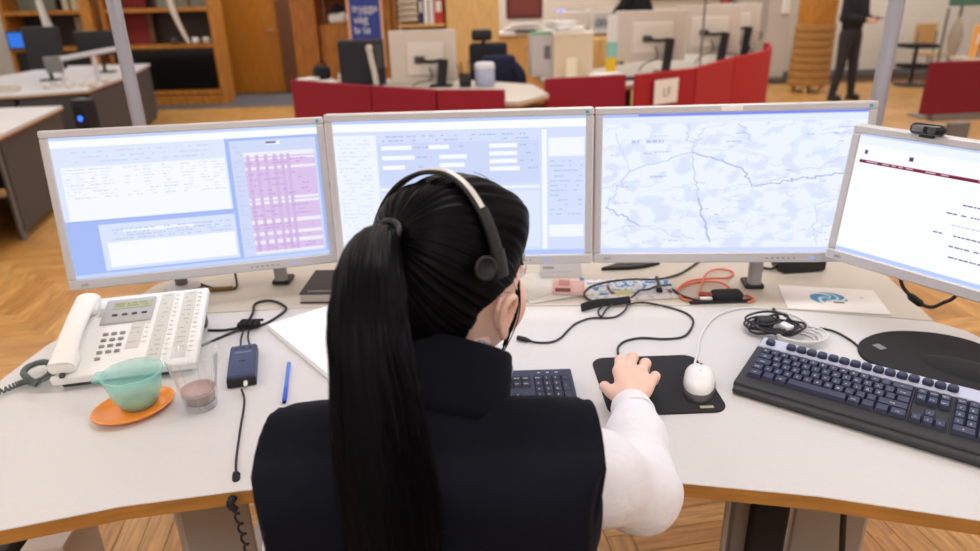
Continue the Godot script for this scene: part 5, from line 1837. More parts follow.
	t = thing("tool_handle", "black grip with a red ring lying among the orange cable loops", "tool", Vector3(0.585, TOP + 0.0025, -1.586), 0.02)
	m = MB.new()
	m.rbox(Vector3(0.02, 0.014, -0.012), Vector3(0.080, 0.026, 0.040), 0.012, 3)
	m.box(Vector3(0.0, 0.004, 0.004), Vector3(0.16, 0.006, 0.012), 0.002)
	obj("grip", m, M.black_soft, t)
	m = MB.new()
	m.rbox(Vector3(-0.032, 0.016, -0.016), Vector3(0.034, 0.010, 0.016), 0.004, 2, Vector2.ONE, Basis(Vector3.UP, -0.3))
	obj("red_ring", m, mat(150, 52, 44, 0.5), t)
	m = MB.new()
	m.rbox(Vector3(-0.035, 0.011, -0.004), Vector3(0.030, 0.006, 0.010), 0.002, 2)
	obj("white_label", m, M.paper, t)
	cable("black lead running from the left orange loop to the black grip", [Vector3(0.486, y, -1.664), Vector3(0.497, y + 0.001, -1.622), Vector3(0.520, y + 0.002, -1.594), Vector3(0.548, y + 0.001, -1.582)], 0.0040, M.cable)
	build_leaflets()
	# white mouse cable, black and white coils
	y = TOP + 0.0032
	cable("white cable curving from the white mouse to the coil above the keyboard", [Vector3(0.421, TOP + 0.018, -1.244), Vector3(0.430, TOP + 0.012, -1.270), Vector3(0.451, TOP + 0.0052, -1.322), Vector3(0.477, y, -1.392), Vector3(0.509, y, -1.451), Vector3(0.549, y, -1.504), Vector3(0.589, y, -1.532), Vector3(0.622, y, -1.545), Vector3(0.664, y, -1.546), Vector3(0.705, y, -1.530), Vector3(0.740, y, -1.492), Vector3(0.752, y, -1.440), Vector3(0.745, y, -1.380), Vector3(0.722, y + 0.004, -1.345), Vector3(0.690, y + 0.004, -1.345)], 0.0026, M.cable_white)
	m = MB.new()
	for k in 4:
		var loop := []
		for i in 33:
			var a := TAU * i / 32.0
			loop.append(Vector3(0.690 + cos(a) * (0.040 + k * 0.005) + k * 0.004, TOP + 0.004 + k * 0.0045, -1.375 + sin(a) * (0.034 + k * 0.003)))
		m.tube(loop, 0.0025, 6, false)
	tag(obj("cable_coil", m, M.cable_white), "white coiled cable lying behind the keyboard under the black coil", "cable coil")
	m = MB.new()
	for k in 7:
		var loop := []
		var ph := rng.randf() * TAU
		for i in 41:
			var a := TAU * i / 40.0
			var r := 0.044 + 0.010 * sin(a * 2.0 + ph) + 0.004 * k * (1 if k % 2 else -1) * 0.6
			loop.append(Vector3(0.652 + cos(a) * r * 1.12 + 0.004 * sin(ph), TOP + 0.012 + k * 0.0032 + 0.003 * sin(a * 3 + ph), -1.418 + sin(a) * r * 0.80 + 0.004 * cos(ph)))
		m.tube(loop, 0.0027, 6, false)
	tag(obj("cable_coil", m, M.cable), "black cable wound into a tangled coil behind the large keyboard", "cable coil")
	m = MB.new()
	m.rbox(Vector3(0.636, TOP + 0.024, -1.425), Vector3(0.036, 0.024, 0.032), 0.008, 2)
	tag(obj("plug", m, M.black), "black plug in the middle of the tangled black coil", "plug")
	m = MB.new()
	m.rbox(Vector3(0.672, TOP + 0.026, -1.395), Vector3(0.022, 0.012, 0.030), 0.004, 2, Vector2.ONE, Basis(Vector3.UP, 0.5))
	tag(obj("connector", m, M.cable_white), "white connector lying on the tangled black coil", "connector")
	m = MB.new()
	m.tube([Vector3(0.700, TOP + 0.006, -1.530), Vector3(0.690, TOP + 0.010, -1.490), Vector3(0.682, TOP + 0.016, -1.462)], 0.004, 8)
	tag(obj("plug", m, M.black), "black plug sticking up behind the tangled coil", "plug")
	cable("black cable running from the coil along the back of the keyboard to the wrist-rest mat", [Vector3(0.70, TOP + 0.008, -1.440), Vector3(0.749, y, -1.432), Vector3(0.790, y, -1.412), Vector3(0.808, y, -1.365), Vector3(0.812, y, -1.315), Vector3(0.830, y, -1.262)], 0.0026, M.cable)
	# mouse mat with a wrist rest
	t = thing("mouse_mat", "black oval mouse mat with a raised wrist rest behind the large keyboard", "mouse mat", Vector3(0.94, TOP, -1.27), 0.0)
	m = MB.new()
	var oval := curve2([Vector2(-0.145, -0.01), Vector2(-0.115, -0.085), Vector2(-0.03, -0.128), Vector2(0.07, -0.115), Vector2(0.135, -0.06), Vector2(0.150, 0.03), Vector2(0.10, 0.11), Vector2(0.02, 0.135), Vector2(-0.045, 0.105), Vector2(-0.10, 0.062)], 6)
	m.prism(oval, 0.0, 0.006, 0.002)
	obj("pad", m, M.black_soft, t)
	m = MB.new()
	m.lathe([Vector2(1.0, 0.004), Vector2(0.93, 0.0075), Vector2(0.8, 0.0115), Vector2(0.6, 0.0145), Vector2(0.3, 0.0162), Vector2(0.0, 0.0165)], 40)
	var rest := obj("wrist_rest", m, M.black_soft, t)
	rest.transform = Transform3D(Basis(Vector3.UP, -0.75) * Basis.from_scale(Vector3(0.105, 1, 0.046)), Vector3(0.045, 0, 0.062))
	m = MB.new()
	m.box(Vector3(-0.088, 0.0062, -0.055), Vector3(0.018, 0.0006, 0.024), 0.0001, Basis(Vector3.UP, 0.3))
	obj("maker_tag", m, mat(120, 124, 128, 0.5), t)
	cable("black cable with a thick moulded lump hanging below the rightmost screen", [Vector3(0.925, 0.92, -1.43), Vector3(0.930, 0.850, -1.42), Vector3(0.953, 0.817, -1.41), Vector3(0.976, 0.799, -1.405), Vector3(1.0, 0.793, -1.40), Vector3(1.023, 0.803, -1.40), Vector3(1.045, 0.825, -1.395), Vector3(1.05, 0.90, -1.39)], 0.0042, M.cable)
	m = MB.new()
	m.tube([Vector3(0.950, 0.820, -1.411), Vector3(0.955, 0.815, -1.410), Vector3(0.974, 0.801, -1.405), Vector3(0.979, 0.797, -1.405)], [0.006, 0.009, 0.009, 0.006], 10)
	tag(obj("ferrite_lump", m, M.black), "thick black lump on the cable hanging below the rightmost screen", "cable lump")

func mouse(t: Node3D, top: Material, base: Material):
	var shell := func(y0: float, y1: float, grow: float) -> MB:
		var m := MB.new()
		var rows := []
		for i in 13:
			var e := PI / 2 * i / 12.0
			var row := PackedVector3Array()
			for j in 40:
				var a := TAU * j / 40
				var cx := signf(cos(a)) * pow(absf(cos(a)), 0.8)
				var cz := signf(sin(a)) * pow(absf(sin(a)), 0.8)
				var nar := 1.04 - 0.16 * (0.5 + 0.5 * cz)
				row.append(Vector3(cx * 0.0325 * grow * nar * cos(e * 0.98), y0 + (y1 - y0) * pow(sin(e), 0.8), cz * 0.058 * grow * cos(e * 0.98)))
			rows.append(row)
		m.grid(rows, 0, true, true)
		return m
	var body := obj("base", shell.call(0.0005, 0.020, 1.03), base, t)
	body.position.z = 0.004
	var s := obj("shell", shell.call(0.009, 0.037, 0.97), top, t)
	s.position.z = -0.002
	var m := MB.new()
	m.lathe([Vector2(0, -0.003), Vector2(0.008, -0.003), Vector2(0.009, 0.0), Vector2(0.008, 0.003), Vector2(0, 0.003)], 18, Vector3(0, 0.0255, -0.036), 0, Basis(Vector3.BACK, PI / 2))
	obj("wheel", m, base, t)
	m = MB.new()
	m.box(Vector3(0, 0.0005, 0), Vector3(0.03, 0.001, 0.08), 0.0003)
	obj("glide_pad", m, M.black, t)

func leaf(called: String, label: String, category: String, at: Vector3, turn: float, w: float, d: float, im: Image, lift := 0.0) -> Node3D:
	var t := thing(called, label, category, at, turn)
	obj("sheet", box(Vector3(0, 0.0006, 0), Vector3(w, 0.0010, d), 0.0001), M.paper, t)
	var m := MB.new()
	m.quad(Vector3(-w / 2, 0.0013, d / 2), Vector3(w / 2, 0.0013, d / 2), Vector3(w / 2, 0.0013, -d / 2), Vector3(-w / 2, 0.0013, -d / 2))
	obj("print", m, print_mat(im, 0.7), t)
	t.rotation.x = lift
	return t

func build_leaflets():
	var y := TOP + 0.0026
	# blue printed leaflet
	var im := new_page(238, 238, 238, 300, 200)
	var n := FastNoiseLite.new()
	n.seed = 9; n.frequency = 0.03; n.fractal_octaves = 3
	for q in 200:
		for x in 300:
			var v := n.get_noise_2d(x, q)
			if v > 0.10 and q > 30 and q < 150:
				im.set_pixel(x, q, Color8(72, 142, 204) if v > 0.2 else Color8(150, 190, 222))
			elif v < -0.22:
				im.set_pixel(x, q, Color8(196, 200, 214))
	im.fill_rect(Rect2i(96, 110, 60, 44), Color8(206, 210, 150))
	im.fill_rect(Rect2i(180, 120, 60, 40), Color8(214, 214, 228))
	for k in 7:
		im.fill_rect(Rect2i(190 + k * 7, 128 + (k % 3) * 8, 5, 3), Color8(90, 100, 160))
	im.fill_rect(Rect2i(78, 60, 9, 60), Color8(120, 58, 44))
	im.fill_rect(Rect2i(80, 118, 14, 26), Color8(110, 48, 36))
	im.fill_rect(Rect2i(276, 120, 12, 34), Color8(116, 50, 44))
	leaf("leaflet", "white leaflet with blue print below the joint of the two middle screens", "leaflet", Vector3(0.372, y, -1.685), 0.03, 0.235, 0.145, im)
	# pink photo card
	im = new_page(226, 176, 172, 160, 140)
	im.fill_rect(Rect2i(0, 0, 160, 26), Color8(236, 214, 206))
	im.fill_rect(Rect2i(14, 90, 76, 30), Color8(112, 62, 52))
	im.fill_rect(Rect2i(30, 20, 56, 50), Color8(196, 136, 128))
	im.fill_rect(Rect2i(100, 40, 50, 80), Color8(232, 196, 192))
	im.fill_rect(Rect2i(138, 0, 22, 22), Color8(70, 130, 210))
	leaf("photo_card", "pink picture card lying on white papers beside the woman's face", "card", Vector3(0.212, y + 0.0040, -1.705), -0.12, 0.085, 0.115, blur(im))
	# name card, standing like a tent
	im = new_page(214, 214, 218, 200, 70)
	for k in 6:
		im.fill_rect(Rect2i(14 + k * 9, 30, 6, 7), Color8(96, 96, 104))
	for k in 16:
		im.fill_rect(Rect2i(14 + k * 9, 48, 6, 3), Color8(176, 176, 182))
	var t := leaf("name_card", "small grey card with a line of print under the second screen", "card", Vector3(0.200, y + 0.024, -1.790), 0.0, 0.115, 0.058, blur(im), 0.85)
	obj("back_leaf", box(Vector3(0, -0.018, -0.024), Vector3(0.115, 0.001, 0.050), 0.0001, Basis(Vector3.RIGHT, -1.62)), M.paper, t)
	im = new_page(240, 239, 236, 160, 220)
	for k in 12:
		scribble(im, 0.1, 0.1 + k * 0.06, 0.75, 0.012, Color8(214, 212, 208), 0.8)
	leaf("sheet_of_paper", "white sheet of paper under the pink card, beside the woman's cheek", "paper", Vector3(0.165, y + 0.0002, -1.725), 0.30, 0.19, 0.19, im)
	im = new_page(234, 232, 228, 160, 220)
	for k in 10:
		scribble(im, 0.1, 0.1 + k * 0.07, 0.75, 0.012, Color8(196, 194, 192), 0.8)
	leaf("sheet_of_paper", "white printed sheet nearest to the woman's cheek, on top of another sheet", "paper", Vector3(0.105, y + 0.0018, -1.715), 0.62, 0.10, 0.15, im)
	# leaflet with a blue wave
	im = new_page(240, 238, 236, 320, 200)
	for q in 200:
		for x in 320:
			var p := Vector2(x - 150, (q - 96) * 1.15)
			var r := p.length()
			var a := atan2(p.y, p.x)
			if r < 60 and (a < 0.35 or a > 2.0 or r < 24) and sin(a * 3.0 + r * 0.09) > -0.9:
				im.set_pixel(x, q, Color8(70, 150, 200) if sin(r * 0.16 + a * 2.0) > -0.6 else Color8(176, 214, 230))
	im.fill_rect(Rect2i(160, 120, 34, 14), Color8(120, 120, 128))
	im.fill_rect(Rect2i(256, 70, 12, 10), Color8(190, 190, 190))
	leaf("leaflet", "white leaflet with a round blue wave emblem behind the large keyboard, right of the coil", "leaflet", Vector3(0.870, y, -1.585), -0.22, 0.235, 0.150, blur(im))

# ---------------------------------------------------------------- far left: desks, shelves, door
func part(called: String, c: Vector3, s: Vector3, m: Material, parent: Node3D, bev := 0.004, ba := Basis()) -> MeshInstance3D:
	return obj(called, box(c, s, bev, ba), m, parent)

func rounded(called: String, c: Vector3, s: Vector3, r: float, m: Material, parent: Node3D, n := 2, ba := Basis()) -> MeshInstance3D:
	var b := MB.new()
	b.rbox(c, s, r, n, Vector2.ONE, ba)
	return obj(called, b, m, parent)

func rod(called: String, pts: Array, r: float, m: Material, parent: Node3D, seg := 8) -> MeshInstance3D:
	return obj(called, tube_of(pts, r, seg), m, parent)

func flat_desk(label: String, corners: Array, at: Vector3, skirt: Material) -> Node3D:
	var t := thing("office_desk", label, "desk", at)
	var poly := PackedVector2Array()
	for c in corners:
		poly.append(Vector2(c[0] - at.x, c[1] - at.z))
	var m := MB.new()
	m.prism(poly, 0.700, 0.722, 0.002)
	obj("worktop", m, M.laminate, t)
	m = MB.new()
	m.prism(poly, 0.688, 0.6995, 0.0)
	obj("edge_band", m, M.edge, t)
	for i in poly.size():
		var a := poly[i]
		var b := poly[(i + 1) % poly.size()]
		var d := (b - a)
		var mid := (a + b) / 2
		var inn := -mid.normalized() * 0.03
		var ba := Basis(Vector3.UP, -atan2(d.y, d.x))
		if d.length() > 0.5:
			part("panel", Vector3(mid.x + inn.x, 0.37, mid.y + inn.y), Vector3(d.length() - 0.06, 0.62, 0.02), skirt, t, 0.003, ba)
	for i in poly.size():
		var c := poly[i] * 0.93
		rod("leg", [Vector3(c.x, 0.0, c.y), Vector3(c.x, 0.69, c.y)], 0.025, M.silver_dark, t)
	return t

func build_far_left():
	flat_desk("pale-topped desk with dark grey side panels at the left edge, nearest of the two there", [[-3.48, -5.77], [-3.13, -4.45], [-3.12, -4.0], [-4.7, -3.9], [-5.0, -5.65]], Vector3(-4.0, 0, -4.85), M.charcoal)
	flat_desk("long pale-topped desk with dark grey panels behind the left post, cluttered with equipment", [[-4.41, -6.60], [-3.88, -6.90], [-4.15, -8.3], [-4.62, -9.9], [-5.9, -9.9], [-5.7, -6.5]], Vector3(-4.8, 0, -8.1), M.charcoal)
	var t := thing("computer_tower", "black computer tower with a blue light at the end of the far left desk", "computer", Vector3(-3.79, 0, -6.62), -0.15)
	rounded("case", Vector3(0, 0.34, 0), Vector3(0.14, 0.66, 0.16), 0.01, mat(20, 22, 36, 0.4), t)
	part("front_door", Vector3(0, 0.42, 0.082), Vector3(0.12, 0.40, 0.006), M.black, t)
	var m := MB.new()
	m.lathe([Vector2(0, 0), Vector2(0.022, 0), Vector2(0.024, 0.004), Vector2(0.018, 0.006), Vector2(0, 0.006)], 20, Vector3(0.0, 0.50, 0.085), 0, Basis(Vector3.RIGHT, PI / 2))
	obj("power_light", m, M.bluelight, t)
	# monitors on the far desk
	for k in 2:
		t = thing("far_monitor", ["left of the two dark-backed screens on the far left desk", "dark-backed screen on the far left desk, beside the left post"][k], "monitor", Vector3([-4.80, -4.62][k], 0.722, [-7.9, -8.7][k]), [0.3, 0.2][k], "dark-backed screens on the far left desk")
		rounded("back", Vector3(0, 0.34, 0), Vector3([0.36, 0.50][k], [0.44, 0.28][k], 0.05), 0.012, M.black, t)
		part("screen", Vector3(0, 0.34, -0.027), Vector3([0.32, 0.46][k], [0.40, 0.24][k], 0.004), M.black_gloss, t)
		part("foot", Vector3(0, 0.008, -0.02), Vector3(0.22, 0.016, 0.16), M.black, t)
		rod("neck", [Vector3(0, 0.01, 0), Vector3(0, 0.25, 0.005)], 0.02, M.black, t)
	t = thing("rail", "pale grey equipment rail on two feet along the far left desk", "rail", Vector3(-4.15, 0.722, -7.55), 0.25)
	part("bar", Vector3(0, 0.29, 0), Vector3(0.72, 0.05, 0.06), M.silver, t, 0.01, Basis(Vector3.BACK, 0.14))
	for s in [-0.28, 0.05]:
		rod("foot", [Vector3(s, 0.0, 0), Vector3(s, 0.28, 0)], 0.025, M.silver, t)
	rounded("bracket", Vector3(-0.34, 0.20, 0.02), Vector3(0.16, 0.16, 0.05), 0.012, M.silver_dark, t)
	for k in 9:
		var q := Vector3(-4.35 + 0.055 * k, 0.722, -7.05 - 0.13 * (k % 4))
		t = thing("desk_phone", ["first", "second", "third", "fourth", "fifth", "sixth", "seventh", "eighth", "ninth"][k] + " from the left of the small pale phones on the far left desk", "telephone", q, 0.2 * k, "small pale phones on the far left desk")
		m = MB.new()
		m.rbox(Vector3(0, 0.02, 0), Vector3(0.05, 0.04, 0.07), 0.01, 2, Vector2(0.8, 0.9))
		obj("body", m, M.putty, t)
		rounded("receiver", Vector3(-0.012, 0.05, 0), Vector3(0.018, 0.018, 0.07), 0.007, M.white, t)
	for k in 3:
		t = thing("tray", ["white letter tray near the front corner of the far left desk", "white letter tray at the left edge of the far left desk", "white letter tray on the nearest left desk"][k], "tray", [Vector3(-4.75, 0.722, -6.9), Vector3(-5.15, 0.722, -7.1), Vector3(-3.95, 0.722, -5.2)][k], 0.3)
		m = MB.new()
		m.box(Vector3(0, 0.004, 0), Vector3(0.34, 0.006, 0.25), 0.001)
		for s in [-1, 1]:
			m.box(Vector3(s * 0.168, 0.025, 0), Vector3(0.005, 0.048, 0.25), 0.001)
			m.box(Vector3(0, 0.025, s * 0.123), Vector3(0.335, 0.048, 0.005), 0.001)
		obj("shell", m, M.putty, t)
		part("papers", Vector3(0, 0.018, 0), Vector3(0.30, 0.022, 0.21), M.paper, t)
	# tall glazed bookcases along the back
	bookcase("tall dark wooden glazed bookcase at the far left, with a glowing blue screen in it", Vector3(-6.55, 0, -11.2), 1.30)
	bookcase("tall wooden glazed bookcase with a red panel, left of the amber door", Vector3(-4.88, 0, -11.2), 1.66)
	t = thing("tablet", "small screen glowing blue on a shelf at the far left edge", "screen", Vector3(-6.93, 0.91, -10.92), 0.1)
	var blue := mat(30, 60, 120, 0.4)
	blue.emission_enabled = true
	blue.emission = Color8(40, 120, 230)
	blue.emission_energy_multiplier = 0.9
	part("frame", Vector3(0, 0.12, -0.012), Vector3(0.44, 0.25, 0.02), M.black, t)
	part("screen", Vector3(0, 0.12, 0), Vector3(0.40, 0.21, 0.006), blue, t, 0.001)
	var li := AreaLight3D.new()
	li.name = "screen_light"
	li.area_size = Vector2(0.4, 0.21)
	li.light_color = Color(0.3, 0.6, 1.0)
	li.light_energy = 0.004
	li.area_range = 10.0
	li.area_attenuation = 2.0
	li.shadow_enabled = true
	t.add_child(li)
	li.transform = Transform3D(Basis(Vector3.UP, PI), Vector3(0, 0.12, 0.01))
	t = thing("pennant", "white pennant with a red top hanging in front of the far left bookcase", "pennant", Vector3(-6.42, 1.15, -10.72))
	m = MB.new()
	m.tube(smooth([Vector3(0.0, 0.46, 0), Vector3(0.02, 0.30, 0.01), Vector3(0.05, 0.12, 0.02), Vector3(0.07, 0.0, 0.02)]), [0.05, 0.05, 0.052, 0.055, 0.056, 0.056, 0.056, 0.057, 0.058, 0.06, 0.063, 0.066, 0.07, 0.074, 0.078, 0.08, 0.082, 0.084, 0.085], 10, true, 0.4)
	obj("cloth", m, mat(206, 206, 196, 0.8), t)
	m = MB.new()
	m.tube([Vector3(-0.04, 0.72, 0), Vector3(-0.01, 0.5, 0), Vector3(0.0, 0.44, 0)], [0.05, 0.055, 0.052], 10, true, 0.4)
	obj("red_top", m, mat(150, 56, 60, 0.8), t)
	rod("cord", [Vector3(-0.04, 0.70, 0), Vector3(-0.06, 1.85, 0)], 0.004, M.paper, t)
	t = thing("horn", "long white curved horn standing on the bookcase shelf left of the amber door", "ornament", Vector3(-4.52, 0.915, -10.97))
	m = MB.new()
	var hp := smooth([Vector3(-0.12, 0.72, 0), Vector3(-0.10, 0.5, 0), Vector3(-0.05, 0.3, 0.0), Vector3(0.02, 0.10, 0.0), Vector3(0.06, 0.0, 0)], 6)
	var hr := []
	for i in hp.size():
		hr.append(lerpf(0.055, 0.022, float(i) / hp.size()))
	m.tube(hp, hr, 12)
	obj("horn", m, mat(226, 218, 206, 0.35), t)
	for k in 3:
		t = thing("cup", ["white cup on the bookcase shelf right of the white horn", "pale cup at the right end of the bookcase shelf", "dark cup left of the white horn on the bookcase shelf"][k], "cup", Vector3([-4.36, -4.20, -4.68][k], 0.915, -10.96))
		m = MB.new()
		m.lathe([Vector2(0, 0), Vector2(0.035, 0), Vector2(0.045, 0.09), Vector2(0.041, 0.09), Vector2(0.032, 0.006), Vector2(0, 0.006)], 20)
		obj("wall", m, [M.white, M.putty, M.charcoal][k], t)
		rod("handle", smooth([Vector3(0.042, 0.075, 0), Vector3(0.065, 0.06, 0), Vector3(0.06, 0.03, 0), Vector3(0.038, 0.02, 0)]), 0.005, [M.white, M.putty, M.charcoal][k], t, 6)
	# amber door in its frame
	var d := struct("door_1", box(Vector3(-3.98, 1.0, -12.36), Vector3(1.06, 2.0, 0.05), 0.004), textured(mat(196, 122, 34, 0.4), noise_tex(0.02, Color(0.85, 0.85, 0.85), Color(1, 1, 1), 256, 5), Vector3(4, 0.5, 4)))
	part("door_handle", Vector3(-3.60, 1.02, -12.30), Vector3(0.12, 0.02, 0.03), M.chrome, d)
	struct("trim_3", box(Vector3(-3.36, 1.05, -12.34), Vector3(0.20, 2.1, 0.14), 0.006), M.oak_dark)
	struct("trim_4", box(Vector3(-4.56, 1.05, -12.36), Vector3(0.10, 2.1, 0.12), 0.006), M.oak_dark)
	struct("trim_5", box(Vector3(-3.98, 2.06, -12.36), Vector3(1.3, 0.1, 0.12), 0.006), M.oak_dark)

func bookcase(label: String, at: Vector3, w: float) -> Node3D:
	var t := thing("bookcase", label, "bookcase", at)
	for s in [-1, 1]:
		part("upright", Vector3(s * (w / 2 - 0.03), 1.1, 0), Vector3(0.06, 2.2, 0.46), M.oak, t)
	part("back_panel", Vector3(0, 1.1, -0.21), Vector3(w - 0.12, 2.16, 0.02), mat(58, 48, 42, 0.6), t)
	for y in [0.20, 0.88, 1.40, 1.9]:
		part("shelf", Vector3(0, y, 0.01), Vector3(w - 0.12, 0.06, 0.42), M.oak, t)
	part("plinth", Vector3(0, 0.08, 0.0), Vector3(w - 0.12, 0.16, 0.40), M.oak, t)
	part("base_door", Vector3(0, 0.54, 0.19), Vector3(w - 0.13, 0.60, 0.02), M.black_gloss, t)
	for k in 3:
		part("cross_bar", Vector3((k - 1) * w * 0.3, 1.63, 0.17), Vector3(0.03, 0.42, 0.03), M.oak_dark, t)
	if w > 1.5:
		part("red_panel", Vector3(-w * 0.27, 1.36, -0.10), Vector3(0.36, 0.98, 0.04), mat(128, 30, 30, 0.7), t)
		part("red_panel_edge", Vector3(-w * 0.27 + 0.22, 1.14, -0.04), Vector3(0.08, 0.46, 0.04), M.oak_dark, t)
		part("pale_back", Vector3(0.30, 1.62, -0.17), Vector3(0.9, 0.40, 0.02), mat(150, 152, 132, 0.7), t)
	else:
		part("cream_panel", Vector3(0.34, 1.63, -0.12), Vector3(0.44, 0.40, 0.03), mat(226, 214, 178, 0.7), t)
		part("grey_panel", Vector3(-0.28, 1.63, -0.12), Vector3(0.6, 0.40, 0.03), mat(130, 132, 116, 0.7), t)
		part("pale_board", Vector3(0.46, 1.18, -0.10), Vector3(0.4, 0.30, 0.02), mat(180, 172, 140, 0.7), t)
		part("middle_post", Vector3(0.72, 1.30, 0.36), Vector3(0.16, 1.5, 0.10), M.oak, t)
		part("middle_post_foot", Vector3(0.72, 0.28, 0.36), Vector3(0.18, 0.56, 0.14), M.oak_dark, t)
	return t

# ---------------------------------------------------------------- the console in the middle of the room
func red_panel(label: String, a: Vector2, b: Vector2, y0: float, y1: float, m: Material, bow := 0.0):
	var mid := (a + b) / 2
	var d := b - a
	var t := thing("screen_panel", label, "partition panel", Vector3(mid.x, 0, mid.y), -atan2(d.y, d.x), "red panels of the far console")
	var w := d.length()
	var poly := PackedVector2Array()
	var n := 10
	for i in n + 1:
		var u := float(i) / n * 2.0 - 1.0
		poly.append(Vector2(u * (w / 2 - 0.006), bow * (1 - u * u)))
	for i in n + 1:
		var u := 1.0 - float(i) / n * 2.0
		poly.append(Vector2(u * (w / 2 - 0.006), bow * (1 - u * u) - 0.04))
	var s := MB.new()
	s.prism(poly, y0, y1, 0.006)
	obj("cloth_panel", s, m, t)
	for e in [-1, 1]:
		rod("leg", [Vector3(e * (w / 2 - 0.06), 0, -0.02), Vector3(e * (w / 2 - 0.06), y0 + 0.02, -0.02)], 0.018, M.silver_dark, t)
		part("foot", Vector3(e * (w / 2 - 0.06), 0.008, -0.02), Vector3(0.05, 0.016, 0.30), M.silver_dark, t)

func slab_top(label: String, pts: Array):
	var c := Vector2.ZERO
	for p in pts:
		c += Vector2(p[0], p[1]) / pts.size()
	var t := thing("console_worktop", label, "worktop", Vector3(c.x, 0, c.y))
	var poly := PackedVector2Array()
	for p in pts:
		poly.append(Vector2(p[0], p[1]) - c)
	var m := MB.new()
	m.prism(poly, 0.722, 0.75, 0.002)
	obj("worktop", m, M.laminate_rear, t)
	m = MB.new()
	m.prism(poly, 0.706, 0.7215, 0.0)
	obj("edge_band", m, M.edge, t)
	for i in poly.size():
		var q := poly[i] * 0.86
		rod("leg", [Vector3(q.x, 0, q.y), Vector3(q.x, 0.707, q.y)], 0.03, M.charcoal, t)

func back_monitor(label: String, at: Vector3, turn: float, w: float, h: float, lift: float) -> Node3D:
	var t := thing("console_monitor", label, "monitor", at, turn, "pale screens on the far console seen from behind")
	rounded("back_cover", Vector3(0, lift + h / 2, 0), Vector3(w, h, 0.04), 0.012, M.putty, t)
	part("screen", Vector3(0, lift + h / 2, -0.022), Vector3(w - 0.04, h - 0.04, 0.005), M.black_gloss, t)
	rounded("mount_plate", Vector3(0.02, lift + h * 0.46, 0.03), Vector3(w * 0.55, h * 0.62, 0.03), 0.012, mat(224, 216, 204, 0.6), t)
	rounded("hinge", Vector3(-0.03, lift + h * 0.45, 0.06), Vector3(0.09, 0.06, 0.05), 0.012, M.charcoal, t)
	rod("arm", smooth([Vector3(-0.03, lift + h * 0.45, 0.08), Vector3(0.06, lift + h * 0.42, 0.13), Vector3(0.17, lift + h * 0.44, 0.12)]), 0.016, M.black, t)
	rod("pole", [Vector3(0.15, 0.0, 0.12), Vector3(0.18, lift + h * 0.46, 0.12)], 0.042, M.black, t)
	part("base", Vector3(0.15, 0.006, 0.08), Vector3(0.2, 0.012, 0.2), M.black, t)
	rod("lead", smooth([Vector3(0.05, lift + h * 0.30, 0.045), Vector3(0.07, lift + h * 0.08, 0.08), Vector3(-0.05, lift * 0.6 + 0.02, 0.10), Vector3(-0.10, 0.01, 0.09)]), 0.006, M.black, t, 6)
	return t

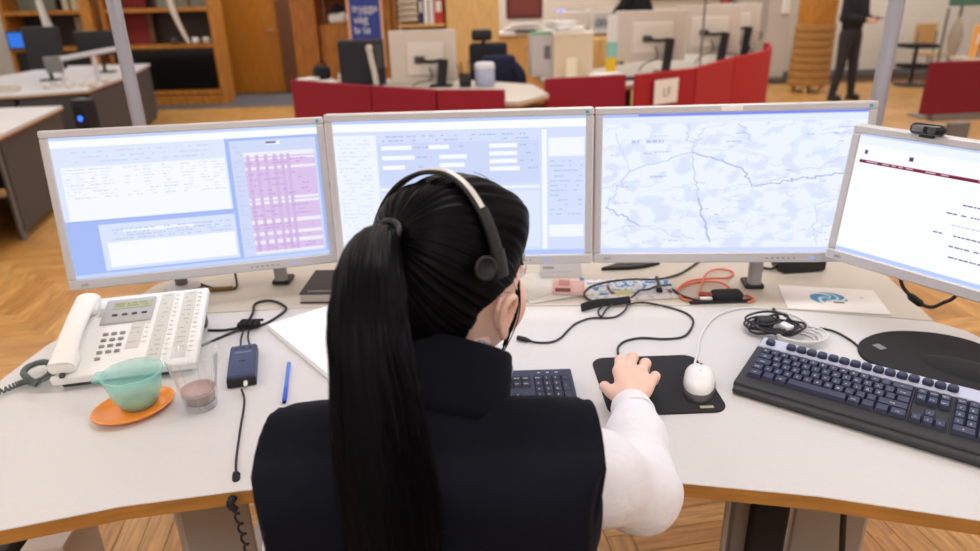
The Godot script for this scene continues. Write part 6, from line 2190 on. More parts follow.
func build_far_console():
	red_panel("dark red panel at the left end of the far console", Vector2(-1.663, -6.052), Vector2(-0.893, -5.464), 0.25, 0.85, M.red_cloth)
	red_panel("second dark red panel from the left of the far console", Vector2(-0.887, -5.460), Vector2(-0.362, -5.112), 0.25, 0.85, M.red_cloth)
	red_panel("dark red panel of the far console right behind the second screen", Vector2(-0.352, -5.105), Vector2(0.141, -5.005), 0.25, 0.85, M.red_cloth)
	red_panel("short dark red panel standing alone above the joint of the two middle screens", Vector2(0.478, -5.626), Vector2(1.157, -5.762), 0.25, 0.85, M.red_cloth)
	red_panel("red panel with a white paper sign on it, above the map screen", Vector2(1.235, -5.742), Vector2(1.838, -6.161), 0.25, 0.85, mat(172, 34, 40, 0.9))
	red_panel("bright red panel between the panel with the sign and the rounded end panel", Vector2(1.850, -6.171), Vector2(2.500, -7.117), 0.25, 0.85, M.red_bright)
	red_panel("bright red rounded panel at the right end of the far console", Vector2(2.510, -7.13), Vector2(3.578, -9.087), 0.08, 0.85, M.red_bright, 0.18)
	slab_top("pale worktop behind the left red panels of the far console", [[-1.60, -6.15], [-0.88, -5.60], [-0.36, -5.25], [0.24, -5.12], [0.50, -5.50], [0.42, -6.15], [-0.2, -6.65], [-1.2, -7.0]])
	slab_top("pale worktop behind the right red panels of the far console", [[0.55, -5.78], [1.16, -5.90], [1.75, -6.32], [2.38, -7.22], [3.35, -9.05], [2.75, -9.25], [1.9, -8.2], [1.2, -7.4], [0.52, -6.9]])
	var t := thing("paper_sign", "white paper sign with dark characters fixed to the red panel above the map screen", "sign", Vector3(1.51, 0.59, -5.905), -atan2(-0.419, 0.603) - 0.0)
	part("sheet", Vector3(0, 0.105, 0.018), Vector3(0.29, 0.20, 0.004), M.paper, t, 0.0005)
	words("LF", 0.10, M.charcoal, t, Transform3D(Basis(), Vector3(0.01, 0.10, 0.0205)), "characters")
	t = thing("computer_tower", "black computer tower on the far console, left of the pale screen", "computer", Vector3(-1.10, 0.75, -6.45), 0.12)
	rounded("case", Vector3(0, 0.20, 0), Vector3(0.40, 0.38, 0.22), 0.012, mat(32, 34, 46, 0.5), t)
	part("side_panel", Vector3(-0.06, 0.20, 0.112), Vector3(0.26, 0.34, 0.006), mat(24, 26, 38, 0.6), t)
	part("vent", Vector3(0.155, 0.25, 0.112), Vector3(0.06, 0.2, 0.005), M.charcoal, t)
	for s in [-0.15, 0.15]:
		part("foot", Vector3(s, 0.005, 0), Vector3(0.04, 0.01, 0.18), M.black, t)
	t = thing("receiver", "white upright receiver standing in front of the black computer tower", "telephone", Vector3(-0.97, 0.75, -6.20))
	var m := MB.new()
	m.tube(smooth([Vector3(0.02, 0.0, 0), Vector3(0.01, 0.12, 0), Vector3(-0.01, 0.24, 0), Vector3(-0.02, 0.33, 0)]), 0.024, 10)
	obj("handle", m, M.putty, t)
	rounded("ear_piece", Vector3(-0.018, 0.33, 0.01), Vector3(0.055, 0.06, 0.05), 0.02, M.putty, t)
	part("cradle", Vector3(0.02, 0.012, 0), Vector3(0.10, 0.024, 0.10), M.charcoal, t)
	back_monitor("pale screen seen from behind at the left of the far console, beside the black tower", Vector3(-0.535, 0.75, -6.28), 0.02, 0.58, 0.44, 0.025)
	back_monitor("first of three pale screens seen from behind on the right of the console", Vector3(1.60, 0.75, -6.95), -0.12, 0.68, 0.46, 0.10)
	back_monitor("second of three pale screens seen from behind on the right of the console", Vector3(2.33, 0.75, -7.55), -0.25, 0.66, 0.48, 0.10)
	back_monitor("last of the row of pale screens on the far console, beside the cable tangle", Vector3(2.88, 0.75, -8.35), -0.45, 0.56, 0.46, 0.12)
	t = thing("desk_chair", "dark high-backed office chair behind the far console", "chair", Vector3(0.0, 0, -7.1), 0.1)
	rounded("headrest", Vector3(-0.02, 1.12, 0.0), Vector3(0.20, 0.11, 0.07), 0.03, M.black, t, 3)
	rounded("backrest", Vector3(0.04, 0.84, 0.0), Vector3(0.38, 0.42, 0.09), 0.04, mat(26, 28, 40, 0.8), t, 3)
	rounded("seat", Vector3(0.04, 0.46, -0.25), Vector3(0.48, 0.09, 0.48), 0.04, M.black_soft, t, 3)
	rod("back_post", [Vector3(0.0, 0.42, -0.1), Vector3(0.02, 0.5, 0.03), Vector3(-0.01, 1.10, 0.03)], 0.02, M.black, t)
	rod("column", [Vector3(0.04, 0.06, -0.22), Vector3(0.04, 0.44, -0.22)], 0.03, M.charcoal, t)
	for k in 5:
		var a := TAU * k / 5
		rod("leg", [Vector3(0.04, 0.09, -0.22), Vector3(0.04 + cos(a) * 0.28, 0.03, -0.22 + sin(a) * 0.28)], 0.028, M.black, t)
	t = thing("jacket", "dark blue jacket draped over the chair behind the far console", "jacket", Vector3(0.14, 0.62, -6.97))
	m = MB.new()
	m.rbox(Vector3(0.0, 0.16, 0.0), Vector3(0.40, 0.32, 0.10), 0.045, 3, Vector2(0.8, 0.8))
	m.tube(smooth([Vector3(0.14, 0.22, 0.02), Vector3(0.21, 0.12, 0.04), Vector3(0.20, 0.0, 0.05)]), 0.055, 10)
	m.tube(smooth([Vector3(-0.15, 0.24, 0.02), Vector3(-0.19, 0.14, 0.05), Vector3(-0.17, 0.03, 0.06)]), 0.055, 10)
	obj("cloth", m, mat(30, 36, 66, 0.9), t)
	t = thing("pen_cup", "dark pen cup holding pens on the far console, right of the left pale screen", "pen cup", Vector3(-0.17, 0.75, -6.1))
	m = MB.new()
	m.lathe([Vector2(0, 0), Vector2(0.05, 0), Vector2(0.058, 0.11), Vector2(0.054, 0.11), Vector2(0.046, 0.006), Vector2(0, 0.006)], 20)
	obj("cup", m, M.black, t)
	for k in 6:
		var a := TAU * k / 6
		tag(obj("pen", tube_of([Vector3(-0.17 + cos(a) * 0.02, 0.758, -6.1 + sin(a) * 0.02), Vector3(-0.17 + cos(a) * 0.062, 0.94 + 0.01 * (k % 3), -6.1 + sin(a) * 0.05)], 0.006), [M.charcoal, M.edge, M.black][k % 3]), "pen standing in the dark cup on the far console", "pen", "pens in the dark cup")
	t = thing("jar", "round grey-blue jar with a white lid on the console before the dark chair", "jar", Vector3(0.0, 0.75, -6.15))
	m = MB.new()
	m.lathe([Vector2(0, 0), Vector2(0.08, 0), Vector2(0.085, 0.01), Vector2(0.085, 0.14), Vector2(0, 0.14)], 28)
	obj("body", m, mat(172, 180, 206, 0.5), t)
	m = MB.new()
	m.lathe([Vector2(0.088, 0.14), Vector2(0.09, 0.15), Vector2(0.085, 0.185), Vector2(0.07, 0.195), Vector2(0, 0.197)], 28)
	obj("lid", m, mat(222, 222, 232, 0.5), t)
	# loose papers and small things at the left end of the console
	for k in 4:
		t = thing("paper_stack", ["white paper pile at the left end of the far console, nearest to the amber cabinet", "second white paper pile at the left end of the far console", "white paper pile in front of the amber cabinet, beside the black tower", "small white paper pile at the very left corner of the far console"][k], "papers", Vector3([-1.50, -1.40, -1.30, -1.58][k], 0.75, [-6.55, -6.30, -6.75, -6.35][k]), 0.3 * k)
		m = MB.new()
		for q in 4 + k:
			m.box(Vector3(rng.randf_range(-0.01, 0.01), 0.006 + q * 0.012, rng.randf_range(-0.01, 0.01)), Vector3(0.16, 0.011, 0.12), 0.002)
		obj("sheets", m, M.paper, t)
	t = thing("bag", "small dark bag lying on the papers at the left end of the far console", "bag", Vector3(-1.49, 0.80, -6.52), 0.4)
	rounded("body", Vector3(0, 0.06, 0), Vector3(0.16, 0.12, 0.10), 0.04, mat(24, 26, 40, 0.8), t, 3)
	rod("strap", smooth([Vector3(-0.06, 0.10, 0), Vector3(0, 0.16, 0), Vector3(0.06, 0.10, 0)]), 0.008, M.black, t)
	t = thing("file_box", "grey file box with a green top edge, left of the beige box", "file box", Vector3(0.535, 0.75, -6.85), 0.05)
	part("body", Vector3(0, 0.19, 0), Vector3(0.20, 0.38, 0.26), mat(206, 202, 202, 0.6), t)
	part("green_edge", Vector3(0, 0.387, 0), Vector3(0.20, 0.014, 0.26), mat(70, 150, 96, 0.6), t)
	part("label", Vector3(0.05, 0.22, 0.132), Vector3(0.06, 0.12, 0.003), M.silver_dark, t, 0.0005)
	t = thing("storage_box", "beige box with papers heaped on top, on the far console above the middle screens", "box", Vector3(0.82, 0.75, -6.75), 0.02)
	part("body", Vector3(0, 0.19, 0), Vector3(0.36, 0.38, 0.30), mat(228, 212, 184, 0.7), t)
	part("lid_rim", Vector3(0, 0.385, 0), Vector3(0.38, 0.02, 0.32), mat(240, 230, 208, 0.7), t)
	tag(obj("card", box(Vector3(0.80, 0.84, -6.55), Vector3(0.10, 0.18, 0.012), 0.002), mat(246, 236, 210, 0.7)), "pale card leaning against the beige box", "card")
	for k in 3:
		t = thing("paper_heap", ["white papers heaped on the beige box", "second heap of white papers, behind the beige box", "white papers lying in front of the yellow-and-teal sign"][k], "papers", [Vector3(0.80, 1.147, -6.75), Vector3(0.72, 1.195, -6.80), Vector3(1.12, 0.75, -6.45)][k], 0.3)
		m = MB.new()
		for q in 5:
			m.box(Vector3(rng.randf_range(-0.03, 0.03), 0.005 + q * 0.0095, 0), Vector3(0.26, 0.009, 0.16), 0.002, Basis(Vector3.UP, rng.randf_range(-0.4, 0.4)))
		obj("sheets", m, M.paper, t)
	t = thing("folder", "dark folder under the papers left of the first right-hand pale screen", "folder", Vector3(1.20, 0.75, -6.30), 0.1)
	part("cover", Vector3(0, 0.012, 0), Vector3(0.34, 0.022, 0.16), mat(50, 46, 60, 0.7), t)
	part("spine", Vector3(-0.168, 0.0125, 0), Vector3(0.012, 0.024, 0.16), M.charcoal, t)
	t = thing("colour_sign", "tall narrow sign in white, teal and yellow beside the first right-hand pale screen", "sign", Vector3(1.24, 0.75, -6.98))
	part("white_part", Vector3(0, 0.40, 0), Vector3(0.10, 0.24, 0.03), M.white, t, 0.002)
	part("teal_part", Vector3(0, 0.21, 0), Vector3(0.10, 0.14, 0.03), mat(150, 212, 204, 0.6), t, 0.002)
	part("yellow_part", Vector3(0, 0.07, 0), Vector3(0.10, 0.14, 0.03), mat(246, 206, 40, 0.6), t, 0.002)
	# cables, cups and a lamp in a tangle at the right end
	t = thing("cable_tangle", "tangle of dark cables and brackets at the right end of the far console", "cables", Vector3(3.02, 0.75, -8.75))
	m = MB.new()
	for k in 26:
		var a := Vector3(rng.randf_range(-0.22, 0.22), 0.01, rng.randf_range(-0.2, 0.2))
		m.tube(smooth([a, a + Vector3(rng.randf_range(-0.1, 0.1), rng.randf_range(0.1, 0.25), rng.randf_range(-0.1, 0.1)), a + Vector3(rng.randf_range(-0.2, 0.2), rng.randf_range(0.15, 0.42), rng.randf_range(-0.1, 0.1)), Vector3(rng.randf_range(-0.25, 0.25), 0.02, rng.randf_range(-0.2, 0.2))], 5), 0.009, 5)
	var tangle := obj("cables", m, M.charcoal, t)
	tangle.set_meta("kind", "stuff")
	for k in 3:
		var c := thing("cup", ["white cup among the cables at the right end of the far console", "second white cup among the cables, behind the first", "white cup nearest to the end of the far console"][k], "cup", Vector3(3.04 + 0.11 * k, 0.75, -8.55 - 0.14 * k))
		m = MB.new()
		m.lathe([Vector2(0, 0), Vector2(0.035, 0), Vector2(0.045, 0.10), Vector2(0.041, 0.10), Vector2(0.032, 0.006), Vector2(0, 0.006)], 20)
		obj("wall", m, M.white, c)
	rod_thing("thin grey pole rising from the far console between two pale screens", [Vector3(2.06, 0.75, -6.80), Vector3(2.06, 2.995, -6.80)], 0.011)

func rod_thing(label: String, pts: Array, r: float):
	var t := thing("pole", label, "pole", pts[0])
	rod("tube", [Vector3.ZERO, pts[1] - pts[0]], r, M.silver_dark, t)
	part("foot", Vector3(0, 0.004, 0), Vector3(0.06, 0.008, 0.06), M.silver_dark, t)

# ---------------------------------------------------------------- cabinets and walls behind the console
func build_far_wall():
	var t := thing("pinboard", "white board with sheets of paper on the far wall, right of the brown door post", "board", Vector3(-3.05, 0.35, -12.47))
	part("board", Vector3(0, 0.66, -0.01), Vector3(0.42, 1.32, 0.03), mat(120, 92, 64, 0.7), t)
	for s in [[0.02, 0.92, 0.30, 0.46], [0.0, 0.53, 0.26, 0.12], [0.04, 0.24, 0.24, 0.36]]:
		part("sheet", Vector3(s[0], s[1], 0.008), Vector3(s[2], s[3], 0.003), mat(232, 226, 206, 0.8), t, 0.0005)
	t = thing("cabinet", "tall amber wooden cabinet left of the blue poster, with an open niche", "cabinet", Vector3(-1.97, 0, -9.2))
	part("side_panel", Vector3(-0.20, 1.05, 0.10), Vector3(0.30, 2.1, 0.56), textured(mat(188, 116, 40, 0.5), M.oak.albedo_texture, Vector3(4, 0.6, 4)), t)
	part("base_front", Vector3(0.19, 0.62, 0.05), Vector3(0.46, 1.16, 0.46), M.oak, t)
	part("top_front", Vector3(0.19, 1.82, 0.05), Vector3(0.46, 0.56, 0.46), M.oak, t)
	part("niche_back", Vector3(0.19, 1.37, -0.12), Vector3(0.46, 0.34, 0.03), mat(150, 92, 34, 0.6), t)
	t = thing("cap", "dark cap on a white bag in the niche of the amber cabinet", "cap", Vector3(-1.78, 1.2, -9.0))
	rounded("white_bag", Vector3(0, 0.07, 0.02), Vector3(0.22, 0.13, 0.16), 0.05, M.white, t, 3)
	var m := MB.new()
	m.lathe([Vector2(0.09, 0.13), Vector2(0.085, 0.18), Vector2(0.05, 0.225), Vector2(0, 0.235)], 20)
	m.rbox(Vector3(-0.06, 0.136, 0.08), Vector3(0.14, 0.012, 0.10), 0.005, 2)
	obj("crown", m, mat(22, 22, 40, 0.9), t)
	# blue poster
	t = thing("poster", "blue upright poster with white words behind the black computer tower", "poster", Vector3(-1.36, 0.72, -8.44))
	part("panel", Vector3(0, 0.55, 0), Vector3(0.35, 1.10, 0.02), mat(44, 66, 148, 0.6), t, 0.002)
	for s in [-1, 1]:
		part("edge", Vector3(s * 0.19, 0.55, 0), Vector3(0.03, 1.10, 0.03), mat(226, 178, 140, 0.6), t, 0.002)
	for k in 3:
		words(["trygga", "väg", "lv la"][k], 0.105, M.white, t, Transform3D(Basis(), Vector3([0.0, -0.05, -0.045][k], 0.655 - k * 0.118, 0.0115)), "words", 0.001)
	part("stand", Vector3(0, -0.36, 0), Vector3(0.06, 0.72, 0.03), M.silver_dark, t)
	part("foot", Vector3(0, -0.712, 0.0), Vector3(0.34, 0.016, 0.26), M.silver_dark, t)
	# amber shelf unit with paper slots
	t = thing("shelf_unit", "amber shelf unit with paper slots, right of the blue poster", "shelf unit", Vector3(-0.92, 0, -8.85))
	part("side_panel", Vector3(-0.26, 1.05, 0.05), Vector3(0.20, 2.1, 0.5), M.oak, t)
	part("inner_side", Vector3(-0.12, 1.05, 0.16), Vector3(0.05, 2.1, 0.30), mat(150, 96, 40, 0.5), t)
	part("back_panel", Vector3(0.185, 1.05, -0.16), Vector3(0.56, 2.1, 0.03), M.oak_light, t)
	for y in [0.3, 0.75, 1.17, 1.85]:
		part("shelf", Vector3(0.185, y, 0.06), Vector3(0.56, 0.03, 0.42), M.oak_light, t)
	for k in 8:
		part("slot", Vector3(0.03, 1.225 + k * 0.065, 0.06), Vector3(0.25, 0.012, 0.40), mat(236, 208, 160, 0.6), t, 0.002)
		tag(obj("paper_stack", box(Vector3(-0.89, 1.253 + k * 0.065, -8.83), Vector3(0.22, 0.04, 0.34), 0.003), M.paper), ["lowest", "second lowest", "third lowest", "fourth lowest", "fourth highest", "third highest", "second highest", "topmost"][k] + " thin white paper stack in the slots of the amber shelf unit", "papers", "paper stacks in the slots")
	for b in [[0.185, mat(52, 60, 110, 0.6), "dark blue binder on the amber shelf unit, beside the paper slots"], [0.245, M.paper, "first white binder right of the dark blue binder"], [0.31, M.white, "second white binder, left of the red binder"], [0.395, mat(196, 62, 44, 0.6), "red binder on the amber shelf unit"]]:
		var w := 0.05 if b[0] < 0.35 else 0.11
		var o := thing("binder", b[2], "binder", Vector3(-0.92 + b[0], 1.185, -8.8), 0.0, "binders on the amber shelf unit")
		part("cover", Vector3(0, 0.16, 0), Vector3(w, 0.32, 0.28), b[1], o)
		part("spine_label", Vector3(0, 0.19, 0.1415), Vector3(w * 0.6, 0.12, 0.003), M.paper, o, 0.0005)
	for k in 3:
		var o := thing("container", ["small blue container with a dark lid under the binders", "white container under the binders", "clear grey container under the red binder"][k], "container", Vector3([-0.74, -0.64, -0.52][k], 0.765, -8.72))
		m = MB.new()
		m.lathe([Vector2(0, 0), Vector2(0.045, 0), Vector2(0.05, 0.26), Vector2(0.045, 0.27), Vector2(0, 0.27)], 20)
		obj("body", m, [mat(96, 170, 220, 0.5), M.white, mat(200, 200, 204, 0.5)][k], o)
		m = MB.new()
		m.lathe([Vector2(0.052, 0.27), Vector2(0.052, 0.33), Vector2(0, 0.335)], 20)
		obj("lid", m, [M.black, M.white, M.putty][k], o)
	t = thing("cabinet", "wide plain pale wooden cabinet behind the dark high-backed chair", "cabinet", Vector3(-0.125, 0, -8.78))
	part("body", Vector3(0, 1.05, -0.02), Vector3(0.62, 2.1, 0.48), M.oak_light, t)
	part("door", Vector3(0, 1.08, 0.232), Vector3(0.60, 1.98, 0.02), M.oak_light, t)
	part("plinth", Vector3(0, 0.045, 0.225), Vector3(0.58, 0.09, 0.02), M.oak_dark, t)
	part("handle", Vector3(-0.26, 0.95, 0.252), Vector3(0.015, 0.14, 0.02), M.chrome, t)
	# counter with office things
	t = thing("counter", "pale wooden counter along the back with papers and a printer on it", "counter", Vector3(0.98, 0, -10.0))
	part("worktop", Vector3(0, 0.99, 0), Vector3(1.66, 0.04, 0.7), M.white, t)
	for k in 3:
		var dr := part("door", Vector3(-0.55 + k * 0.55, 0.52, 0.31), Vector3(0.53, 0.86, 0.02), M.oak_light, t)
		part("handle", Vector3(-0.37 + k * 0.55, 0.80, 0.325), Vector3(0.10, 0.015, 0.02), M.chrome, dr)
	part("body", Vector3(0, 0.52, -0.02), Vector3(1.62, 0.90, 0.62), M.oak_light, t)
	part("plinth", Vector3(0, 0.035, 0), Vector3(1.56, 0.07, 0.56), M.oak_dark, t)
	t = thing("printer", "pale office printer with a blue light on the counter at the back", "printer", Vector3(1.22, 1.01, -9.9))
	rounded("body", Vector3(0, 0.13, 0), Vector3(0.44, 0.26, 0.40), 0.03, mat(226, 218, 212, 0.5), t, 3)
	part("paper_slot", Vector3(0.02, 0.262, 0.05), Vector3(0.26, 0.012, 0.12), M.charcoal, t)
	part("tray", Vector3(0, 0.05, 0.24), Vector3(0.30, 0.02, 0.12), M.putty, t)
	rounded("light", Vector3(-0.19, 0.25, 0.17), Vector3(0.05, 0.05, 0.05), 0.02, M.bluelight, t)
	t = thing("paper_pile", "long heap of white papers on the counter below the dark red box", "papers", Vector3(0.58, 1.01, -9.85))
	m = MB.new()
	for q in 6:
		m.box(Vector3(rng.randf_range(-0.06, 0.06), 0.010 + q * 0.0185, rng.randf_range(-0.03, 0.03)), Vector3(0.60 - 0.04 * q, 0.018, 0.30), 0.003, Basis(Vector3.UP, rng.randf_range(-0.15, 0.15)))
	obj("sheets", m, M.paper, t)
	part("dark_folder", Vector3(-0.02, 0.02, 0.20), Vector3(0.28, 0.03, 0.08), M.charcoal, t)
	t = thing("display_case", "dark red box standing on the counter at the back", "box", Vector3(0.57, 1.01, -10.18))
	part("body", Vector3(0, 0.32, 0), Vector3(0.50, 0.32, 0.20), mat(98, 36, 32, 0.6), t)
	part("shelf", Vector3(0, 0.08, 0), Vector3(0.46, 0.16, 0.18), M.putty, t)
	part("frame", Vector3(0, 0.32, 0.105), Vector3(0.40, 0.22, 0.012), mat(116, 50, 42, 0.5), t)
	t = thing("rack", "pale rack with dark rings beside the printer", "rack", Vector3(1.62, 1.01, -9.85))
	part("frame", Vector3(0, 0.11, 0), Vector3(0.24, 0.22, 0.10), mat(206, 206, 208, 0.5), t)
	for k in 3:
		var ring := []
		for i in 17:
			ring.append(Vector3(-0.07 + k * 0.07 + cos(TAU * i / 16) * 0.028, 0.09 + sin(TAU * i / 16) * 0.045, 0.06))
		rod("ring", ring, 0.006, M.black, t, 6)
	t = thing("cabinet", "low pale wooden cabinet between the counter and the yellow-and-teal sign", "cabinet", Vector3(1.44, 0, -9.15))
	part("body", Vector3(0, 0.49, 0), Vector3(0.32, 0.92, 0.40), M.oak_light, t)
	for s in [-1, 1]:
		part("door", Vector3(s * 0.078, 0.50, 0.208), Vector3(0.15, 0.86, 0.014), M.oak_light, t)
	part("plinth", Vector3(0, 0.02, 0), Vector3(0.30, 0.04, 0.36), M.oak_dark, t)
	t = thing("coat", "black coat lying over a chair back behind the first right-hand pale screen", "coat", Vector3(1.90, 1.18, -9.0))
	m = MB.new()
	m.rbox(Vector3(0.0, 0.16, 0), Vector3(0.46, 0.40, 0.16), 0.07, 3, Vector2(0.45, 0.8))
	m.tube(smooth([Vector3(-0.10, 0.26, 0.06), Vector3(-0.22, 0.13, 0.09), Vector3(-0.28, 0.04, 0.09)]), 0.055, 10)
	obj("cloth", m, mat(26, 26, 34, 0.9), t)
	t = thing("high_chair", "brown wooden high chair under the black coat", "chair", Vector3(1.94, 0, -9.05))
	for s in [-0.20, 0.20]:
		part("leg", Vector3(s, 0.62, 0.0), Vector3(0.05, 1.24, 0.05), M.oak_dark, t)
		part("leg", Vector3(s, 0.38, -0.40), Vector3(0.05, 0.76, 0.05), M.oak_dark, t)
	part("seat", Vector3(0, 0.78, -0.2), Vector3(0.46, 0.05, 0.46), M.oak_dark, t)
	part("backrest", Vector3(0, 1.10, 0.0), Vector3(0.38, 0.14, 0.03), M.oak_dark, t)
	t = thing("notice_board", "green notice board on the far wall above the right-hand pale screens", "board", Vector3(3.2, 1.38, -12.45))
	part("board", Vector3(0, 0.4, 0), Vector3(1.7, 0.8, 0.03), textured(mat(84, 138, 106, 0.9), noise_tex(0.3, Color(0.8, 0.8, 0.8), Color(1, 1, 1)), Vector3.ONE * 2.0), t)
	for s in [-1, 1]:
		part("frame", Vector3(0, 0.4 + s * 0.41, 0.005), Vector3(1.76, 0.03, 0.04), M.oak_dark, t)
		part("frame", Vector3(s * 0.87, 0.4, 0.005), Vector3(0.03, 0.8, 0.04), M.oak_dark, t)

# ---------------------------------------------------------------- far right: column, standing person, chairs
func build_far_right():
	var t := thing("fire_extinguisher", "red extinguisher standing on the wall bracket behind the cable tangle", "extinguisher", Vector3(4.10, 1.0, -12.38))
	var m := MB.new()
	m.lathe([Vector2(0, 0), Vector2(0.08, 0), Vector2(0.085, 0.02), Vector2(0.085, 0.40), Vector2(0.05, 0.47), Vector2(0.02, 0.49), Vector2(0.02, 0.53), Vector2(0, 0.53)], 24)
	obj("cylinder", m, mat(160, 44, 42, 0.4), t)
	part("bracket", Vector3(0, 0.2, -0.09), Vector3(0.1, 0.3, 0.04), M.charcoal, t)
	rod("hose", smooth([Vector3(0.02, 0.50, 0.02), Vector3(0.10, 0.44, 0.04), Vector3(0.10, 0.2, 0.04)]), 0.012, M.black, t)
	t = thing("wardrobe", "pale grey double wardrobe against the far wall, left of the amber column", "wardrobe", Vector3(4.65, 0, -12.2))
	part("body", Vector3(0, 1.06, 0), Vector3(0.78, 2.0, 0.5), mat(196, 190, 180, 0.7), t)
	for s in [-1, 1]:
		part("door", Vector3(s * 0.195, 1.07, 0.258), Vector3(0.38, 1.94, 0.018), mat(208, 202, 192, 0.6) if s > 0 else mat(180, 176, 168, 0.6), t)
	part("plinth", Vector3(0, 0.03, 0), Vector3(0.76, 0.06, 0.46), mat(110, 112, 120, 0.7), t)
	t = thing("towel", "white towel hanging on the pale wardrobe door", "towel", Vector3(4.93, 1.08, -11.90))
	m = MB.new()
	m.rbox(Vector3(0, 0.25, 0), Vector3(0.14, 0.5, 0.05), 0.024, 3, Vector2(0.7, 0.8))
	obj("cloth", m, M.paper, t)
	# amber column with wickerwork round its foot
	t = thing("column", "round amber wooden column with woven cane bands round its lower part", "column", Vector3(4.93, 0, -10.75))
	m = MB.new()
	m.lathe([Vector2(0.265, 0.97), Vector2(0.265, 2.995), Vector2(0, 2.995)], 40)
	obj("shaft", m, textured(mat(214, 142, 40, 0.5), M.oak.albedo_texture, Vector3(4, 0.6, 4)), t)
	var cane := textured(mat(206, 152, 82, 0.7), noise_tex(0.15, Color(0.7, 0.7, 0.7), Color(1, 1, 1)), Vector3(6, 2, 6))
	for k in 8:
		m = MB.new()
		var y := 0.10 + k * 0.109
		var r := 0.292 - 0.002 * k
		m.lathe([Vector2(r - 0.03, y + 0.002), Vector2(r, y + 0.006), Vector2(r + 0.003, y + 0.02), Vector2(r + 0.003, y + 0.088), Vector2(r, y + 0.102), Vector2(r - 0.03, y + 0.107)], 40)
		obj("cane_band", m, cane, t)
	m = MB.new()
	m.lathe([Vector2(0.262, 0.10), Vector2(0.262, 0.972), Vector2(0.0, 0.972)], 32)
	obj("core", m, M.oak, t)
	for k in 6:
		var a := TAU * k / 6
		part("foot", Vector3(cos(a) * 0.24, 0.055, sin(a) * 0.24), Vector3(0.05, 0.11, 0.05), M.oak_light, t)
	build_bystander()
	# stand with two black discs
	t = thing("stool", "black stool with a round footplate against the white wall at the far right", "stool", Vector3(6.72, 0, -11.1))
	m = MB.new()
	m.rbox(Vector3(0, 0.60, 0), Vector3(0.44, 0.06, 0.42), 0.025, 3)
	obj("seat", m, M.black_soft, t)
	rounded("lower_shelf", Vector3(0.0, 0.30, 0), Vector3(0.40, 0.06, 0.36), 0.02, M.black_soft, t)
	rod("column", [Vector3(0, 0.03, 0), Vector3(0, 0.58, 0)], 0.025, M.black, t)
	m = MB.new()
	m.lathe([Vector2(0, 0), Vector2(0.24, 0), Vector2(0.24, 0.02), Vector2(0.04, 0.05), Vector2(0, 0.05)], 32)
	obj("foot", m, M.charcoal, t)
	t = thing("wooden_chair", "pale wooden chair against the white wall, right of the black stool", "chair", Vector3(7.20, 0, -11.45), 0.1)
	rounded("backrest", Vector3(-0.06, 0.72, -0.18), Vector3(0.36, 0.36, 0.025), 0.01, mat(206, 164, 104, 0.5), t)
	rounded("seat", Vector3(-0.02, 0.44, 0.0), Vector3(0.42, 0.03, 0.40), 0.01, mat(206, 164, 104, 0.5), t)
	for s in [[-0.19, -0.17], [0.13, -0.17], [-0.19, 0.16], [0.15, 0.16]]:
		rod("leg", [Vector3(s[0], 0, s[1]), Vector3(s[0], 0.78 if s[1] < 0 else 0.43, s[1])], 0.014, M.silver_dark, t)
	# floor lamp stand and coats beside it
	t = thing("stand", "thin grey stand with a knotted middle at the far right", "stand", Vector3(6.1, 0, -9.3))
	rod("pole", [Vector3(0, 0.02, 0), Vector3(0.0, 1.9, 0)], 0.02, M.silver_dark, t)
	m = MB.new()
	m.lathe([Vector2(0.02, 0.55), Vector2(0.07, 0.7), Vector2(0.09, 0.85), Vector2(0.05, 1.0), Vector2(0.02, 1.08)], 16)
	obj("folded_cloth", m, mat(176, 166, 152, 0.9), t)
	m = MB.new()
	m.lathe([Vector2(0, 0), Vector2(0.2, 0), Vector2(0.2, 0.012), Vector2(0.02, 0.03)], 24)
	obj("foot", m, M.silver_dark, t)
	t = thing("notice_board", "small green notice board at the top right corner", "board", Vector3(5.42, 1.14, -8.3))
	part("board", Vector3(0.05, 0.35, 0), Vector3(0.36, 0.5, 0.02), mat(78, 118, 96, 0.9), t)
	part("stand", Vector3(-0.12, -0.53, 0), Vector3(0.03, 1.22, 0.02), M.silver_dark, t)
	part("foot", Vector3(-0.12, -1.13, 0), Vector3(0.3, 0.02, 0.3), M.silver_dark, t)
	t = thing("office_desk", "pale desk at the right edge behind the right-hand dark red panel", "desk", Vector3(5.75, 0, -7.85))
	part("worktop", Vector3(0.03, 0.70, 0), Vector3(1.04, 0.03, 0.4), M.laminate_rear, t)
	for s in [[-0.42, -0.15], [0.5, -0.15], [-0.42, 0.15], [0.5, 0.15]]:
		rod("leg", [Vector3(s[0], 0, s[1]), Vector3(s[0], 0.69, s[1])], 0.025, M.silver, t)
	for b in [[5.345, 0.05, 0.34, "narrow orange binder on the pale desk at the right edge", mat(238, 178, 96, 0.6)], [5.44, 0.09, 0.38, "lavender binder on the pale desk at the right edge", mat(188, 182, 212, 0.6)], [5.58, 0.14, 0.46, "white binder on the pale desk at the right edge", M.white]]:
		t = thing("binder", b[3], "binder", Vector3(b[0], 0.715, -7.8), 0.0, "binders on the pale desk at the right edge")
		part("cover", Vector3(0, b[2] / 2, 0), Vector3(b[1], b[2], 0.08), b[4], t)
		part("spine_label", Vector3(0, b[2] * 0.6, 0.0415), Vector3(b[1] * 0.5, b[2] * 0.3, 0.003), M.paper, t, 0.0005)
	# the dark red panel at the right edge, on its desk
	t = thing("screen_panel", "dark red panel at the right edge, above the webcam", "partition panel", Vector3(2.98, 0, -4.05), 0.10, "red panels at the right edge")
	m = MB.new()
	m.prism(PackedVector2Array([Vector2(-0.46, -0.02), Vector2(0.60, -0.02), Vector2(0.60, 0.02), Vector2(-0.46, 0.02)]), 0.775, 1.065, 0.006)
	obj("cloth_panel", m, mat(128, 22, 38, 0.9), t)
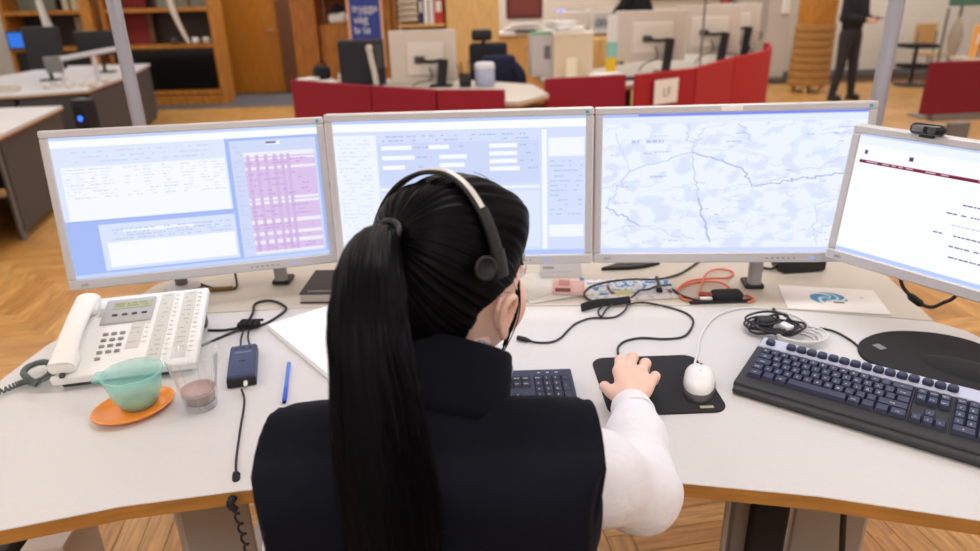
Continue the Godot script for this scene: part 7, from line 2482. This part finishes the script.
	part("rail", Vector3(0.05, 0.755, 0), Vector3(0.9, 0.04, 0.05), M.silver_dark, t)
	for s in [-0.18, 0.42]:
		part("leg", Vector3(s, 0.36, -0.03), Vector3(0.12, 0.70, 0.05), M.silver_dark, t)
		part("foot", Vector3(s, 0.015, -0.03), Vector3(0.12, 0.03, 0.6), M.silver_dark, t)

func build_bystander():
	var p := thing("person", "person standing at the far right in black top and dark trousers, hands held in front", "person", Vector3(4.99, 0, -9.8), 0.30)
	var f := Field.new(Vector3(-0.30, 0.02, -0.26), Vector3(0.36, 1.76, 0.36), 0.022)
	f.ell(Vector3(0, 1.58, 0.02), Vector3(0.075, 0.105, 0.092), 0.02)
	f.ell(Vector3(0, 1.50, 0.05), Vector3(0.05, 0.06, 0.055), 0.03)
	f.cap(Vector3(0, 1.36, 0), Vector3(0, 1.50, 0.01), 0.052, 0.05, 0.02)
	f.ell(Vector3(0, 1.20, 0), Vector3(0.15, 0.20, 0.09), 0.04)
	f.ell(Vector3(0, 0.95, 0), Vector3(0.14, 0.18, 0.09), 0.05)
	for s in [-1.0, 1.0]:
		f.chain([Vector3(s * 0.14, 1.34, 0), Vector3(s * 0.17, 1.08, 0.02), Vector3(s * 0.05 + 0.10, 1.06, 0.22)], [0.045, 0.038, 0.026], 0.03)
		f.chain([Vector3(s * 0.08, 0.86, 0), Vector3(s * 0.10, 0.46, 0.02), Vector3(s * 0.155, 0.06, 0)], [0.075, 0.05, 0.036], 0.03)
	var hands := Field.new(Vector3(-0.02, 1.0, 0.16), Vector3(0.24, 1.14, 0.34), 0.006)
	for s in [-1.0, 1.0]:
		var b := Vector3(s * 0.035 + 0.11, 1.06 + s * 0.012, 0.23)
		hands.ell(b + Vector3(0, 0, 0.02), Vector3(0.020, 0.034, 0.044), 0.01)
		for k in 4:
			hands.cap(b + Vector3(-s * 0.01, 0.024 - k * 0.016, 0.05), b + Vector3(-s * 0.03, 0.02 - k * 0.016, 0.085 - absf(k - 1.2) * 0.006), 0.0085, 0.007, 0.004)
		hands.cap(b + Vector3(-s * 0.005, 0.03, 0.02), b + Vector3(-s * 0.03, 0.046, 0.05), 0.010, 0.008, 0.006)
	var body := obj("body", joined([f.mesh(), hands.mesh()]), M.skin, p)
	var m := MB.new()
	for s in [-1.0, 1.0]:
		m.rbox(Vector3(s * 0.03, 1.595, 0.104), Vector3(0.022, 0.010, 0.010), 0.004, 2)
	m.rbox(Vector3(0, 1.525, 0.102), Vector3(0.04, 0.010, 0.010), 0.004, 2)
	obj("face_feature", m, mat(90, 50, 46, 0.6), body)
	var dark := mat(30, 31, 34, 0.9)
	var top := Field.new(Vector3(-0.32, 0.84, -0.18), Vector3(0.34, 1.50, 0.26), 0.02)
	top.ell(Vector3(0, 1.20, 0), Vector3(0.17, 0.22, 0.105), 0.04)
	top.ell(Vector3(0, 0.99, 0), Vector3(0.155, 0.14, 0.105), 0.05)
	top.cap(Vector3(-0.14, 1.36, 0), Vector3(0.14, 1.36, 0), 0.06, 0.06, 0.03)
	for s in [-1.0, 1.0]:
		top.chain([Vector3(s * 0.14, 1.34, 0), Vector3(s * 0.175, 1.08, 0.02), Vector3(s * 0.065 + 0.09, 1.06, 0.18)], [0.06, 0.055, 0.042], 0.03)
	obj("sweater", top, dark, p)
	var tr := Field.new(Vector3(-0.24, 0.03, -0.16), Vector3(0.24, 1.02, 0.18), 0.018)
	tr.ell(Vector3(0, 0.88, 0), Vector3(0.158, 0.13, 0.11), 0.04)
	for s in [-1.0, 1.0]:
		tr.chain([Vector3(s * 0.078, 0.84, 0), Vector3(s * 0.105, 0.46, 0.02), Vector3(s * 0.16, 0.09, 0)], [0.088, 0.064, 0.05], 0.02)
	obj("trousers", tr, mat(48, 47, 52, 0.9), p)
	for s in [-1.0, 1.0]:
		m = MB.new()
		m.rbox(Vector3(s * 0.16, 0.045, 0.05), Vector3(0.085, 0.088, 0.25), 0.035, 3, Vector2(0.8, 0.75))
		obj("shoe", m, M.black, p)
	var h := Field.new(Vector3(-0.12, 1.36, -0.14), Vector3(0.12, 1.74, 0.14), 0.014)
	h.ell(Vector3(0, 1.60, -0.005), Vector3(0.088, 0.112, 0.095), 0.02)
	h.ell(Vector3(0, 1.50, -0.055), Vector3(0.08, 0.10, 0.05), 0.04)
	obj("hair", h, mat(56, 40, 30, 0.6), p)
	var t := thing("phone", "small dark phone held in both hands by the person at the far right", "phone", Vector3(4.99, 1.08, -9.8) + Basis(Vector3.UP, 0.30) * Vector3(0.11, 0, 0.315), 0.30)
	rounded("case", Vector3.ZERO, Vector3(0.07, 0.012, 0.13), 0.005, M.black, t)
	part("display", Vector3(0, 0.0066, 0), Vector3(0.06, 0.001, 0.11), M.black_gloss, t, 0.0002)
